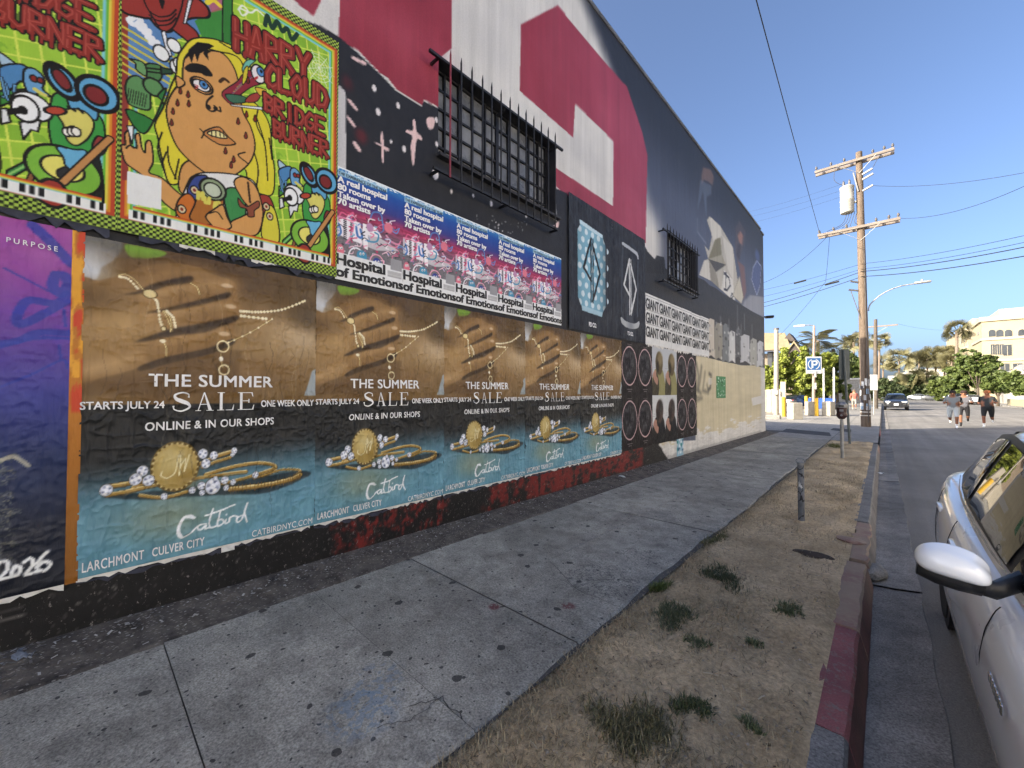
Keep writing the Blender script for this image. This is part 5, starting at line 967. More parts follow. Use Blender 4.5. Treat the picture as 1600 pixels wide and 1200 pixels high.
# --- sawn-off meter post with scribbles
k = NT('scribbled_grey_paint'); c = k.mix(k.ramp(k.noise(7., 5), [(.3, 0.), (.7, 1.)]), (.09, .095, .1), (.2, .205, .21))
k.base(k.mix(k.math('LESS_THAN', k.math('ABSOLUTE', k.math('SUBTRACT', k.noise(9., 2, .4, vec=k.scale((1.5, 1.5, .8))), .5)), .022), c, (.015, .015, .016))); k.set(.6); k.bump(k.noise(50., 3), .2, .004); M_scrib = k.m
t = thing('meter_post_stub', (-.71, 5.7, gz(0, 5.7)), 'headless grey metal meter post with scribbles, standing alone in the soil strip', 'post')
mb = MB(); mb.tube([(0, 0, -.1), (0, 0, .66)], .033, 16); mb.obj('pipe', M_scrib, t, smooth=40)
mb = MB(); mb.lathe([(.033, .655), (.036, .66), (.036, .685), (.026, .69), (.025, .672), (.0, .67)], n=16); mb.obj('rim', M_galv, t, smooth=40)
mb = MB(); mb.lathe([(.03, .0), (.075, .0), (.06, .012), (.034, .016)], n=14); mb.obj('collar', M_dirt, t, smooth=40)
mb = MB(); ring = [(.045*math.cos(a), .0, .70+.03*math.sin(a)) for a in np.linspace(0, 2*math.pi, 15)]; mb.tube(ring, .005, 5, cap=False); mb.obj('lock_ring', M_galv, t, smooth=True)
mb = MB(); 
for i in range(7): a = 4.1+i*.17; mb.add([(.0345*math.cos(a), .0345*math.sin(a), .40+.02*math.sin(i)), (.0345*math.cos(a+.17), .0345*math.sin(a+.17), .40), (.0345*math.cos(a+.17), .0345*math.sin(a+.17), .47-.012*i+.03*(i % 2)), (.0345*math.cos(a), .0345*math.sin(a), .45-.006*i)], [(0, 1, 2, 3)])
mb.obj('torn_sticker', M_torn, t, fix=False)
# --- parking meter
t = thing('parking_meter', (-.71, 12.1, gz(0, 12.1)), 'single parking meter with dark red-brown head on a grey pipe', 'parking meter')
mb = MB(); mb.tube([(0, 0, -.1), (0, 0, .98)], .034, 14); mb.obj('pipe', M_galv, t, smooth=40)
M_mh = mat('meter_maroon', (.05, .022, .022), .35, .25, 12, .1); M_mg = mat('meter_grey', (.22, .22, .225), .4, .2, 9, .1, metal=.5)
prof = [(.045, .93), (.06, .95), (.085, .99), (.092, 1.03), (.08, 1.07), (.083, 1.12), (.092, 1.19), (.09, 1.2)]
mb = MB(); mb.lathe(prof, n=20); mb.v = [(x*1.15, y*.8, z) for x, y, z in mb.v]; mb.obj('meter_head', M_mh, t, smooth=50)
mb = MB(); mb.lathe([(.094, 1.195), (.098, 1.215), (.096, 1.26), (.08, 1.3), (.045, 1.325), (.0, 1.33)], n=20); mb.v = [(x*1.15, y*.8, z) for x, y, z in mb.v]; mb.obj('dome', M_mg, t, smooth=50)
mb = MB(); mb.cbox((0, -.07, 1.13), (.075, .02, .05), .006); mb.obj('coin_plate', M_mg, t); mb = MB(); mb.cyl((0, -.075, 1.02), (0, -.098, 1.02), .022, .018, 12); mb.obj('knob', M_galv, t)
mb = MB(); mb.cbox((0, -.075, 1.235), (.1, .012, .035), .004); mb.obj('display', mat('meter_display', (.03, .035, .03), .15, .1, 5, 0), t)
# --- leaning sign post with a dark sign seen from behind
b0 = GP(1328, 693); tp = YP(1318, 546, 16.3); L = (tp-b0)
t = thing('leaning_sign_post', b0, 'leaning green-grey sign post carrying a narrow dark sign, behind the parking meter', 'sign post')
mb = MB(); mb.tube([(0, 0, -.1), L*.5, L], .034, 10); mb.obj('post', mat('post_green_grey', (.10, .115, .11), .6, .25, 7, .15), t, smooth=40)
mb = MB(); mb.cbox(L*.84+Vector((-.01, .05, 0)), (.34, .012, .95), .004, rz=.75); mb.obj('sign_plate', mat('sign_back', (.07, .085, .085), .5, .25, 4, .1), t)
mb = MB(); mb.cbox(L*.36+Vector((-.06, -.05, 0)), (.2, .008, .24), .003, rz=.45); mb.obj('notice', mat('notice_print', (.22, .27, .33), .5, .35, 28, 0), t)
for f_ in (.72, .95): mb = MB(); mb.cyl(L*f_+Vector((-.03, 0, 0)), L*f_+Vector((.02, .07, 0)), .012, n=6); mb.obj('bolt', M_galv, t)
# --- big utility pole
PB = Vector((-.61, 25.7, gz(0, 25.7))); PTOP = YP(1342, 238, 25.7); Lp = PTOP-PB
t = thing('utility_pole', PB, 'tall wooden utility pole with two crossarms and a transformer, flyers around its base', 'utility pole')
def on(h): return Lp*((h-PB.z)/Lp.z)                                   # point on the pole axis at world height h
mb = MB(); mb.tube([on(PB.z-.3), on(3), on(7), on(11), on(PTOP.z)], [.19, .178, .16, .14, .125], 16); mb.obj('shaft', M_pole, t, smooth=50)
def armb(h, xl, xr):
    c = on(h)
    for dy in (-.2, .2):
        mb = MB(); mb.cbox((c.x+(xl+xr)/2, c.y+dy, c.z), (xr-xl, .1, .13), .01); mb.obj('crossarm', M_arm, t)
    for xx in (xl*.5, xr*.5): mb = MB(); mb.bar((c.x+xx, c.y-.25, c.z-.02), (c.x, c.y-.16, c.z-.65), .03, .012); mb.obj('brace', M_galv, t)
    for xx in (xl*.96, xl*.62, xl*.32, xr*.4, xr*.72, xr*.95):
        for dy in (-.2, .2):
            if abs(xx) > .25: mb = MB(); mb.lathe([(.015, 0), (.02, .06), (.055, .08), (.05, .11), (.06, .13), (.035, .17), (.04, .2), (.0, .21)], (c.x+xx, c.y+dy, c.z+.06), 10); mb.obj('insulator', M_ins, t, smooth=50)
armb(12.75, -1.72, 1.25); armb(9.45, -1.66, 1.38)
mb = MB(); c = on(10.95)+Vector((-.48, -.12, 0)); mb.lathe([(.0, -.66), (.25, -.66), (.27, -.63), (.27, -.08), (.285, -.06), (.285, -.02), (.27, 0), (.27, .56), (.285, .58), (.285, .62), (.2, .68), (.0, .7)], c, 22); mb.obj('transformer', mat('transformer_enamel', (.36, .35, .31), .45, .12, 4, .1), t, smooth=40)
for dx in (-.12, .1): mb = MB(); mb.lathe([(.04, .66), (.055, .7), (.04, .74), (.055, .78), (.04, .82), (.05, .86), (.02, .95)], c+Vector((dx, -.05, 0)), 10); mb.obj('bushing', M_ins, t, smooth=50)
mb = MB(); mb.box(on(10.95)+Vector((-.2, -.1, -.2)), (.12, .12, .08)); mb.obj('bracket', M_galv, t)
for h_, dx in ((12.0, .3), (11.75, .32), (11.2, .3)): mb = MB(); mb.bar(on(h_)+Vector((.1, -.1, 0)), on(h_)+Vector((dx+.18, -.2, .12)), .07, .07); mb.obj('fuse_cutout', M_ins, t)
mb = MB(); mb.bar(on(12.2)+Vector((-.22, -.12, 0)), on(11.2)+Vector((-.05, -.15, 0)), .09, .05); mb.obj('arrester', M_ins, t)
for h_, x_ in ((6.75, -.42), (6.35, -.5)): mb = MB(); mb.bar(on(h_), on(h_)+Vector((x_, -.2, .12)), .07, .07); mb.obj('cable_bracket', M_ins, t)
mb = MB(); mb.bar(on(5.0)+Vector((-.08, -.15, 0)), on(6.3)+Vector((-.42, -.2, .1)), .03, .03); mb.obj('strut', M_ins, t)
mb = MB(); mb.tube([on(h_)+Vector((.1, -.155-.01*math.sin(h_), 0)) for h_ in np.arange(0, 9.2, .5)], .022, 6); mb.obj('conduit', mat('conduit_grey', (.07, .06, .055), .6), t)
for i in range(5):
    q = [on(10.3)+Vector((-.5+.1*i, -.1, 0)), on(9.9)+Vector((-.7+.12*i, -.1, -.1)), on(9.55)+Vector((-1.3+.3*i, -.1, .05))]; mb = MB(); mb.tube(smooth_closed(q, 6, False), .012, 5); mb.obj('jumper_wire', M_cable, t)
mb = MB(); mb.tube(smooth_closed([on(11.7)+Vector((-.6, -.1, 0)), on(12.1)+Vector((-.95, -.1, 0)), on(12.7)+Vector((-.9, -.15, 0))], 6, False), .01, 5); mb.obj('jumper_wire', M_cable, t)
mb = MB(); mb.tube(smooth_closed([on(12.1)+Vector((.5, -.15, .1)), on(12.5)+Vector((.65, -.15, 0)), on(12.8)+Vector((.9, -.2, .05))], 6, False), .01, 5); mb.obj('jumper_wire', M_cable, t)
rf = random.Random(3)
fm = [mat('flyer_white', (.62, .62, .6), .7, .35, 30, 0), mat('flyer_blue', (.2, .3, .42), .7, .5, 26, 0), mat('flyer_dark', (.05, .05, .06), .7, .5, 20, 0), mat('flyer_grey', (.36, .36, .37), .7, .4, 34, 0)]
for i in range(26):
    a = rf.uniform(2.6, 6.2); h_ = rf.uniform(.75, 2.15); wd = rf.uniform(.35, .8); hh = rf.uniform(.14, .32); r_ = .196+.001*i/3; mb = MB(); n = 5; c = on(h_+PB.z)
    V = []; Fc = []
    for k_ in range(n+1): aa = a+wd*k_/n; V += [(c.x+r_*math.cos(aa), c.y+r_*math.sin(aa), c.z), (c.x+r_*math.cos(aa), c.y+r_*math.sin(aa), c.z+hh)]
    for k_ in range(n): Fc.append((2*k_, 2*k_+2, 2*k_+3, 2*k_+1))
    mb.add(V, Fc); mb.obj('flyer', fm[i % 4], t, fix=False)
for h_ in (.55, .72): mb = MB(); c = on(h_+PB.z); mb.tube([(c.x, c.y, c.z-.02), (c.x, c.y, c.z+.02)], .197, 16); mb.obj('steel_band', mat('band_pale', (.55, .53, .48), .5, .1, 8), t)
mb = MB(); q0, q1_ = YP(1361, 474, 25.9)-PB, YP(1431, 443, 25.9)-PB; mb.tube(smooth_closed([q0-Vector((.1, 0, .35)), q0, q0.lerp(q1_, .3)+Vector((0, 0, .22)), q0.lerp(q1_, .65)+Vector((0, 0, .2)), q1_], 7, False), .028, 8); mb.obj('lamp_arm', M_galv, t, smooth=True)
mb = MB(); mb.cbox(q1_+Vector((.22, 0, .02)), (.55, .2, .09), .03, seg=2); mb.obj('lamp_head', M_galv, t, smooth=40); mb = MB(); mb.cyl(q1_+Vector((.2, 0, .07)), q1_+Vector((.2, 0, .16)), .04, n=10); mb.obj('photocell', M_trim if 'M_trim' in globals() else M_galv, t)
# --- overhead wires
def wire(pts, r_, label, n=24, sag=.3):
    mb = MB(); P_ = []
    for a, b in zip(pts[:-1], pts[1:]):
        a, b = Vector(a), Vector(b)
        for i in range(n): u = i/n; P_.append(a.lerp(b, u)-Vector((0, 0, 4*sag*u*(1-u))))
    P_.append(Vector(pts[-1])); mb.tube(P_, r_*.72, 5); return T(mb.obj('overhead_wire', M_cable, smooth=True), label, 'wire', 'overhead wires')
aL = PB+on(9.55)+Vector((-1.6, 0, .1)); pA = YP(1185, 0, 8.); dirn = pA-aL
wire([aL, aL+dirn*2.2], .013, 'steep wire from the lower crossarm up over the painted roof', sag=.15)
aU = PB+on(12.85)
wire([aU+Vector((.3, 0, -1.4)), YP(1640, 262, 20.)], .011, 'upper thin wire from the pole to the right edge of the picture', sag=.25)
wire([PB+on(9.5)+Vector((1.4, 0, 0)), YP(1640, 272, 19.)], .012, 'wire sloping up to the right from the lower crossarm end', sag=.35)
for i, (yl, yp, yr_, r_, nm) in enumerate(((447, 412, 359, .012, 'topmost'), (458, 420, 370, .012, 'second'), (469, 424, 378, .022, 'thick third'), (475, 432, 393, .022, 'thick lowest'))):
    pm = YP(1347, yp, 25.5); wire([YP(1160, yl+12, 33.), pm, YP(1640, yr_, 19.)], r_, '%s of the four cable lines crossing behind the pole midway' % nm, sag=.12)
wire([PB+on(9.4)+Vector((-1.35, 0, -.1)), YP(1170, 447, 31.)], .014, 'drooping wire from the lower crossarm down to the wall corner', sag=.5)
wire([PB+on(9.4)+Vector((-1.2, 0, -.1)), YP(1290, 440, 30.), YP(1214, 528, 33.2)], .012, 'service wire drooping from the pole to the short white post', sag=.12)
for i, (yl, yr_, nm) in enumerate(((332, 281, 'upper'), (340, 285, 'middle'), (350, 300, 'lower'))): wire([YP(1165, yl, 36.), aU+Vector((-.6+.1*i, 0, -1.0-.3*i))], .006, '%s of three faint wires left of the transformer' % nm, sag=.1)
for i, (px, py, y) in enumerate(((1250, 440, 29.), (1300, 442, 27.5))):
    c = YP(px, py, y); mb = MB(); mb.tube([c+Vector((-.3, 0, -.05)), c+Vector((.3, 0, .03))], .05, 8); T(mb.obj('cable_splice', M_cable), ('black cable splice hanging on the upper cable line', 'black coil of spare cable hanging beside the pole')[i], 'cable splice')
# --- second pole further down the street
b0 = GP(1368, 640, -.1); t = thing('utility_pole', b0, 'smaller dark utility pole with one crossarm further down the street', 'utility pole'); tp = YP(1368, 499, b0.y)-b0
mb = MB(); mb.tube([(0, 0, -.2), tp*.5, tp], [.2, .17, .14], 10); mb.obj('shaft', mat('dark_pole_wood', (.09, .075, .06), .9, .3, 3, .4, 20), t, smooth=50)
mb = MB(); mb.box(tp*.92+Vector((.35, 0, 0)), (2.6, .12, .14)); mb.obj('crossarm', M_arm, t); mb = MB(); mb.bar(tp*.92+Vector((1.0, 0, 0)), tp*.84, .05, .03); mb.obj('brace', M_galv, t)
wire([b0+tp*.92+Vector((1.6, 0, .1)), YP(1510, 511, 110)], .012, 'thin far wire from the dark pole to the cream building', sag=.6)
# --- street lamp with the blue parking sign
y_ = 37.; b0 = YP(1271, 640, y_); b0.z = gz(0, y_); tp = YP(1272, 509, y_)-b0
t = thing('street_lamp', b0, 'pale street lamp pole with a short arm, carrying the blue P sign', 'street lamp')
mb = MB(); mb.tube([(0, 0, 0), tp*.5, tp], [.11, .09, .07], 12); mb.obj('pole', mat('lamp_pole_pinkish', (.28, .215, .175), .7, .15, 3, .1), t, smooth=50)
mb = MB(); mb.tube([tp, tp+Vector((-.3, -.1, .08)), tp+Vector((-.55, -.15, .08))], .035, 8); mb.obj('lamp_arm', M_galv, t); mb = MB(); mb.cbox(tp+Vector((-.85, -.2, .06)), (.7, .26, .12), .04, seg=2); mb.obj('lamp_head', mat('lamp_head_pale', (.6, .6, .58), .4, .1), t)
for zf, hh in ((.2, .5), (.33, .45)): mb = MB(); mb.cbox((.16, -.1, tp.z*zf+.8), (.14, .12, hh), .02); mb.obj('control_box', M_galv, t)
s0 = YP(1271.5, 570.5, y_-.2); t = thing('parking_sign', s0, 'square blue and white P parking sign on the street lamp pole', 'sign', rz=.6)
hw = .5; mb = MB(); mb.cbox((0, 0, 0), (1.06, .02, 1.26), .006); mb.obj('plate', mat('sign_white', (.5, .51, .51), .45, .05, 5, 0), t)
def flat(nm, polys, m, off):
    mb = MB()
    for q in polys: mb.add([(p[0], -.011-off, p[1]) for p in q], [tuple(range(len(q)))])
    mb.obj(nm, m, t, fix=False)
Bl = mat('sign_blue', (.015, .09, .26), .45, .1, 5, 0); Wh = mat('sign_white', (.75, .76, .76))
flat('blue_field', [[(-.46, -.36), (.46, -.36), (.46, .52), (-.46, .52)]], Bl, .002)
def arcp(r0, r1, a0, a1, n=14): return [[(r0*math.cos(a)*1.02, r0*math.sin(a)+.06), (r1*math.cos(a)*1.02, r1*math.sin(a)+.06), (r1*math.cos(b)*1.02, r1*math.sin(b)+.06), (r0*math.cos(b)*1.02, r0*math.sin(b)+.06)] for a, b in zip(np.linspace(a0, a1, n)[:-1], np.linspace(a0, a1, n)[1:])]
flat('ring_right', arcp(.34, .4, -1.2, 1.2), Wh, .004); flat('ring_left', arcp(.34, .4, math.pi-1.2, math.pi+1.2), Wh, .004)
flat('letter_p', [[(-.16, -.22), (-.04, -.22), (-.04, .34), (-.16, .34)], [(-.04, .24), (.12, .24), (.14, .34), (-.04, .34)], [(.12, .24), (.2, .18), (.26, .24), (.14, .34)], [(.12, .24), (.14, .14), (.26, .12), (.26, .24)], [(.14, .14), (.08, .08), (.16, -.02), (.26, .12)], [(-.04, -.02), (.16, -.02), (.08, .08), (-.04, .08)]], Wh, .004)
flat('small_print', [[(-.3, -.52), (-.02, -.52), (-.02, -.47), (-.3, -.47)], [(.04, -.52), (.34, -.52), (.34, -.47), (.04, -.47)]], mat('sign_text_blue', (.2, .28, .4), .5), .002)
# --- white sign near the pole, seen from behind
y_ = 40.; b0 = YP(1365.5, 645, y_); b0.z = gz(0, y_); t = thing('traffic_sign', b0, 'thin post with a small upright white sign beside the big pole', 'sign'); tp = YP(1365, 586, y_)-b0
mb = MB(); mb.tube([(0, 0, 0), tp], .035, 8); mb.obj('post', M_galv, t); mb = MB(); mb.cbox(tp+Vector((0, -.06, -.55)), (.48, .02, 1.15), .005, rz=.5); mb.obj('plate', Wh, t)
y_ = 52.; b0 = YP(1407.5, 640, y_)
# --- short white post with service box
b0 = Vector((-5.5, 33.2, gz(0, 33.2))); t = thing('service_post', b0, 'pale round service post with a meter box, just past the wall corner', 'post'); tp = YP(1213, 515, 33.2)-b0
mb = MB(); mb.tube([(0, 0, -.1), tp], [.16, .13], 12); mb.obj('pole', mat('pale_post', (.33, .30, .25), .8, .12, 3, .2), t, smooth=50)
mb = MB(); mb.cyl(tp, tp+Vector((0, 0, .1)), .17, n=12); mb.obj('cap', M_ins, t)
mb = MB(); mb.box((.42, .1, 1.2), (.3, .25, 2.4)); mb.obj('panel', mat('pale_post', (1, 1, 1)), t); mb = MB(); mb.cbox((.05, -.2, 1.65), (.25, .18, .35), .02); mb.obj('meter_box', M_galv, t)
# --- bollards, blocks, carts, thin posts in the lot
M_yel = mat('bollard_yellow', (.5, .3, .02), .5, .12, 6, .1); M_blk = mat('barrier_concrete', (.36, .33, .27), .9, .15, 5, .4, 50)
b_proto = None
for (x, y, h_, lb_) in ((-4.97, 32.7, 1.28, 'nearest the service post'), (-3.42, 35.2, 1.2, 'between the two pale blocks'), (-4.55, 40., 1.3, 'mostly hidden behind the front block')):
    t = thing('bollard', (x, y, gz(0, y)), 'yellow bollard '+lb_, 'bollard', 'yellow bollards'); mb = MB(); mb.tube([(0, 0, 0), (0, 0, h_)], .115, 16); mb.obj('pipe', M_yel, t, smooth=40); mb = MB(); mb.lathe([(.115, h_), (.1, h_+.04), (.05, h_+.065), (0, h_+.07)], n=16); mb.obj('cap', M_yel, t, smooth=60)
for (x, y, sx, sy, h_, rz, lb_) in ((-4.0, 30.1, .62, .55, 1.02, .75, 'small upright concrete block in front of the bollards'), (-3.85, 35.6, .42, .6, 1.0, .5, 'pale concrete block behind the front block'), (-2.85, 36.4, .5, 1.5, 1.0, -.1, 'long pale concrete block right of the yellow bollard')):
    mb = MB(); mb.cbox((0, 0, h_/2), (sx, sy, h_), .03, rz=rz); o = T(mb.obj('concrete_block', M_blk), lb_, 'concrete block', 'concrete blocks'); o.location = (x, y, gz(0, y))
mb = MB(); mb.cbox((-7.2, 29.6, gz(0, 29)+.1), (5.2, .25, .3), .04, rz=-.12); T(mb.obj('lot_kerb', M_kerb), 'low grey kerb edging the parking lot behind the wall corner', 'kerb')
M_blue = mat('cart_blue', (.02, .075, .3), .5, .15, 4, .05)
for i, (px, y) in enumerate(((1263, 51.), (1274, 52.), (1284, 50.5), (1292, 53.), (1300, 49.))):
    b = YP(px, 638, y); t = thing('recycling_cart', (b.x, y, gz(0, y)), 'blue recycling cart, %s of the row in the lot' % ('leftmost', 'second', 'middle', 'fourth', 'rightmost')[i], 'recycling cart', 'blue carts')
    mb = MB(); mb.box((0, 0, .5), (.44, .5, .9), taper=1.25); mb.obj('bin', M_blue, t); mb = MB(); mb.cbox((0, 0, 1.0), (.62, .7, .1), .03); mb.obj('lid', M_blue, t)
    for s_ in (-1, 1): mb = MB(); mb.cyl((s_*.2, .27, .12), (s_*.27, .27, .12), .12, n=12); mb.obj('wheel', M_cable, t)
for px, pt, pb, y, lb_ in ((1287, 577, 622, 46., 'left of the two thin white posts among the carts'), (1303, 576, 638, 44., 'right of the two thin white posts among the carts')):
    a, b = YP(px, pb, y), YP(px, pt, y); t = thing('thin_post', (a.x, y, gz(0, y)), lb_, 'post', 'thin white posts'); mb = MB(); mb.tube([(0, 0, 0), (b.x-a.x, 0, b.z-gz(0, y))], .07, 10); mb.obj('pipe', Wh, t, smooth=40); mb = MB(); mb.cyl((b.x-a.x, 0, b.z-gz(0, y)), (b.x-a.x, 0, b.z-gz(0, y)+.12), .08, .02, 10); mb.obj('cap', Wh, t)
# ================================================================== cars
def paint(name, col, flake=.0):
    if name in MATS: return MATS[name]
    k = NT(name); k.base(col); k.set(.32, spec=.5, coat=1.); k.b.inputs['Coat Roughness'].default_value = .03
    k.set(rough=k.ramp(k.noise(3., 4), [(.3, .26), (.7, .42)])); MATS[name] = k.m; return k.m
k = NT('tinted_car_glass'); k.base((.012, .014, .014)); k.set(.02, spec=.28); k.b.inputs['Coat Roughness'].default_value = .01; M_cg = k.m
M_tyre = mat('tyre_rubber', (.018, .018, .018), .85, .2, 20, .3, 60); M_rim = mat('alloy_rim', (.45, .45, .46), .3, .1, 6, 0, metal=.9); M_plas = mat('black_plastic', (.012, .012, .013), .45, .2, 20, .1, 120)
M_chr = mat('chrome', (.75, .75, .76), .12, .05, 4, 0, metal=1.); M_tail = mat('tail_lens', (.25, .012, .012), .15, .2, 5, 0, coat=1.); M_head = mat('head_lens', (.55, .57, .6), .1, .2, 5, 0, coat=1.); M_plate = mat('number_plate', (.7, .72, .74), .5, .1, 30, 0)
SED = dict(body=[(0., .56, .34, .52, .56), (.1, .74, .26, .62, .70), (.45, .86, .2, .70, .80), (1.1, .90, .2, .79, .90), (1.55, .905, .2, .84, .965), (2.3, .91, .2, .885, .98), (3.1, .91, .2, .92, 1.0), (3.75, .885, .2, .955, 1.03), (4.2, .82, .22, .975, 1.05), (4.5, .73, .3, .95, 1.03), (4.62, .62, .4, .82, .9)],
           roof=[(1.3, .80, .93, .78, .935), (1.85, .825, .95, .68, 1.24), (2.3, .825, .965, .62, 1.395), (2.8, .815, .975, .60, 1.44), (3.2, .79, .985, .585, 1.41), (3.7, .735, 1.0, .58, 1.265), (4.2, .66, 1.03, .62, 1.06)],
           glass=[(1.72, 2.66), (2.74, 3.5)], L=4.62, wheels=(.88, 3.62), wr=.32)
SUV = dict(body=[(0., .62, .4, .7, .78), (.1, .8, .3, .84, .92), (.45, .9, .25, .92, 1.02), (1.1, .94, .25, .99, 1.1), (1.5, .945, .25, 1.02, 1.12), (2.3, .95, .25, 1.05, 1.12), (3.3, .95, .25, 1.08, 1.12), (4.2, .93, .28, 1.08, 1.12), (4.55, .86, .35, 1.05, 1.1), (4.65, .8, .45, 1., 1.05)],
           roof=[(1.25, .84, 1.06, .8, 1.07), (1.8, .86, 1.08, .7, 1.42), (2.2, .86, 1.09, .66, 1.6), (2.8, .86, 1.1, .65, 1.68), (3.6, .86, 1.1, .64, 1.68), (4.2, .84, 1.1, .64, 1.6), (4.58, .8, 1.09, .74, 1.12)],
           glass=[(1.7, 2.6), (2.68, 3.5), (3.58, 4.15)], L=4.65, wheels=(.92, 3.66), wr=.36)
def car(label, loc, rz, col, sp, group=None, detail=True, tail_lights=True):
    t = thing('parked_car', loc, label, 'car', group, rz); L = sp['L']; B_ = sp['body']; Rr = sp['roof']
    V = []; 
    for (s, hw, zb, zs, zt) in B_:
        half = [(hw*.80, zb), (hw*.955, zb+.07), (hw*.985, zb+.3*(zs-zb)), (hw*1.0, zb+.62*(zs-zb)), (hw*.965, zs-.03), (hw*.90, zs+.015), (hw*.5, zt), (0, zt+.012)]
        ring = [(x, z) for x, z in half]+[(-x, z) for x, z in half[-2::-1]]; V += [(x, s-L/2, z) for x, z in ring]
    n = 15; Fc = [(i*n+j, i*n+j+1, (i+1)*n+j+1, (i+1)*n+j) for i in range(len(B_)-1) for j in range(n-1)]+[tuple(range(n)), tuple(reversed([(len(B_)-1)*n+j for j in range(n)]))]
    Fc += [(i*n, (i+1)*n, (i+1)*n+n-1, i*n+n-1) for i in range(len(B_)-1)]
    mb = MB(); mb.add(V, Fc); pm = paint('paint_%02x%02x%02x' % tuple(int(c*255) for c in col), col); o = mb.obj('body', pm, t, smooth=True); md = o.modifiers.new('s', 'SUBSURF'); md.levels = md.render_levels = 2 if detail else 1
    V = []
    for (s, hb, zb, hr, zr_) in Rr:
        half = [(hb, zb-.04), (hb*.985, zb+.02), (hb*.5+hr*.5+.015, zb*.5+zr_*.5), (hr+.01, zr_-.035), (hr*.9, zr_), (hr*.45, zr_+.02), (0, zr_+.025)]
        V += [(x, s-L/2, z) for x, z in half+[(-x, z) for x, z in half[-2::-1]]]
    n = 13; mb = MB(); mb.add(V, [(i*n+j, i*n+j+1, (i+1)*n+j+1, (i+1)*n+j) for i in range(len(Rr)-1) for j in range(n-1)]); o = mb.obj('cabin', pm, t, smooth=True); md = o.modifiers.new('s', 'SUBSURF'); md.levels = md.render_levels = 2 if detail else 1
    rs = np.array([r[0] for r in Rr])
    def side(s, v, off=0.):                                            # point on the cabin flank: v 0 at the belt, 1 at the roof edge
        hb, zb, hr, zr_ = [np.interp(s, rs, [r[i] for r in Rr]) for i in (1, 2, 3, 4)]
        x = hb*.985*(1-v)+(hr+.012)*v+.03*v*(1-v); z = (zb+.02)*(1-v)+(zr_-.03)*v; return x+off, z
    def panel(nm, m, s0, s1, v0, v1, off, sg, ns=10, nv=5, cut=None):
        V = []
        for i in range(ns+1):
            s = s0+(s1-s0)*i/ns
            for j in range(nv+1): x, z = side(s, v0+(v1-v0)*j/nv, off); V.append((sg*x, s-L/2, z))
        mb = MB(); mb.add(V, [(i*(nv+1)+j, i*(nv+1)+j+1, (i+1)*(nv+1)+j+1, (i+1)*(nv+1)+j) for i in range(ns) for j in range(nv)]); return mb.obj(nm, m, t, smooth=True)
    g0, g1 = sp['glass'][0][0]-.28, sp['glass'][-1][1]+.22
    for sg in (-1, 1):
        panel('window_surround', M_plas, g0, g1, .02, .97, .012, sg, 18)
        for (a, b) in sp['glass']: panel('side_window', M_cg, a, b, .08, .90, .018, sg)
        panel('quarter_window', M_cg, g0+.06, sp['glass'][0][0]-.07, .08, .82, .017, sg, 4)
        panel('belt_trim', M_chr if detail else M_plas, g0, g1, -.01, .03, .022, sg, 16, 1)
    def cross(nm, m, s0, s1, off):
        V = []
        for i in range(7):
            s = s0+(s1-s0)*i/6; hb, zb, hr, zr_ = [np.interp(s, rs, [r[q] for r in Rr]) for q in (1, 2, 3, 4)]
            for u in np.linspace(-1, 1, 9): V.append((u*hr*.92, s-L/2, zr_+.022*(1-u*u)+off))
        mb = MB(); mb.add(V, [(i*9+j, i*9+j+1, (i+1)*9+j+1, (i+1)*9+j) for i in range(6) for j in range(8)]); return mb.obj(nm, m, t, smooth=True)
    cross('windscreen', M_cg, Rr[0][0]+.12, Rr[2][0]-.1, .012); cross('rear_window', M_cg, Rr[-3][0]+.15, Rr[-1][0]-.12, .012)
    wr = sp['wr']
    for s in sp['wheels']:
        for sg in (-1, 1):
            x = .745 if sp is SED else .80
            mb = MB(); mb.lathe([(0, .0), (wr+.05, .0), (wr+.05, .1), (0, .1)], (sg*(x-.0) if sg > 0 else -x-.1, s-L/2, wr), 24, 'X'); mb.obj('wheel_arch', M_plas, t, smooth=35)
            wh = O('wheel', None, t); mb = MB(); mb.lathe([(wr*.6, -.1), (wr*.93, -.1), (wr, -.07), (wr, .07), (wr*.93, .1), (wr*.6, .1)], (sg*(x+.008), s-L/2, wr), 26, 'X'); mb.obj('tyre', M_tyre, wh, smooth=40)
            mb = MB(); mb.lathe([(.05, -.09), (wr*.62, -.09), (wr*.62, .09), (.05, .09)], (sg*(x+.008), s-L/2, wr), 20, 'X'); mb.obj('rim', M_rim, wh, smooth=40)
    zf = B_[2][3]
    for sg in (-1, 1):
        mb = MB(); mb.cbox((sg*.58, -L/2+.16, zf-.06), (.4, .2, .12), .04, rz=sg*.35, seg=2); mb.obj('headlight', M_head, t, smooth=40)
        mb = MB(); mb.cbox((sg*.52, L/2-.1, B_[-2][3]-.1), (.3, .1, .13), .04, rz=-sg*.5, seg=2); mb.obj('tail_light', M_tail, t, smooth=40)
        for (a, b) in sp['glass'][:2]:
            hw_ = float(np.interp(b-.08, [r[0] for r in B_], [r[1] for r in B_])); zz = float(np.interp(b-.1, [r[0] for r in B_], [r[3] for r in B_]))-.1
            mb = MB(); mb.cbox((sg*(hw_*.955+.012), b-.1-L/2, zz), (.03, .2, .035), .012, seg=2); mb.obj('door_handle', pm, t, smooth=40)
        if not detail:
            mb = MB(); mb.cbox((sg*(.98 if sp is SUV else .95), sp['glass'][0][0]+.08-L/2, side(1.8, 0)[1]+.1), (.22, .1, .15), .04, seg=2); mb.obj('wing_mirror', pm, t, smooth=40)
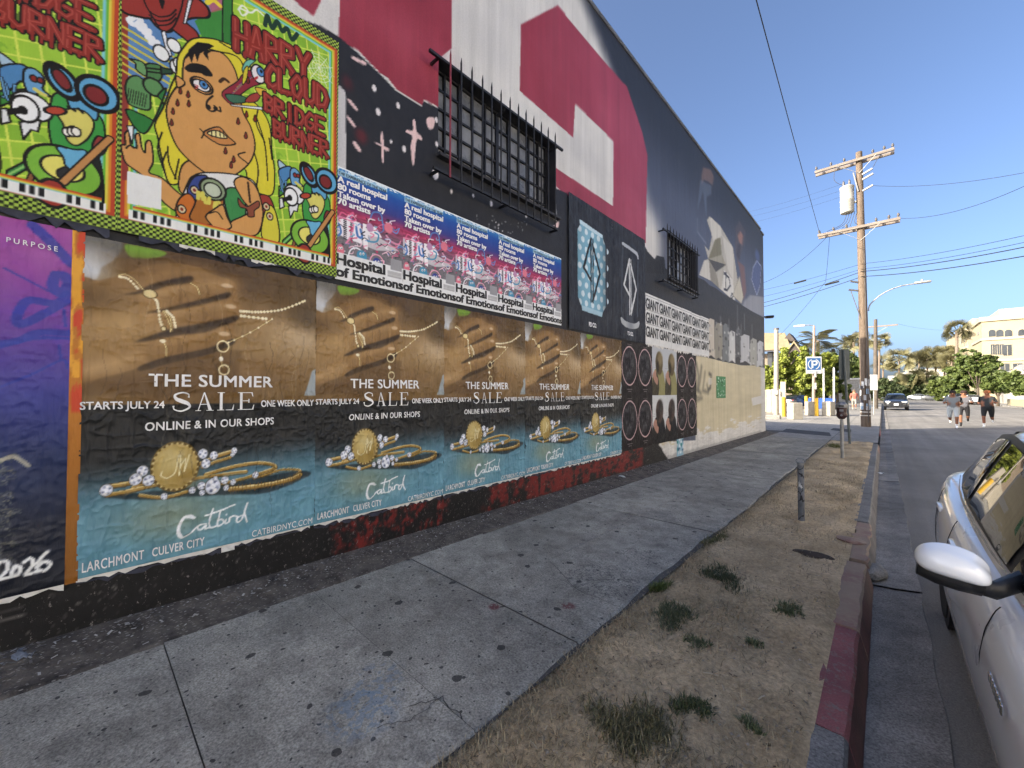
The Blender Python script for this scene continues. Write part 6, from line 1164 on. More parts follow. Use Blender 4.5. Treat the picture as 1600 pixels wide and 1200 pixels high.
    mb = MB(); mb.cbox((0, -L/2+.03, zf-.2), (1.0, .1, .2), .03); mb.obj('grille', M_plas, t); mb = MB(); mb.cbox((0, -L/2-.03, zf-.32), (.34, .03, .16), .005); mb.obj('front_plate', M_plate, t)
    mb = MB(); mb.cbox((0, -L/2+.05, .36), (1.3, .16, .14), .04); mb.obj('front_bumper', M_plas, t); mb = MB(); mb.cbox((0, L/2-.02, .42), (1.2, .12, .16), .04); mb.obj('rear_bumper', M_plas, t); mb = MB(); mb.cbox((0, L/2-.02, .72), (.34, .03, .16), .005); mb.obj('rear_plate', M_plate, t)
    return t, side
CARX, CARY = 1.15, 2.96; LC = SED['L']
nc, side = car('white sedan parked at the kerb, close by at the right edge, wing mirror towards us', (CARX, CARY, zr(3.)), 0, (.84, .85, .85), SED)
def cl(p): return Vector(p)-Vector((CARX, CARY, zr(3.)))
# seams, fender badge and the wing mirror of the near car
def bx_at(s, f_):                                                     # point on the lower flank
    hw, zb, zs = [np.interp(s, [r[0] for r in SED['body']], [r[i] for r in SED['body']]) for i in (1, 2, 3)]; tt = f_; x = hw*np.interp(tt, [0, .15, .3, .45, .62, .8, .93, 1.], [.945, .968, .982, .99, .99, .975, .95, .925]); return -x*.999, zb+.07+(zs-zb-.05)*tt
for s in (1.62, 2.7, 3.55):
    P_ = [Vector((bx_at(s+.05*math.sin(f_*3), f_)[0]-.0008, s+.05*math.sin(f_*3)-LC/2, bx_at(s, f_)[1])) for f_ in np.linspace(.05, .97, 30)]; mb = MB(); mb.tube(P_, .002, 5); mb.obj('door_seam', M_plas, nc)
for i in range(6): s = 1.27+i*.032; x, z = bx_at(s, .70); mb = MB(); mb.cbox((x-.012, s-LC/2, z), (.008, .022, .034), .003); mb.obj('badge_letter', M_chr, nc)
mt = O('wing_mirror', None, nc)
tipw, innw = YP(1428, 867, 2.06), YP(1548, 893, 2.1); A_, B2 = cl(tipw), cl(innw)
prof = [(0, .010, .02), (.03, .028, .045), (.1, .046, .07), (.25, .056, .088), (.45, .058, .098), (.65, .055, .098), (.84, .047, .09), (.95, .03, .07), (1., .014, .04)]
V = []; n = 18
for (u, hh, dd) in prof:
    hh *= .9; c = A_.lerp(B2, u)+Vector((0, 0, .012*math.sin(u*math.pi)))
    for k_ in range(n): a = 2*math.pi*k_/n; ca, sa = math.cos(a), math.sin(a); ca = math.copysign(abs(ca)**.7, ca); sa = math.copysign(abs(sa)**.75, sa); V.append(c+Vector((0, dd*ca*(.45 if ca > 0 else 1.), hh*sa*(1. if sa > 0 else .8)-(.02*u if ca < 0 else 0))))
mb = MB(); mb.add(V, [(i*n+k_, i*n+(k_+1) % n, (i+1)*n+(k_+1) % n, (i+1)*n+k_) for i in range(len(prof)-1) for k_ in range(n)]+[tuple(range(n)), tuple((len(prof)-1)*n+k_ for k_ in range(n))]); o = mb.obj('mirror_cap', paint('paint_d6d8d8', None), mt, smooth=True); o.modifiers.new('s', 'SUBSURF').render_levels = 2
mb = MB(); P_ = [A_.lerp(B2, u)+Vector((0, .0, -.044-.012*u)) for u in (.04, .3, .6, .9)]; mb.tube(P_, [.012, .02, .022, .02], 10, sy=1.8); mb.obj('lower_trim', M_plas, mt, smooth=True)
mb = MB(); P_ = [A_.lerp(B2, .72)+Vector((0, 0, -.055)), A_.lerp(B2, 1.05)+Vector((0, 0, -.06)), Vector((-side(1.62, 0)[0]+.01, 1.63-LC/2, side(1.62, .0)[1]-.0))]; mb.tube(P_, [.02, .022, .026], 10, sy=1.4); mb.obj('arm', M_plas, mt, smooth=True)
mb = MB(); c = A_.lerp(B2, .5)+Vector((0, .047, 0)); mb.cbox(c, ((B2-A_).length*.7, .006, .07), .002); mb.obj('mirror_glass', M_chr, mt)
# other cars
car('black SUV driving towards us, beyond the big utility pole', (.98, 57.5, zr(57)), 0, (.012, .014, .018), SUV, detail=False)
car('black car parked nose-in in the lot beside the yellow bollard', (-6.6, 51.5, zg(51)), -.25+math.pi, (.012, .012, .013), SED, detail=False)
car('white car parked at the far kerb, behind the runner in black', (9.7, 90., zr(90)), math.pi, (.7, .7, .69), SED, detail=False)
car('dark SUV parked at the far kerb, between the runners', (9.0, 92.5, zr(92)), 0, (.03, .032, .036), SUV, detail=False)
car('pale grey car crossing far down the street', (6.4, 128, zr(128)), 1.4, (.35, .4, .42), SED, detail=False)
car('small dark car far down the street, left of the grey runner', (8.4, 124, zr(124)), 1.5, (.05, .055, .06), SED, detail=False)
car('white car glimpsed left of the runners at the far kerb', (8.4, 97, zr(97)), math.pi, (.7, .7, .69), SED, detail=False)
# ================================================================== people
def person(label, loc, rz, J, cols_of, hair, h=1.75, bulk=1.):
    # J: joint positions (metres, figure faces -y, feet near z=0); one continuous skinned body
    bones = [('pelvis', 'spine'), ('spine', 'chest'), ('chest', 'neck'), ('neck', 'head'), ('head', 'crown'), ('chest', 'shL'), ('shL', 'elL'), ('elL', 'wrL'), ('wrL', 'haL'), ('chest', 'shR'), ('shR', 'elR'), ('elR', 'wrR'), ('wrR', 'haR'), ('pelvis', 'hiL'), ('hiL', 'knL'), ('knL', 'anL'), ('anL', 'toL'), ('pelvis', 'hiR'), ('hiR', 'knR'), ('knR', 'anR'), ('anR', 'toR')]
    rad = dict(pelvis=.155, spine=.15, chest=.16, neck=.06, head=.098, crown=.075, sh=.075, el=.046, wr=.034, ha=.036, hi=.105, kn=.066, an=.045, to=.04)
    names = list(J); idx = {n_: i for i, n_ in enumerate(names)}
    me = bpy.data.meshes.new('body'); me.from_pydata([J[n_] for n_ in names], [(idx[a], idx[b]) for a, b in bones], [])
    o = bpy.data.objects.new('body', me); COL.objects.link(o); md = o.modifiers.new('k', 'SKIN')
    for i, n_ in enumerate(names):
        r_ = rad.get(n_) or rad[n_[:2]]; b_ = bulk if n_ in ('pelvis', 'spine', 'chest') or n_[:2] == 'hi' else 1.; me.skin_vertices[0].data[i].radius = (r_*b_, r_*b_*(.78 if n_ in ('pelvis', 'spine', 'chest') else 1.)); me.skin_vertices[0].data[i].use_root = n_ == 'pelvis'
    o.modifiers.new('s', 'SUBSURF').levels = 2; bpy.context.view_layer.update(); e = o.evaluated_get(bpy.context.evaluated_depsgraph_get()); m2 = bpy.data.meshes.new_from_object(e); bpy.data.objects.remove(o)
    V = np.array([v.co for v in m2.vertices]); best = np.full(len(V), 1e9); cc = np.zeros((len(V), 3))
    for a, b in bones:
        p0, p1 = np.array(J[a], float), np.array(J[b], float); d_ = p1-p0; tt = np.clip(((V-p0)@d_)/(d_@d_), 0, 1); ds = np.linalg.norm(V-p0-tt[:, None]*d_, axis=1); c0 = cols_of(a, b)
        for i in np.where(ds < best)[0]:
            cA = c0(tt[i]) if callable(c0) else c0; best[i] = ds[i]; cc[i] = lin(cA)
    m2.materials.clear(); m2.materials.append(vmat('clothed_body', .8)); setcol(m2, cc); m2.polygons.foreach_set('use_smooth', [True]*len(m2.polygons))
    t = thing('person', loc, label, 'person', rz=rz); t.scale = (1.06, 1.06, 1.06); O('body', m2, t)
    hd = Vector(J['head']); mb = MB(); prof = [(.112, -.0), (.118, .05), (.105, .1), (.065, .135), (0, .145)]; mb.lathe(prof, hd+Vector((0, .012, .02)), 14); mb.obj('hair', mat('hair_%s' % hair, lin(hair), .8, .3, 20), t, smooth=True)
    mb = MB(); mb.lathe([(.0, -.03), (.018, -.022), (.014, 0), (.0, .03)], hd+Vector((0, -.105, -.005)), 8); mb.obj('nose', mat('skin_nose', lin('a9765a'), .7), t, smooth=True)
    for s_ in (-1, 1): mb = MB(); mb.lathe([(0, -.009), (.012, 0), (0, .009)], hd+Vector((s_*.036, -.092, .025)), 8); mb.obj('eye', M_cable, t)
    mb = MB(); mb.box(hd+Vector((0, -.09, -.055)), (.05, .02, .01)); mb.obj('mouth', mat('lips', lin('8a4a40'), .7), t)
    for s_ in (-1, 1): mb = MB(); mb.lathe([(0, -.03), (.016, 0), (0, .03)], hd+Vector((s_*.1, .01, 0)), 8); mb.obj('ear', mat('skin_nose', (1, 1, 1)), t)
    return t
def run_pose(lead='R', lean=.06, arm=1.):
    s = 1 if lead == 'R' else -1                                      # figure faces -y; its right side is -x
    J = dict(pelvis=(0, 0, .98), spine=(0, -lean*.4, 1.14), chest=(0, -lean, 1.36), neck=(0, -lean*1.2, 1.52), head=(0, -lean*1.5, 1.64), crown=(0, -lean*1.4, 1.73))
    for sd, sx in (('R', -1), ('L', 1)):
        f_ = 1 if sd == lead else -1
        J['sh'+sd] = (sx*.2, -lean, 1.43); J['el'+sd] = (sx*.29, (.16 if f_ > 0 else .02)-lean, 1.2); J['wr'+sd] = (sx*.25, (-.06 if f_ > 0 else -.24)-lean, 1.13+(.06 if f_ < 0 else 0)); J['ha'+sd] = (sx*.22, (-.14 if f_ > 0 else -.31)-lean, 1.16+(.1 if f_ < 0 else 0))
        J['hi'+sd] = (sx*.11, 0, .92)
        if f_ > 0: J['kn'+sd] = (sx*.12, -.16, .52); J['an'+sd] = (sx*.11, -.08, .1); J['to'+sd] = (sx*.12, -.24, .05)
        else: J['kn'+sd] = (sx*.12, .06, .5); J['an'+sd] = (sx*.12, .42, .38); J['to'+sd] = (sx*.12, .46, .24)
    return J
def clothes(top, short, skin, sock, shoe, sleeve=1.0, knee=.92):
    def f_(a, b):
        if b in ('spine', 'chest') : return top
        if a == 'chest' and b == 'neck': return lambda t: top if t < .55 else skin
        if a == 'chest': return top
        if a[:2] == 'sh': return lambda t: top if t < sleeve else skin
        if a == 'pelvis' : return short
        if a[:2] == 'hi': return lambda t: short if t < knee else skin
        if a[:2] == 'kn': return lambda t: skin if t < .68 else sock
        if a[:2] == 'an': return shoe
        return skin
    return f_
def gpos(px, py): p = GP(px, py, -.15); return Vector((p.x, p.y, zr(p.y)+.012))
J = run_pose('L'); p = gpos(1490, 670); person('runner in grey t-shirt and pale grey shorts with dark cap of hair, leftmost', p, -.15, J, clothes('6e7478', 'a4abae', '7d5642', 'e8e8e6', 'eef0f0'), '1a1614', bulk=1.25)
J = run_pose('R'); p = gpos(1498, 667.5); person('runner in black shorts and black shoes half hidden behind the grey runner', p+Vector((.25, .5, 0)), -.1, J, clothes('5a5a60', '1c1c20', '875f49', '2a2a2c', '17171a'), '2a1c16')
J = run_pose('R', .04); p = gpos(1544, 669); person('runner in black t-shirt and black shorts with reddish hair, rightmost', p, -.2, J, clothes('22262a', '15181c', '7d5340', 'eeeeec', 'e4e8ea'), '8a5230', bulk=1.3)
# white print on the black shirt and lettering on the grey one are tiny; the walker has his back to us
J = dict(pelvis=(0, 0, .95), spine=(0, 0, 1.12), chest=(0, .02, 1.36), neck=(0, 0, 1.52), head=(0, -.02, 1.64), crown=(0, -.02, 1.73), shL=(.2, .02, 1.43), elL=(.27, .06, 1.16), wrL=(.25, -.04, .93), haL=(.24, -.08, .84), shR=(-.2, .02, 1.43), elR=(-.27, -.02, 1.16), wrR=(-.26, -.14, .95), haR=(-.25, -.2, .88), hiL=(.11, 0, .9), knL=(.11, -.14, .5), anL=(.1, -.12, .09), toL=(.11, -.27, .05), hiR=(-.11, 0, .9), knR=(-.11, .06, .5), anR=(-.11, .26, .14), toR=(-.11, .14, .05))
p = GP(1335, 641); person('walker seen from behind in pinkish top and pale trousers on the far pavement', p, math.pi, J, clothes('94584c', '8f8d86', 'a87a60', 'b0aa9c', '4a4440', 1., 1.1), '6a5a4a')
# ================================================================== buildings
def wall_box(t, name, x0, x1, y0, y1, z0, z1, m): mb = MB(); mb.box(((x0+x1)/2, (y0+y1)/2, (z0+z1)/2), (x1-x0, y1-y0, z1-z0)); return mb.obj(name, m, t)
M_glass = mat('far_window_glass', (.04, .045, .05), .15, .3, .6, 0, spec=.6); M_trim = mat('white_trim', (.72, .7, .65), .7, .1, 4)
def facade_window(t, x, y, z, w_, h_, side='x', m=M_glass, bars=1):    # window on a face looking towards -x (side 'x') or -y (side 'y')
    wn = O('window', None, t)
    def bx(nm, du, dz, wu, hz, dep, off, mt):
        mb = MB(); mb.box((x-off, y+du, z+dz) if side == 'x' else (x+du, y-off, z+dz), (dep, wu, hz) if side == 'x' else (wu, dep, hz)); mb.obj(nm, mt, wn)
    bx('pane', 0, 0, w_, h_, .03, .012, m); bx('sill', 0, -h_/2-.05, w_+.2, .08, .12, .05, M_trim); bx('lintel', 0, h_/2+.05, w_+.16, .1, .07, .03, M_trim)
    for s_ in (-1, 1): bx('jamb', s_*(w_/2+.03), 0, .06, h_, .06, .028, M_trim)
    for i in range(bars): bx('muntin', w_*((i+1)/(bars+1)-.5), 0, .04, h_, .03, .03, M_trim)
    return wn
# unseen pale shop row, added across the street to bounce sun onto the posters
M_st = [mat('stucco_cream', (.80, .74, .62), .85, .06, 1.5, .2, 60), mat('stucco_white', (.84, .82, .78), .85, .06, 1.5, .2, 60), mat('stucco_sand', (.76, .69, .57), .85, .06, 1.5, .2, 60)]
for i, (y0, y1, h_) in enumerate(((-26, -8, 7.5), (-7.6, 9.5, 8.6), (9.9, 30, 7.8), (30.4, 52, 8.2))):
    t = thing('shop_building', (0, 0, zg(y0)-.2), ('cream', 'white', 'sand', 'cream corner')[i]+' stucco shop added unseen to bounce sun, '+('furthest behind the camera', 'opposite the first sale posters', 'opposite the ring posters', 'opposite the parking lot')[i], 'building', 'unseen shops added to bounce sun')
    wall_box(t, 'wall', 13.4, 22, y0, y1, 0, h_, M_st[i % 3]); wall_box(t, 'cornice', 13.2, 22, y0-.1, y1+.1, h_, h_+.3, M_trim)
    n = 3
    for k_ in range(n):
        yc = y0+(y1-y0)*(k_+.5)/n; facade_window(t, 13.4, yc, 5.6, 1.3, 1.3, 'x'); facade_window(t, 13.4, yc+1.2, 1.7, 1.8, 1.3, 'x'); wall_box(t, 'door', 13.34, 13.42, yc-1.6, yc-.6, .2, 2.3, M_black)
S(strip('far_sidewalk', np.array([11.3, 13.5]), np.array([-30, 0, 25, 80, 160]), lambda x, y: zg(y)-.01, M_walk2))
kb = S(O('far_kerb', None))
for i in range(12): mb = MB(); y0 = -30+i*15.; mb.box((11.25, y0+7.5, (zg(y0)+zg(y0+15))/2-.09), (.16, 14.98, .17)); mb.obj('kerb_stone', M_kerb, kb)
# ================================================================== vegetation
def leaf_mat(name, a, b):
    k = NT(name); at = k.n('ShaderNodeVertexColor'); at.layer_name = 'Col'; k.base(at.outputs[0]); k.set(.55, spec=.3)
    k.b.inputs['Subsurface Weight'].default_value = 0; tr = k.n('ShaderNodeBsdfTranslucent'); k.l(at.outputs[0], tr.inputs[0]); mx = k.n('ShaderNodeMixShader'); mx.inputs[0].default_value = .3; k.l(k.b.outputs[0], mx.inputs[1]); k.l(tr.outputs[0], mx.inputs[2]); k.l(mx.outputs[0], k.t.nodes['Material Output'].inputs[0]); return k.m
M_leaf = leaf_mat('leaf', 0, 0)
def quads(name, C0, U, Vv, cols, m):                                  # many small quads: centres, half axes
    n = len(C0); P = np.stack([C0-U-Vv, C0+U-Vv, C0+U+Vv, C0-U+Vv], 1).reshape(-1, 3); me = bpy.data.meshes.new(name)
    me.vertices.add(n*4); me.vertices.foreach_set('co', P.astype(np.float32).ravel()); me.loops.add(n*4); me.loops.foreach_set('vertex_index', np.arange(n*4, dtype=np.int32)); me.polygons.add(n); me.polygons.foreach_set('loop_start', np.arange(0, n*4, 4, dtype=np.int32)); me.polygons.foreach_set('loop_total', np.full(n, 4, np.int32)); me.materials.append(m); me.update(calc_edges=True); setcol(me, np.repeat(cols, 4, 0)); return me
def unit(g, n): v = g.normal(size=(n, 3)); return v/np.linalg.norm(v, axis=1)[:, None]
M_bark = mat('bark', (.09, .07, .05), .9, .3, 5, .5, 30)
def tree(name, label, base, lobes, n, leaf, ca, cb, seed, trunk=.16, cat='tree', group=None, flat=1.):
    g = np.random.default_rng(seed); t = thing(name, base, label, cat, group); base = Vector(base)
    # clumps scattered through the lobes, leaves scattered through the clumps, gaps left between
    vol = np.array([l[3]*l[4]*l[5] for l in lobes])**(2/3); cl_, cr = [], []
    for l, w_ in zip(lobes, vol/vol.sum()):
        k_ = max(6, int(110*w_)); d_ = unit(g, k_)*(g.random((k_, 1))**.4); cl_.append(np.array(l[:3])+d_*np.array(l[3:6])); cr += [min(l[3:6])*g.uniform(.34, .62) for _ in range(k_)]
    cl_ = np.concatenate(cl_); cr = np.array(cr); pick = g.integers(0, len(cl_), n); off = unit(g, n)*(g.random((n, 1))**.45)*cr[pick][:, None]; off[:, 2] *= .75*flat; P = cl_[pick]+off
    nrm = unit(g, n)+off/np.maximum(np.linalg.norm(off, axis=1)[:, None], 1e-6)*.8+np.array([0, 0, .5]); nrm /= np.linalg.norm(nrm, axis=1)[:, None]
    a = np.cross(nrm, unit(g, n)); a /= np.linalg.norm(a, axis=1)[:, None]; b = np.cross(nrm, a); s_ = leaf*g.uniform(.5, 1.2, (n, 1))
    tone = g.random((n, 1))*.6+.4*g.random((len(cl_), 1))[pick]; cols = np.array(ca)*(1-tone)+np.array(cb)*tone
    O('crown', quads('crown', P, a*s_, b*s_*.55, cols, M_leaf), t)
    top = max(l[2] for l in lobes); mb = MB(); mb.tube([(0, 0, -.2), (.05, 0, top*.3), (0, .05, top*.75)], [trunk, trunk*.75, trunk*.35], 8); mb.obj('trunk', M_bark, t, smooth=True)
    for l in lobes[:5]: mb = MB(); s0 = Vector((.03, 0, top*.35)); e0 = Vector(l[:3]); mb.tube([s0, s0.lerp(e0, .5)+Vector((0, 0, .1)), e0], [trunk*.45, trunk*.3, trunk*.1], 6); mb.obj('limb', M_bark, t, smooth=True)
    return t
GA, GB = (.035, .06, .018), (.15, .19, .05)
def at_px(px, y): p = YP(px, 630, y); return Vector((p.x, y, zg(y)-.2))
def lobes_px(b, px0, px1, pt, pb, y, n, seed, dep=.6):                 # crown lobes filling a pixel box at distance y
    g = random.Random(seed); out = []; a0, a1 = YP(px0, pb, y), YP(px1, pt, y); w_, h_ = a1.x-a0.x, a1.z-a0.z
    for i in range(n): fx = (i+.5)/n; out.append((a0.x+w_*fx-b.x+g.uniform(-.05, .05)*w_, g.uniform(-.5, .5)*w_*dep*.5, a0.z+h_*g.uniform(.38, .62)-b.z, w_/n*g.uniform(.85, 1.15), w_*dep*.5, h_*g.uniform(.44, .56)))
    return out
for i, (px0, px1, pt, pb, y, lb_, nl) in enumerate(((1188, 1226, 553, 628, 56, 'dense bright green tree beside the service post', 9000), (1218, 1262, 547, 626, 57.5, 'dense green tree left of the blue parking sign', 10000), (1252, 1298, 546, 626, 59, 'dense green tree behind the blue parking sign', 10000), (1288, 1328, 545, 630, 61, 'darker green tree right of the blue parking sign', 9000))):
    b = at_px((px0+px1)/2, y); tree('broadleaf_tree', lb_, b, lobes_px(b, px0, px1, pt, pb, y, 4, i), int(nl*1.7), .17, (.075, .11, .02) if i < 3 else (.035, .055, .02), (.36, .40, .07) if i < 3 else (.14, .17, .05), 300+i, group='trees beside the lot')
for i, (px0, px1, pt, pb, y, lb_, nl, ls) in enumerate(((1322, 1350, 553, 612, 95, 'grey-green tree left of the big utility pole', 4500, .25), (1355, 1400, 588, 628, 130, 'low bush trees behind the black SUV', 4000, .3), (1395, 1440, 582, 628, 150, 'shadowy trees under the far palms on the left', 4500, .34), (1432, 1480, 580, 628, 150, 'shadowy trees under the far palms on the right', 4500, .34), (1478, 1534, 566, 618, 98, 'broad green tree in front of the cream building', 9000, .26), (1500, 1556, 548, 590, 92, 'loose airy tree reaching up the cream building', 5000, .2), (1538, 1580, 581, 612, 80, 'rounded green tree left part of the right-hand row', 6500, .2), (1572, 1640, 580, 618, 74, 'rounded green tree at the right edge', 8000, .2), (1455, 1490, 592, 624, 118, 'small yellow-green street tree', 3000, .26))):
    b = at_px((px0+px1)/2, y); tree('street_tree', lb_, b, lobes_px(b, px0, px1, pt, pb, y, 4, 20+i), nl, ls, GA if i not in (8,) else (.06, .08, .02), GB if i not in (1, 2, 3) else (.11, .13, .06), 330+i, group='street trees down the road', flat=.6 if i == 5 else 1.)
# palms
M_frond = M_leaf
def palm(label, px, py_top, y, rad, kind, seed, trunk=.2, group='palms', nf=26):
    g = np.random.default_rng(seed); b = at_px(px, y); top = YP(px, py_top, y)-b; t = thing('palm_tree', b, label, 'palm', group)
    mb = MB(); mb.tube([(0, 0, -.2), (top.x*.4, 0, top.z*.5), top], [trunk*1.25, trunk, trunk*.85], 8); mb.obj('trunk', mat('palm_bark', (.17, .13, .10), .95, .3, 6, .5, 12), t, smooth=True)
    C0, U, Vv, cc = [], [], [], []
    for i in range(nf):
        az = g.uniform(0, 6.283); el = g.uniform(-.75, 1.2); L = rad*g.uniform(.8, 1.1); d_ = np.array([math.cos(az)*math.cos(el), math.sin(az)*math.cos(el), math.sin(el)]); dead = el < -.35
        ns = 16 if kind == 'feather' else 1
        if kind == 'feather':
            for s in np.linspace(.12, 1, 22):
                p = np.array(top)+d_*L*s+np.array([0, 0, -.55*L*s*s]); sd = np.cross(d_, [0, 0, 1]); sd /= np.linalg.norm(sd)+1e-6
                for sg in (-1, 1):
                    w_ = L*.22*math.sin(s*2.6+.35); ax = sd*sg*.9+d_*.35+np.array([0, 0, -.35]); C0.append(p+ax*w_*.5); U.append(ax*w_*.5); Vv.append(d_*L*.007); cc.append(g.uniform(.6, 1.3))
        else:
            hub = np.array(top)+d_*L*.5; sd = np.cross(d_, g.normal(size=3)); sd /= np.linalg.norm(sd)+1e-6; up_ = np.cross(sd, d_)
            C0.append(np.array(top)+d_*L*.25); U.append(d_*L*.25); Vv.append(sd*.02*L); cc.append(.8)
            for a in np.linspace(-1.35, 1.35, 17): ax = d_*math.cos(a)+sd*math.sin(a)+np.array([0, 0, -.25]); C0.append(hub+ax*L*.25); U.append(ax*L*.25); Vv.append((sd*math.cos(a)-d_*math.sin(a))*L*.017); cc.append(g.uniform(.6, 1.3)*(1.5 if dead else 1))
    cc = np.array(cc)[:, None]*np.array([(.16, .15, .075)]); O('crown', quads('crown', np.array(C0), np.array(U), np.array(Vv), np.clip(cc, 0, 1), M_frond), t)
    return t
palm('tall feather palm rising behind the green trees, above the blue sign', 1278, 532, 74, 4.2, 'feather', 1, .25, nf=34); palm('shorter feather palm left of the tall one', 1262, 545, 78, 3.4, 'feather', 2, .25); palm('feather palm right of the tall one', 1302, 545, 76, 3.2, 'feather', 3, .25)
for i, (px, py, y, r_, lb_) in enumerate(((1334, 535, 120, 3.0, 'fan palm left of the big utility pole'), (1343, 531, 125, 2.6, 'fan palm just behind the big utility pole'), (1374, 533, 140, 3.0, 'fan palm right of the dark second pole'), (1380, 566, 170, 3.2, 'fan palm low beside the dark second pole'), (1405, 562, 165, 4.6, 'wide dark palm above the black SUV'), (1424, 590, 150, 3.5, 'low palm above the road, centre'), (1436, 563, 175, 3.6, 'first of the far palm cluster'), (1449, 561, 170, 3.8, 'second of the far palm cluster'), (1462, 557, 178, 4.2, 'third of the far palm cluster'), (1476, 556, 172, 4.0, 'fourth of the far palm cluster'), (1487, 565, 168, 3.6, 'last of the far palm cluster'), (1495, 517, 105, 2.4, 'tall slim palm against the sky beside the cream building'), (1450, 592, 150, 3., 'low palm under the cluster'))): palm(lb_, px, py, y, r_, 'fan', 40+i, .22, 'far fan palms', 30)
# ------------------------------------------------------------------ far buildings
M_cream = mat('cream_stucco', (.33, .285, .185), .85, .06, .5, .1, 20); M_creamt = mat('cream_trim', (.36, .325, .24), .8, .05, 1)
cb = thing('cream_building', (0, 0, 0), 'large cream stucco apartment building with arched windows behind the right-hand trees', 'building')
foot = [(1497, 187), (1513, 173), (1521, 166), (1536, 151)]; fp = [YP(px, 600, y) for px, y in foot]; tops = [YP(p_, q_, y).z for (p_, y), q_ in zip(foot, (520, 512, 511, 498))]; zt = max(tops[2:]); zl = tops[0]
def pr(name, pts, z0, z1, m): mb = MB(); mb.prism([(p.x, p.y, z0) for p in pts], (0, 0, z1-z0)); return mb.obj(name, m, cb)
right = [Vector((fp[3].x+75, fp[3].y-3, 0)), Vector((fp[3].x+75, 215, 0))]
pr('wing', [fp[0], fp[1], fp[1]+Vector((25, 0, 0)), Vector((fp[1].x+25, 215, 0)), Vector((fp[0].x, 215, 0))], -.5, zl, M_cream)
pr('main_block', [fp[2], fp[3]]+right+[Vector((fp[2].x, 215, 0))], -.5, zt, M_cream)
def ledge(a, b, z, h_, out): d_ = (b-a); d_.z = 0; d_.normalize(); nrm = Vector((d_.y, -d_.x, 0)); mb = MB(); mb.bar(Vector((a.x, a.y, z))-d_*.1, Vector((b.x, b.y, z))+d_*.1, h_, out*2, up=nrm); mb.obj('ledge', M_creamt, cb)
for a, b, zz in ((fp[0], fp[1], zl), (fp[2], fp[3], zt), (fp[3], right[0], zt)): ledge(a, b, zz-.3, .9, .4)
zc_ = YP(1560, 529, 151).z; zc2 = YP(1560, 563, 151).z
for a, b in ((fp[0], fp[1]), (fp[2], fp[3]), (fp[3], right[0])): ledge(a, b, zc_, .6, .25); ledge(a, b, zc2, .5, .2)
def face_win(a, b, px, py, w_, h_, arch, nm='window'):                 # window on the face a-b where the pixel's ray meets it
    d_ = (b-a); d_.z = 0; d_.normalize(); nrm = Vector((d_.y, -d_.x, 0)); r = Vector(ray(px, py)); t_ = ((a-Vector(EYE)).dot(nrm))/r.dot(nrm); c = Vector(EYE)+r*t_; wn = O(nm, None, cb)
    pts = [(-w_/2, -h_/2), (w_/2, -h_/2), (w_/2, h_/2)]
    if arch: pts = [(-w_/2, -h_/2), (w_/2, -h_/2)]+[(w_/2*math.cos(q), h_/2-w_/2+w_/2*math.sin(q)) for q in np.linspace(0, math.pi, 9)]
    else: pts.append((-w_/2, h_/2))
    def put(nm, P_, m, off, th): mb = MB(); mb.prism([c+d_*u+Vector((0, 0, v_))+nrm*off for u, v_ in P_], nrm*th); mb.obj(nm, m, wn)
    put('frame', [(u*1.1, v_*1.06) for u, v_ in pts], M_creamt, .0, .07); put('pane', pts, M_glass, .075, .03)
    for q in (() if arch else (0.,)): mb = MB(); mb.bar(c+d_*q*w_+nrm*.12+Vector((0, 0, -h_/2)), c+d_*q*w_+nrm*.12+Vector((0, 0, h_*.4)), .06, .04, up=nrm); mb.obj('muntin', M_creamt, wn)
for px in (1550, 1562, 1575.5): face_win(fp[3], right[0], px, 520.5, 1.12, 1.7, True)
for px in (1551, 1558, 1565): face_win(fp[3], right[0], px, 546, .62, 2.5, False)
face_win(fp[3], right[0], 1574, 547, 1.3, 2.6, False); face_win(fp[3], right[0], 1597, 520, 1.2, 1.7, True)
for px in (1499.5, 1503, 1507.5): face_win(fp[0], fp[1], px, 533, 1.0, 2.8, False)
face_win(fp[2], fp[3], 1529, 521, 2.0, .8, False)
for px in (1552, 1570, 1590): face_win(fp[3], right[0], px, 575, 1.4, 2.2, False)
c0 = YP(1523, 490, 172); mb = MB(); mb.box((c0.x+7, 186, zt+1.6), (14, 18, 3.6)); mb.obj('roof_house', M_creamt, cb); mb = MB(); c1 = YP(1570, 487, 172); mb.box((c1.x, 172, zt+1.3), (10, 6, 2.6)); mb.obj('roof_pergola', mat('roof_metal_grey', (.3, .28, .22), .6, .2, 2), cb)
c1 = YP(1605, 480, 176); mb = MB(); mb.box((c1.x+2, 186, zt+2.6), (13, 14, 6.2)); mb.obj('stair_tower', M_creamt, cb)
# long white terraces far away
wb = thing('terrace_building', (0, 0, 0), 'long white terraced building far behind the palms', 'building')
a, b = YP(1374, 597, 215), YP(1499, 574, 215)
for i in range(4):
    z0 = a.z+(b.z-a.z)*i/4-1; mb = MB(); mb.box(((a.x+b.x)/2+i, 217+i*1.5, z0+1), (b.x-a.x-i*3, 6, (b.z-a.z)/4+1.1)); mb.obj('terrace', mat('terrace_white', (.34, .33, .29), .8, .05), wb)
    for q in range(22):
        if (q*7+i) % 5 == 0: continue
        mb = MB(); mb.box((a.x+3+i*2+q*(b.x-a.x-8-i*3)/22, 213.9+i*1.5, z0+1.1), (1.3, .08, .9)); mb.obj('window', M_glass, wb)
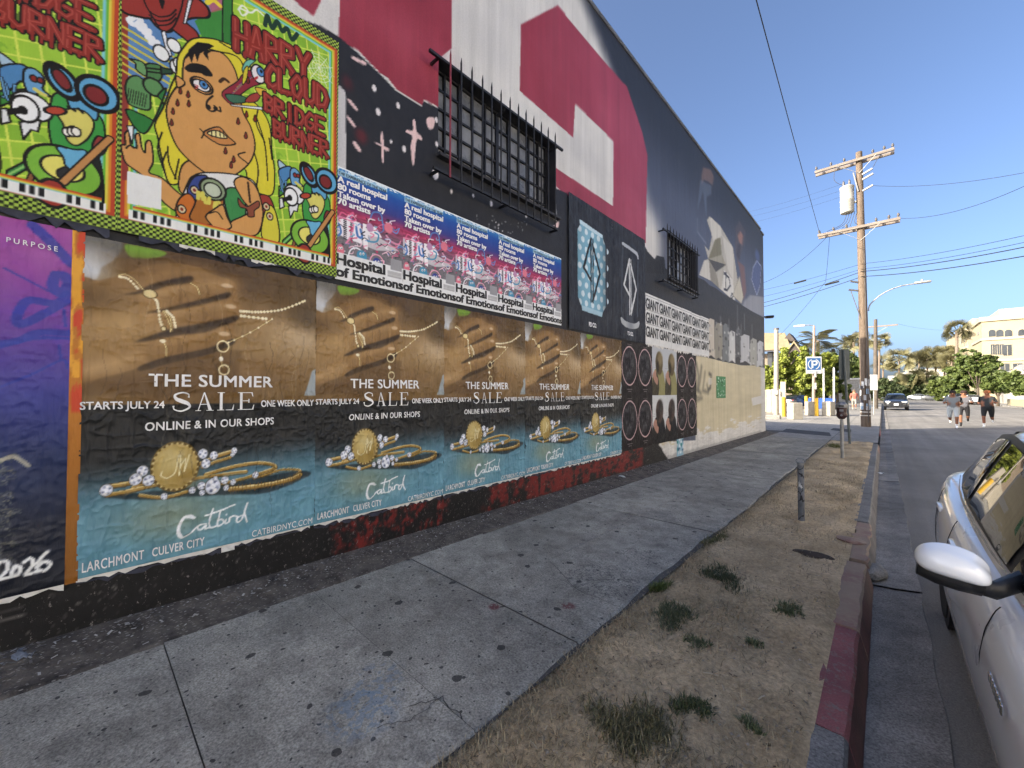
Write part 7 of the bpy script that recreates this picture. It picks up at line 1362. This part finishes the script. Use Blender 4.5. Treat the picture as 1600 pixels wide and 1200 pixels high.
# house with tan gables past the wall corner
hs = thing('tan_house', (0, 0, 0), 'house with tan shingle gables and dark eaves past the wall corner', 'building')
M_rf = mat('tan_shingle', (.26, .21, .125), .9, .15, 3, .3, 20); M_dk = mat('dark_siding', (.06, .05, .045), .8, .2, 4)
def P3(px, py, y): return YP(px, py, y)
e0, e1, r0, r1 = P3(1150, 549, 70), P3(1237, 547, 70), P3(1150, 521, 76), P3(1226, 521, 76)
mb = MB(); mb.prism([e0, e1, r1, r0], (0, .3, .12)); mb.obj('roof_slope', M_rf, hs); mb = MB(); mb.prism([e0-Vector((0, .2, .15)), e1-Vector((0, .2, .15)), e1+Vector((0, -.2, .1)), e0+Vector((0, -.2, .1))], (0, .15, 0)); mb.obj('fascia', M_dk, hs)
g0, g1, g2 = P3(1229, 551, 69), P3(1252, 551, 69), P3(1241, 536, 69); mb = MB(); mb.prism([g0, g1, g2], (0, 4, 0)); mb.obj('gable', M_dk, hs)
for a_, b_ in ((g0, g2), (g2, g1)): mb = MB(); mb.prism([a_+Vector((0, -.3, 0)), b_+Vector((0, -.3, 0)), b_+Vector((0, -.3, .28)), a_+Vector((0, -.3, .28))], (0, 5, 0)); mb.obj('roof_edge', M_rf, hs)
g0, g1, g2 = P3(1222, 533, 74), P3(1243, 533, 74), P3(1233, 520, 74); mb = MB(); mb.prism([g0, g1, g2], (0, 4, 0)); mb.obj('gable', M_dk, hs)
w0, w1 = P3(1150, 600, 71), P3(1236, 549, 71); mb = MB(); mb.box(((w0.x+w1.x)/2, 74, w1.z/2-.3), (w1.x-w0.x, 5, w1.z+.4)); mb.obj('wall', mat('house_wall', (.2, .16, .12), .85, .15, 2), hs); 
for px in (1204, 1212): c0 = P3(px, 563, 71.4); mb = MB(); mb.box(c0, (.8, .1, 2.6)); mb.obj('window', M_glass, hs)
# small white building, fence, house roof at the right edge
c0 = P3(1330, 607, 84); t = thing('white_shed', (c0.x, 86, zg(86)), 'small white flat building between the dark sign post and the big pole', 'building'); mb = MB(); mb.box((0, 0, 1.8), (4.2, 4, 3.8)); mb.obj('wall', mat('shed_white', (.36, .34, .3), .85), t); mb = MB(); mb.cbox((0, 0, 3.8), (4.5, 4.3, .25), .04); mb.obj('roof', M_trim, t); mb = MB(); mb.box((-.7, -2.02, 2.3), (.9, .08, .9)); mb.obj('window', M_glass, t)
t = thing('board_fence', (0, 0, 0), 'pale board fence behind the service post at the lot edge', 'fence')
for i in range(20): x = -13.+i*.36; mb = MB(); mb.cbox((x, 38.5, zg(38)+.95), (.34, .04, 1.9+.06*math.sin(i*5)), .01); mb.obj('board', mat('pale_board', (.34, .31, .25), .85, .12, 4, .3, 30), t)
for zz in (.5, 1.5): mb = MB(); mb.box((-9.6, 38.56, zg(38)+zz), (7.2, .06, .1)); mb.obj('rail', mat('pale_board', (1, 1, 1)), t)
c0 = P3(1600, 577, 92); t = thing('gabled_house', (c0.x+1.5, 95, zg(68)-.2), 'white gabled bungalow with grey roof at the right edge', 'building'); zz = c0.z-zg(68); mb = MB(); mb.box((0, 0, zz/2-.3), (6, 6, zz)); mb.obj('wall', mat('shed_white', (1, 1, 1)), t)
mb = MB(); mb.prism([(-3.4, -3.3, zz-.5), (3.4, -3.3, zz-.5), (2.4, -1.4, zz+.9), (-1.6, -1.4, zz+.9)], (0, .25, .1)); mb.obj('roof', mat('grey_shingle', (.2, .2, .2), .9, .2, 6), t); mb = MB(); mb.prism([(-3.2, -3.4, zz-.5), (-1.2, -3.4, zz-.5), (-2.2, -3.4, zz+.6)], (0, .3, 0)); mb.obj('gable', M_creamt, t)
mb = MB(); mb.cbox((10.2, 64, zg(60)+.35), (.2, 30, .9), .03); o = T(mb.obj('garden_wall', M_cream), 'low cream garden wall along the right-hand pavement', 'wall'); o.location = (1.9, 4, 0)
# a sunlit green verge hides the end of the street
b = YP(1440, 625, 160); 
for i, (px0, px1, pt, y, lb_) in enumerate(((1380, 1430, 600, 190, 'far hedge at the end of the street, left part'), (1425, 1475, 602, 190, 'far hedge at the end of the street, middle part'), (1468, 1520, 600, 190, 'far hedge at the end of the street, right part'), (1310, 1350, 598, 120, 'hedge behind the walker'), (1560, 1660, 590, 120, 'hedge behind the right-hand row'))):
    b = at_px((px0+px1)/2, y); tree('hedge', lb_, b, lobes_px(b, px0, px1, pt, 628, y, 5, 70+i, .3), 4500, .4, (.04, .055, .025), (.15, .16, .07), 400+i, cat='hedge', group='far hedges')
# ------------------------------------------------------------------ dry grass, weeds and litter on the soil strip
def pk(x, y):
    j = min(max(int((y+4)/.05), 0), PKN[0].shape[0]-1); i = min(max(int((x+1.36)/1.12*35), 0), 35); return pk_z(x, y, PKN[0][j, i], PKN[1][j, i])
def blades(name, pts, L, cols_, lean=.9, wd=.0022):
    n = len(pts); g = rng; az = g.uniform(0, 6.283, n); ln = g.uniform(.2, 1., n)*lean; l_ = L*g.uniform(.4, 1.2, n); d_ = np.stack([np.cos(az)*np.sin(ln), np.sin(az)*np.sin(ln), np.cos(ln)], 1); sd = np.stack([-np.sin(az), np.cos(az), np.zeros(n)], 1)*wd*g.uniform(.6, 1.4, (n, 1))
    b = np.array(pts); mid = b+d_*(l_*.55)[:, None]; tip = b+d_*l_[:, None]+np.stack([np.cos(az)*.25*l_*ln, np.sin(az)*.25*l_*ln, -.18*l_*ln], 1)
    P = np.stack([b-sd, b+sd, mid+sd*.8, mid-sd*.8, tip], 1).reshape(-1, 3); me = bpy.data.meshes.new(name); q = []
    for i in range(n): o = i*5; q += [(o, o+1, o+2, o+3), (o+3, o+2, o+4)]
    me.from_pydata(P.tolist(), [], q); me.materials.append(M_leaf); setcol(me, np.repeat(cols_, 5, 0)); return me
def tint(n, a, b): t = rng.random((n, 1)); return np.array(a)*(1-t)+np.array(b)*t
dn = snoise((440, 24), 10, 500, 3)
pts = []
while len(pts) < 24000:
    y = .3+rng.random()**1.7*11; x = rng.uniform(-1.34, -.27); j, i = min(int((y+4)/.05), 439), min(int((x+1.36)/1.12*23), 23); e = math.exp(-((x+1.3)/.12)**2)*1.1+.25*math.exp(-((y-1.1)/.9)**2)*(x < -.55)
    if rng.random() < max(0, (dn[j, i]-.40)*2.6)*.6+e*.8: pts.append((x, y, pk(x, y)-.003))
STUFF(O('dry_grass', blades('dry_grass', pts, .045, tint(len(pts), (.2, .155, .09), (.5, .42, .27)), 1.45)))
pts = []
for _ in range(5200):
    y = .3+rng.random()**1.5*9; x = rng.uniform(-1.3, -.27); pts.append((x, y, pk(x, y)+.004))
STUFF(O('straw_bits', blades('straw_bits', pts, .05, tint(len(pts), (.2, .15, .09), (.5, .42, .28)), 1.6, .0018)))
def clump(label, px, py, rx, ry, n, L, a, b, seed):
    c = GP(px, py); g = np.random.default_rng(seed); sc_ = np.clip(g.normal(size=(9, 2)), -1.4, 1.4)*.5; d_ = sc_[g.integers(0, 9, n)]*g.uniform(.7, 1.1, (n, 1))+np.clip(g.normal(size=(n, 2)), -2.2, 2.2)*.2; P = [(d_[i, 0]*rx, d_[i, 1]*ry, pk(c.x+d_[i, 0]*rx, c.y+d_[i, 1]*ry)-pk(c.x, c.y)-.004) for i in range(n)]; o = T(O('weed_clump', blades('weed_clump', P, L, tint(n, a, b), 1.0, .0028)), label, 'weeds', 'weed clumps in the soil strip'); o.location = (c.x, c.y, pk(c.x, c.y)); o.rotation_euler = (0, 0, 0)
DG, LG = (.07, .085, .04), (.2, .225, .11)
clump('largest dark green weed clump beside the sidewalk edge', 1052, 962, .17, .2, 1500, .045, DG, (.18, .195, .11), 1); clump('bright green weed tuft at the sidewalk edge above the large clump', 1028, 918, .06, .1, 700, .07, (.05, .08, .02), (.17, .2, .06), 2)
clump('weed clump in the middle of the soil strip, below the stub post', 1132, 905, .17, .24, 1100, .05, DG, (.10, .11, .06), 3); clump('pale weeds by the sidewalk edge, furthest back', 1112, 848, .12, .4, 900, .05, (.08, .09, .03), (.22, .2, .09), 4)
clump('small weed tuft near the red kerb', 1232, 962, .1, .1, 420, .045, DG, LG, 5); clump('tiny weed tuft in the bare middle soil', 1085, 1012, .09, .07, 260, .035, DG, LG, 6)
clump('wide brown-green grass patch at the bottom edge', 1000, 1150,   .24, .2, 2000, .042, (.08, .075, .035), (.28, .25, .13), 7); clump('green fleck of grass beside the bottom patch', 1085, 1110, .09, .08, 500, .04, DG, (.13, .15, .06), 8); clump('small weed close to the grey kerb end', 1175, 1138, .05, .04, 200, .035, DG, LG, 9); clump('weed sprig left of the small red-kerb tuft', 1180, 1010, .06, .05, 160, .035, DG, LG, 10)
clump('green turf around the foot of the parking meter', 1300, 697, .3, .6, 700, .08, (.07, .09, .02), (.2, .19, .07), 11)
n = 2600; yv = .2+rng.random(n)**1.5*10; xv = rng.uniform(-1.3, -.27, n); C0 = np.stack([xv, yv, np.array([pk(a_, b_) for a_, b_ in zip(xv, yv)])+.005], 1); a = rng.uniform(0, 6.283, n); U = np.stack([np.cos(a), np.sin(a), rng.uniform(-.4, .4, n)], 1)*rng.uniform(.003, .011, (n, 1)); Vv = np.stack([-np.sin(a), np.cos(a), rng.uniform(-.4, .4, n)], 1)*rng.uniform(.002, .005, (n, 1))
STUFF(O('leaf_litter', quads('leaf_litter', C0, U, Vv, tint(n, (.1, .07, .045), (.5, .42, .3)), M_leaf)))
mbp = MB()
for _ in range(700):
    y = .3+random.random()**1.5*8; x = random.uniform(-1.28, -.28); r_ = random.uniform(.003, .011); z = pk(x, y); mbp.add([(x+r_, y, z), (x, y+r_*.8, z), (x-r_*.9, y, z), (x, y-r_, z), (x+r_*.2, y, z+r_*.8)], [(0, 1, 4), (1, 2, 4), (2, 3, 4), (3, 0, 4)])
STUFF(mbp.obj('pebbles', mat('pebble_stone', (.3, .26, .21), .9, .4, 30), fix=False))
# twigs and scraps
tw = MB()
for i, (px, py, L, a) in enumerate(((1110, 1060, .07, .4), (1190, 1095, .05, 1.2), (1130, 1080, .04, 2.), (1095, 910, .2, -.5), (1060, 945, .14, -.3))):
    c = GP(px, py); d_ = Vector((math.cos(a), math.sin(a), 0))*L; z = pk(c.x, c.y)+.006; mb = MB(); mb.tube([(c.x-d_.x/2, c.y-d_.y/2, z), (c.x, c.y, z+.004), (c.x+d_.x/2, c.y+d_.y/2, z)], .0035, 5); T(mb.obj('twig', mat('pale_straw', (.45, .38, .27), .9)), ('thick pale straw stick in the bare soil', 'short pale stick near the kerb', 'tiny splinter beside the thick straw stick', 'long thin twig above the large weed clump', 'thin twig lying by the large weed clump')[i], 'twig', 'twigs on the soil')
n = 900; g = rng; yv = -.3+g.random(n)**1.3*9; xv = -3.48+np.abs(g.normal(size=n))*.16; ok = xv < -3.05; xv, yv = xv[ok], yv[ok]; n = len(xv)
C0 = np.stack([xv, yv, np.array([zg(y) for y in yv])+.012+.05*np.clip((-3.12-xv)/.4, 0, 1)], 1); a = g.uniform(0, 6.283, n); U = np.stack([np.cos(a), np.sin(a), g.uniform(-.3, .3, n)], 1)*g.uniform(.004, .014, (n, 1)); Vv = np.stack([-np.sin(a), np.cos(a), g.uniform(-.3, .3, n)], 1)*g.uniform(.002, .007, (n, 1))
STUFF(O('litter_flakes', quads('litter_flakes', C0, U, Vv, tint(n, (.06, .05, .045), (.6, .58, .54)), M_leaf)))
for i, (px, py, sx, lb_) in enumerate(((38, 1032, .12, 'crumpled clear plastic at the foot of the black wall, far left'), (972, 748, .1, 'scrap of white paper by the red wall foot'), (355, 856, .05, 'white and yellow scrap stuck under the first sale poster'), (1352, 765, .1, 'white wrapper in the far gutter'), (1376, 742, .1, 'white cup lid in the far gutter'))):
    c = GP(px, py, 0. if i < 3 else -.14); 
    if i == 2: a_, b_ = WP(px, py); c = Vector((WX+.02, a_, b_))
    gg = np.random.default_rng(60+i); P = np.array([[(u*sx, v_*sx*.7, gg.uniform(0, sx*.35)) for u in np.linspace(-.5, .5, 5)] for v_ in np.linspace(-.5, .5, 5)])
    if i == 2: P = P[..., [2, 0, 1]]*np.array([.3, 1.6, 1.])
    o = T(O('litter', grid_mesh('litter', P, mat('litter_white', (.6, .6, .58), .5, .2, 30, 0) if i else mat('litter_clear', (.3, .32, .34), .2, .4, 30, 0), smooth=False)), lb_, 'litter'); o.location = (c.x, c.y, c.z+(.02 if i != 2 else 0))
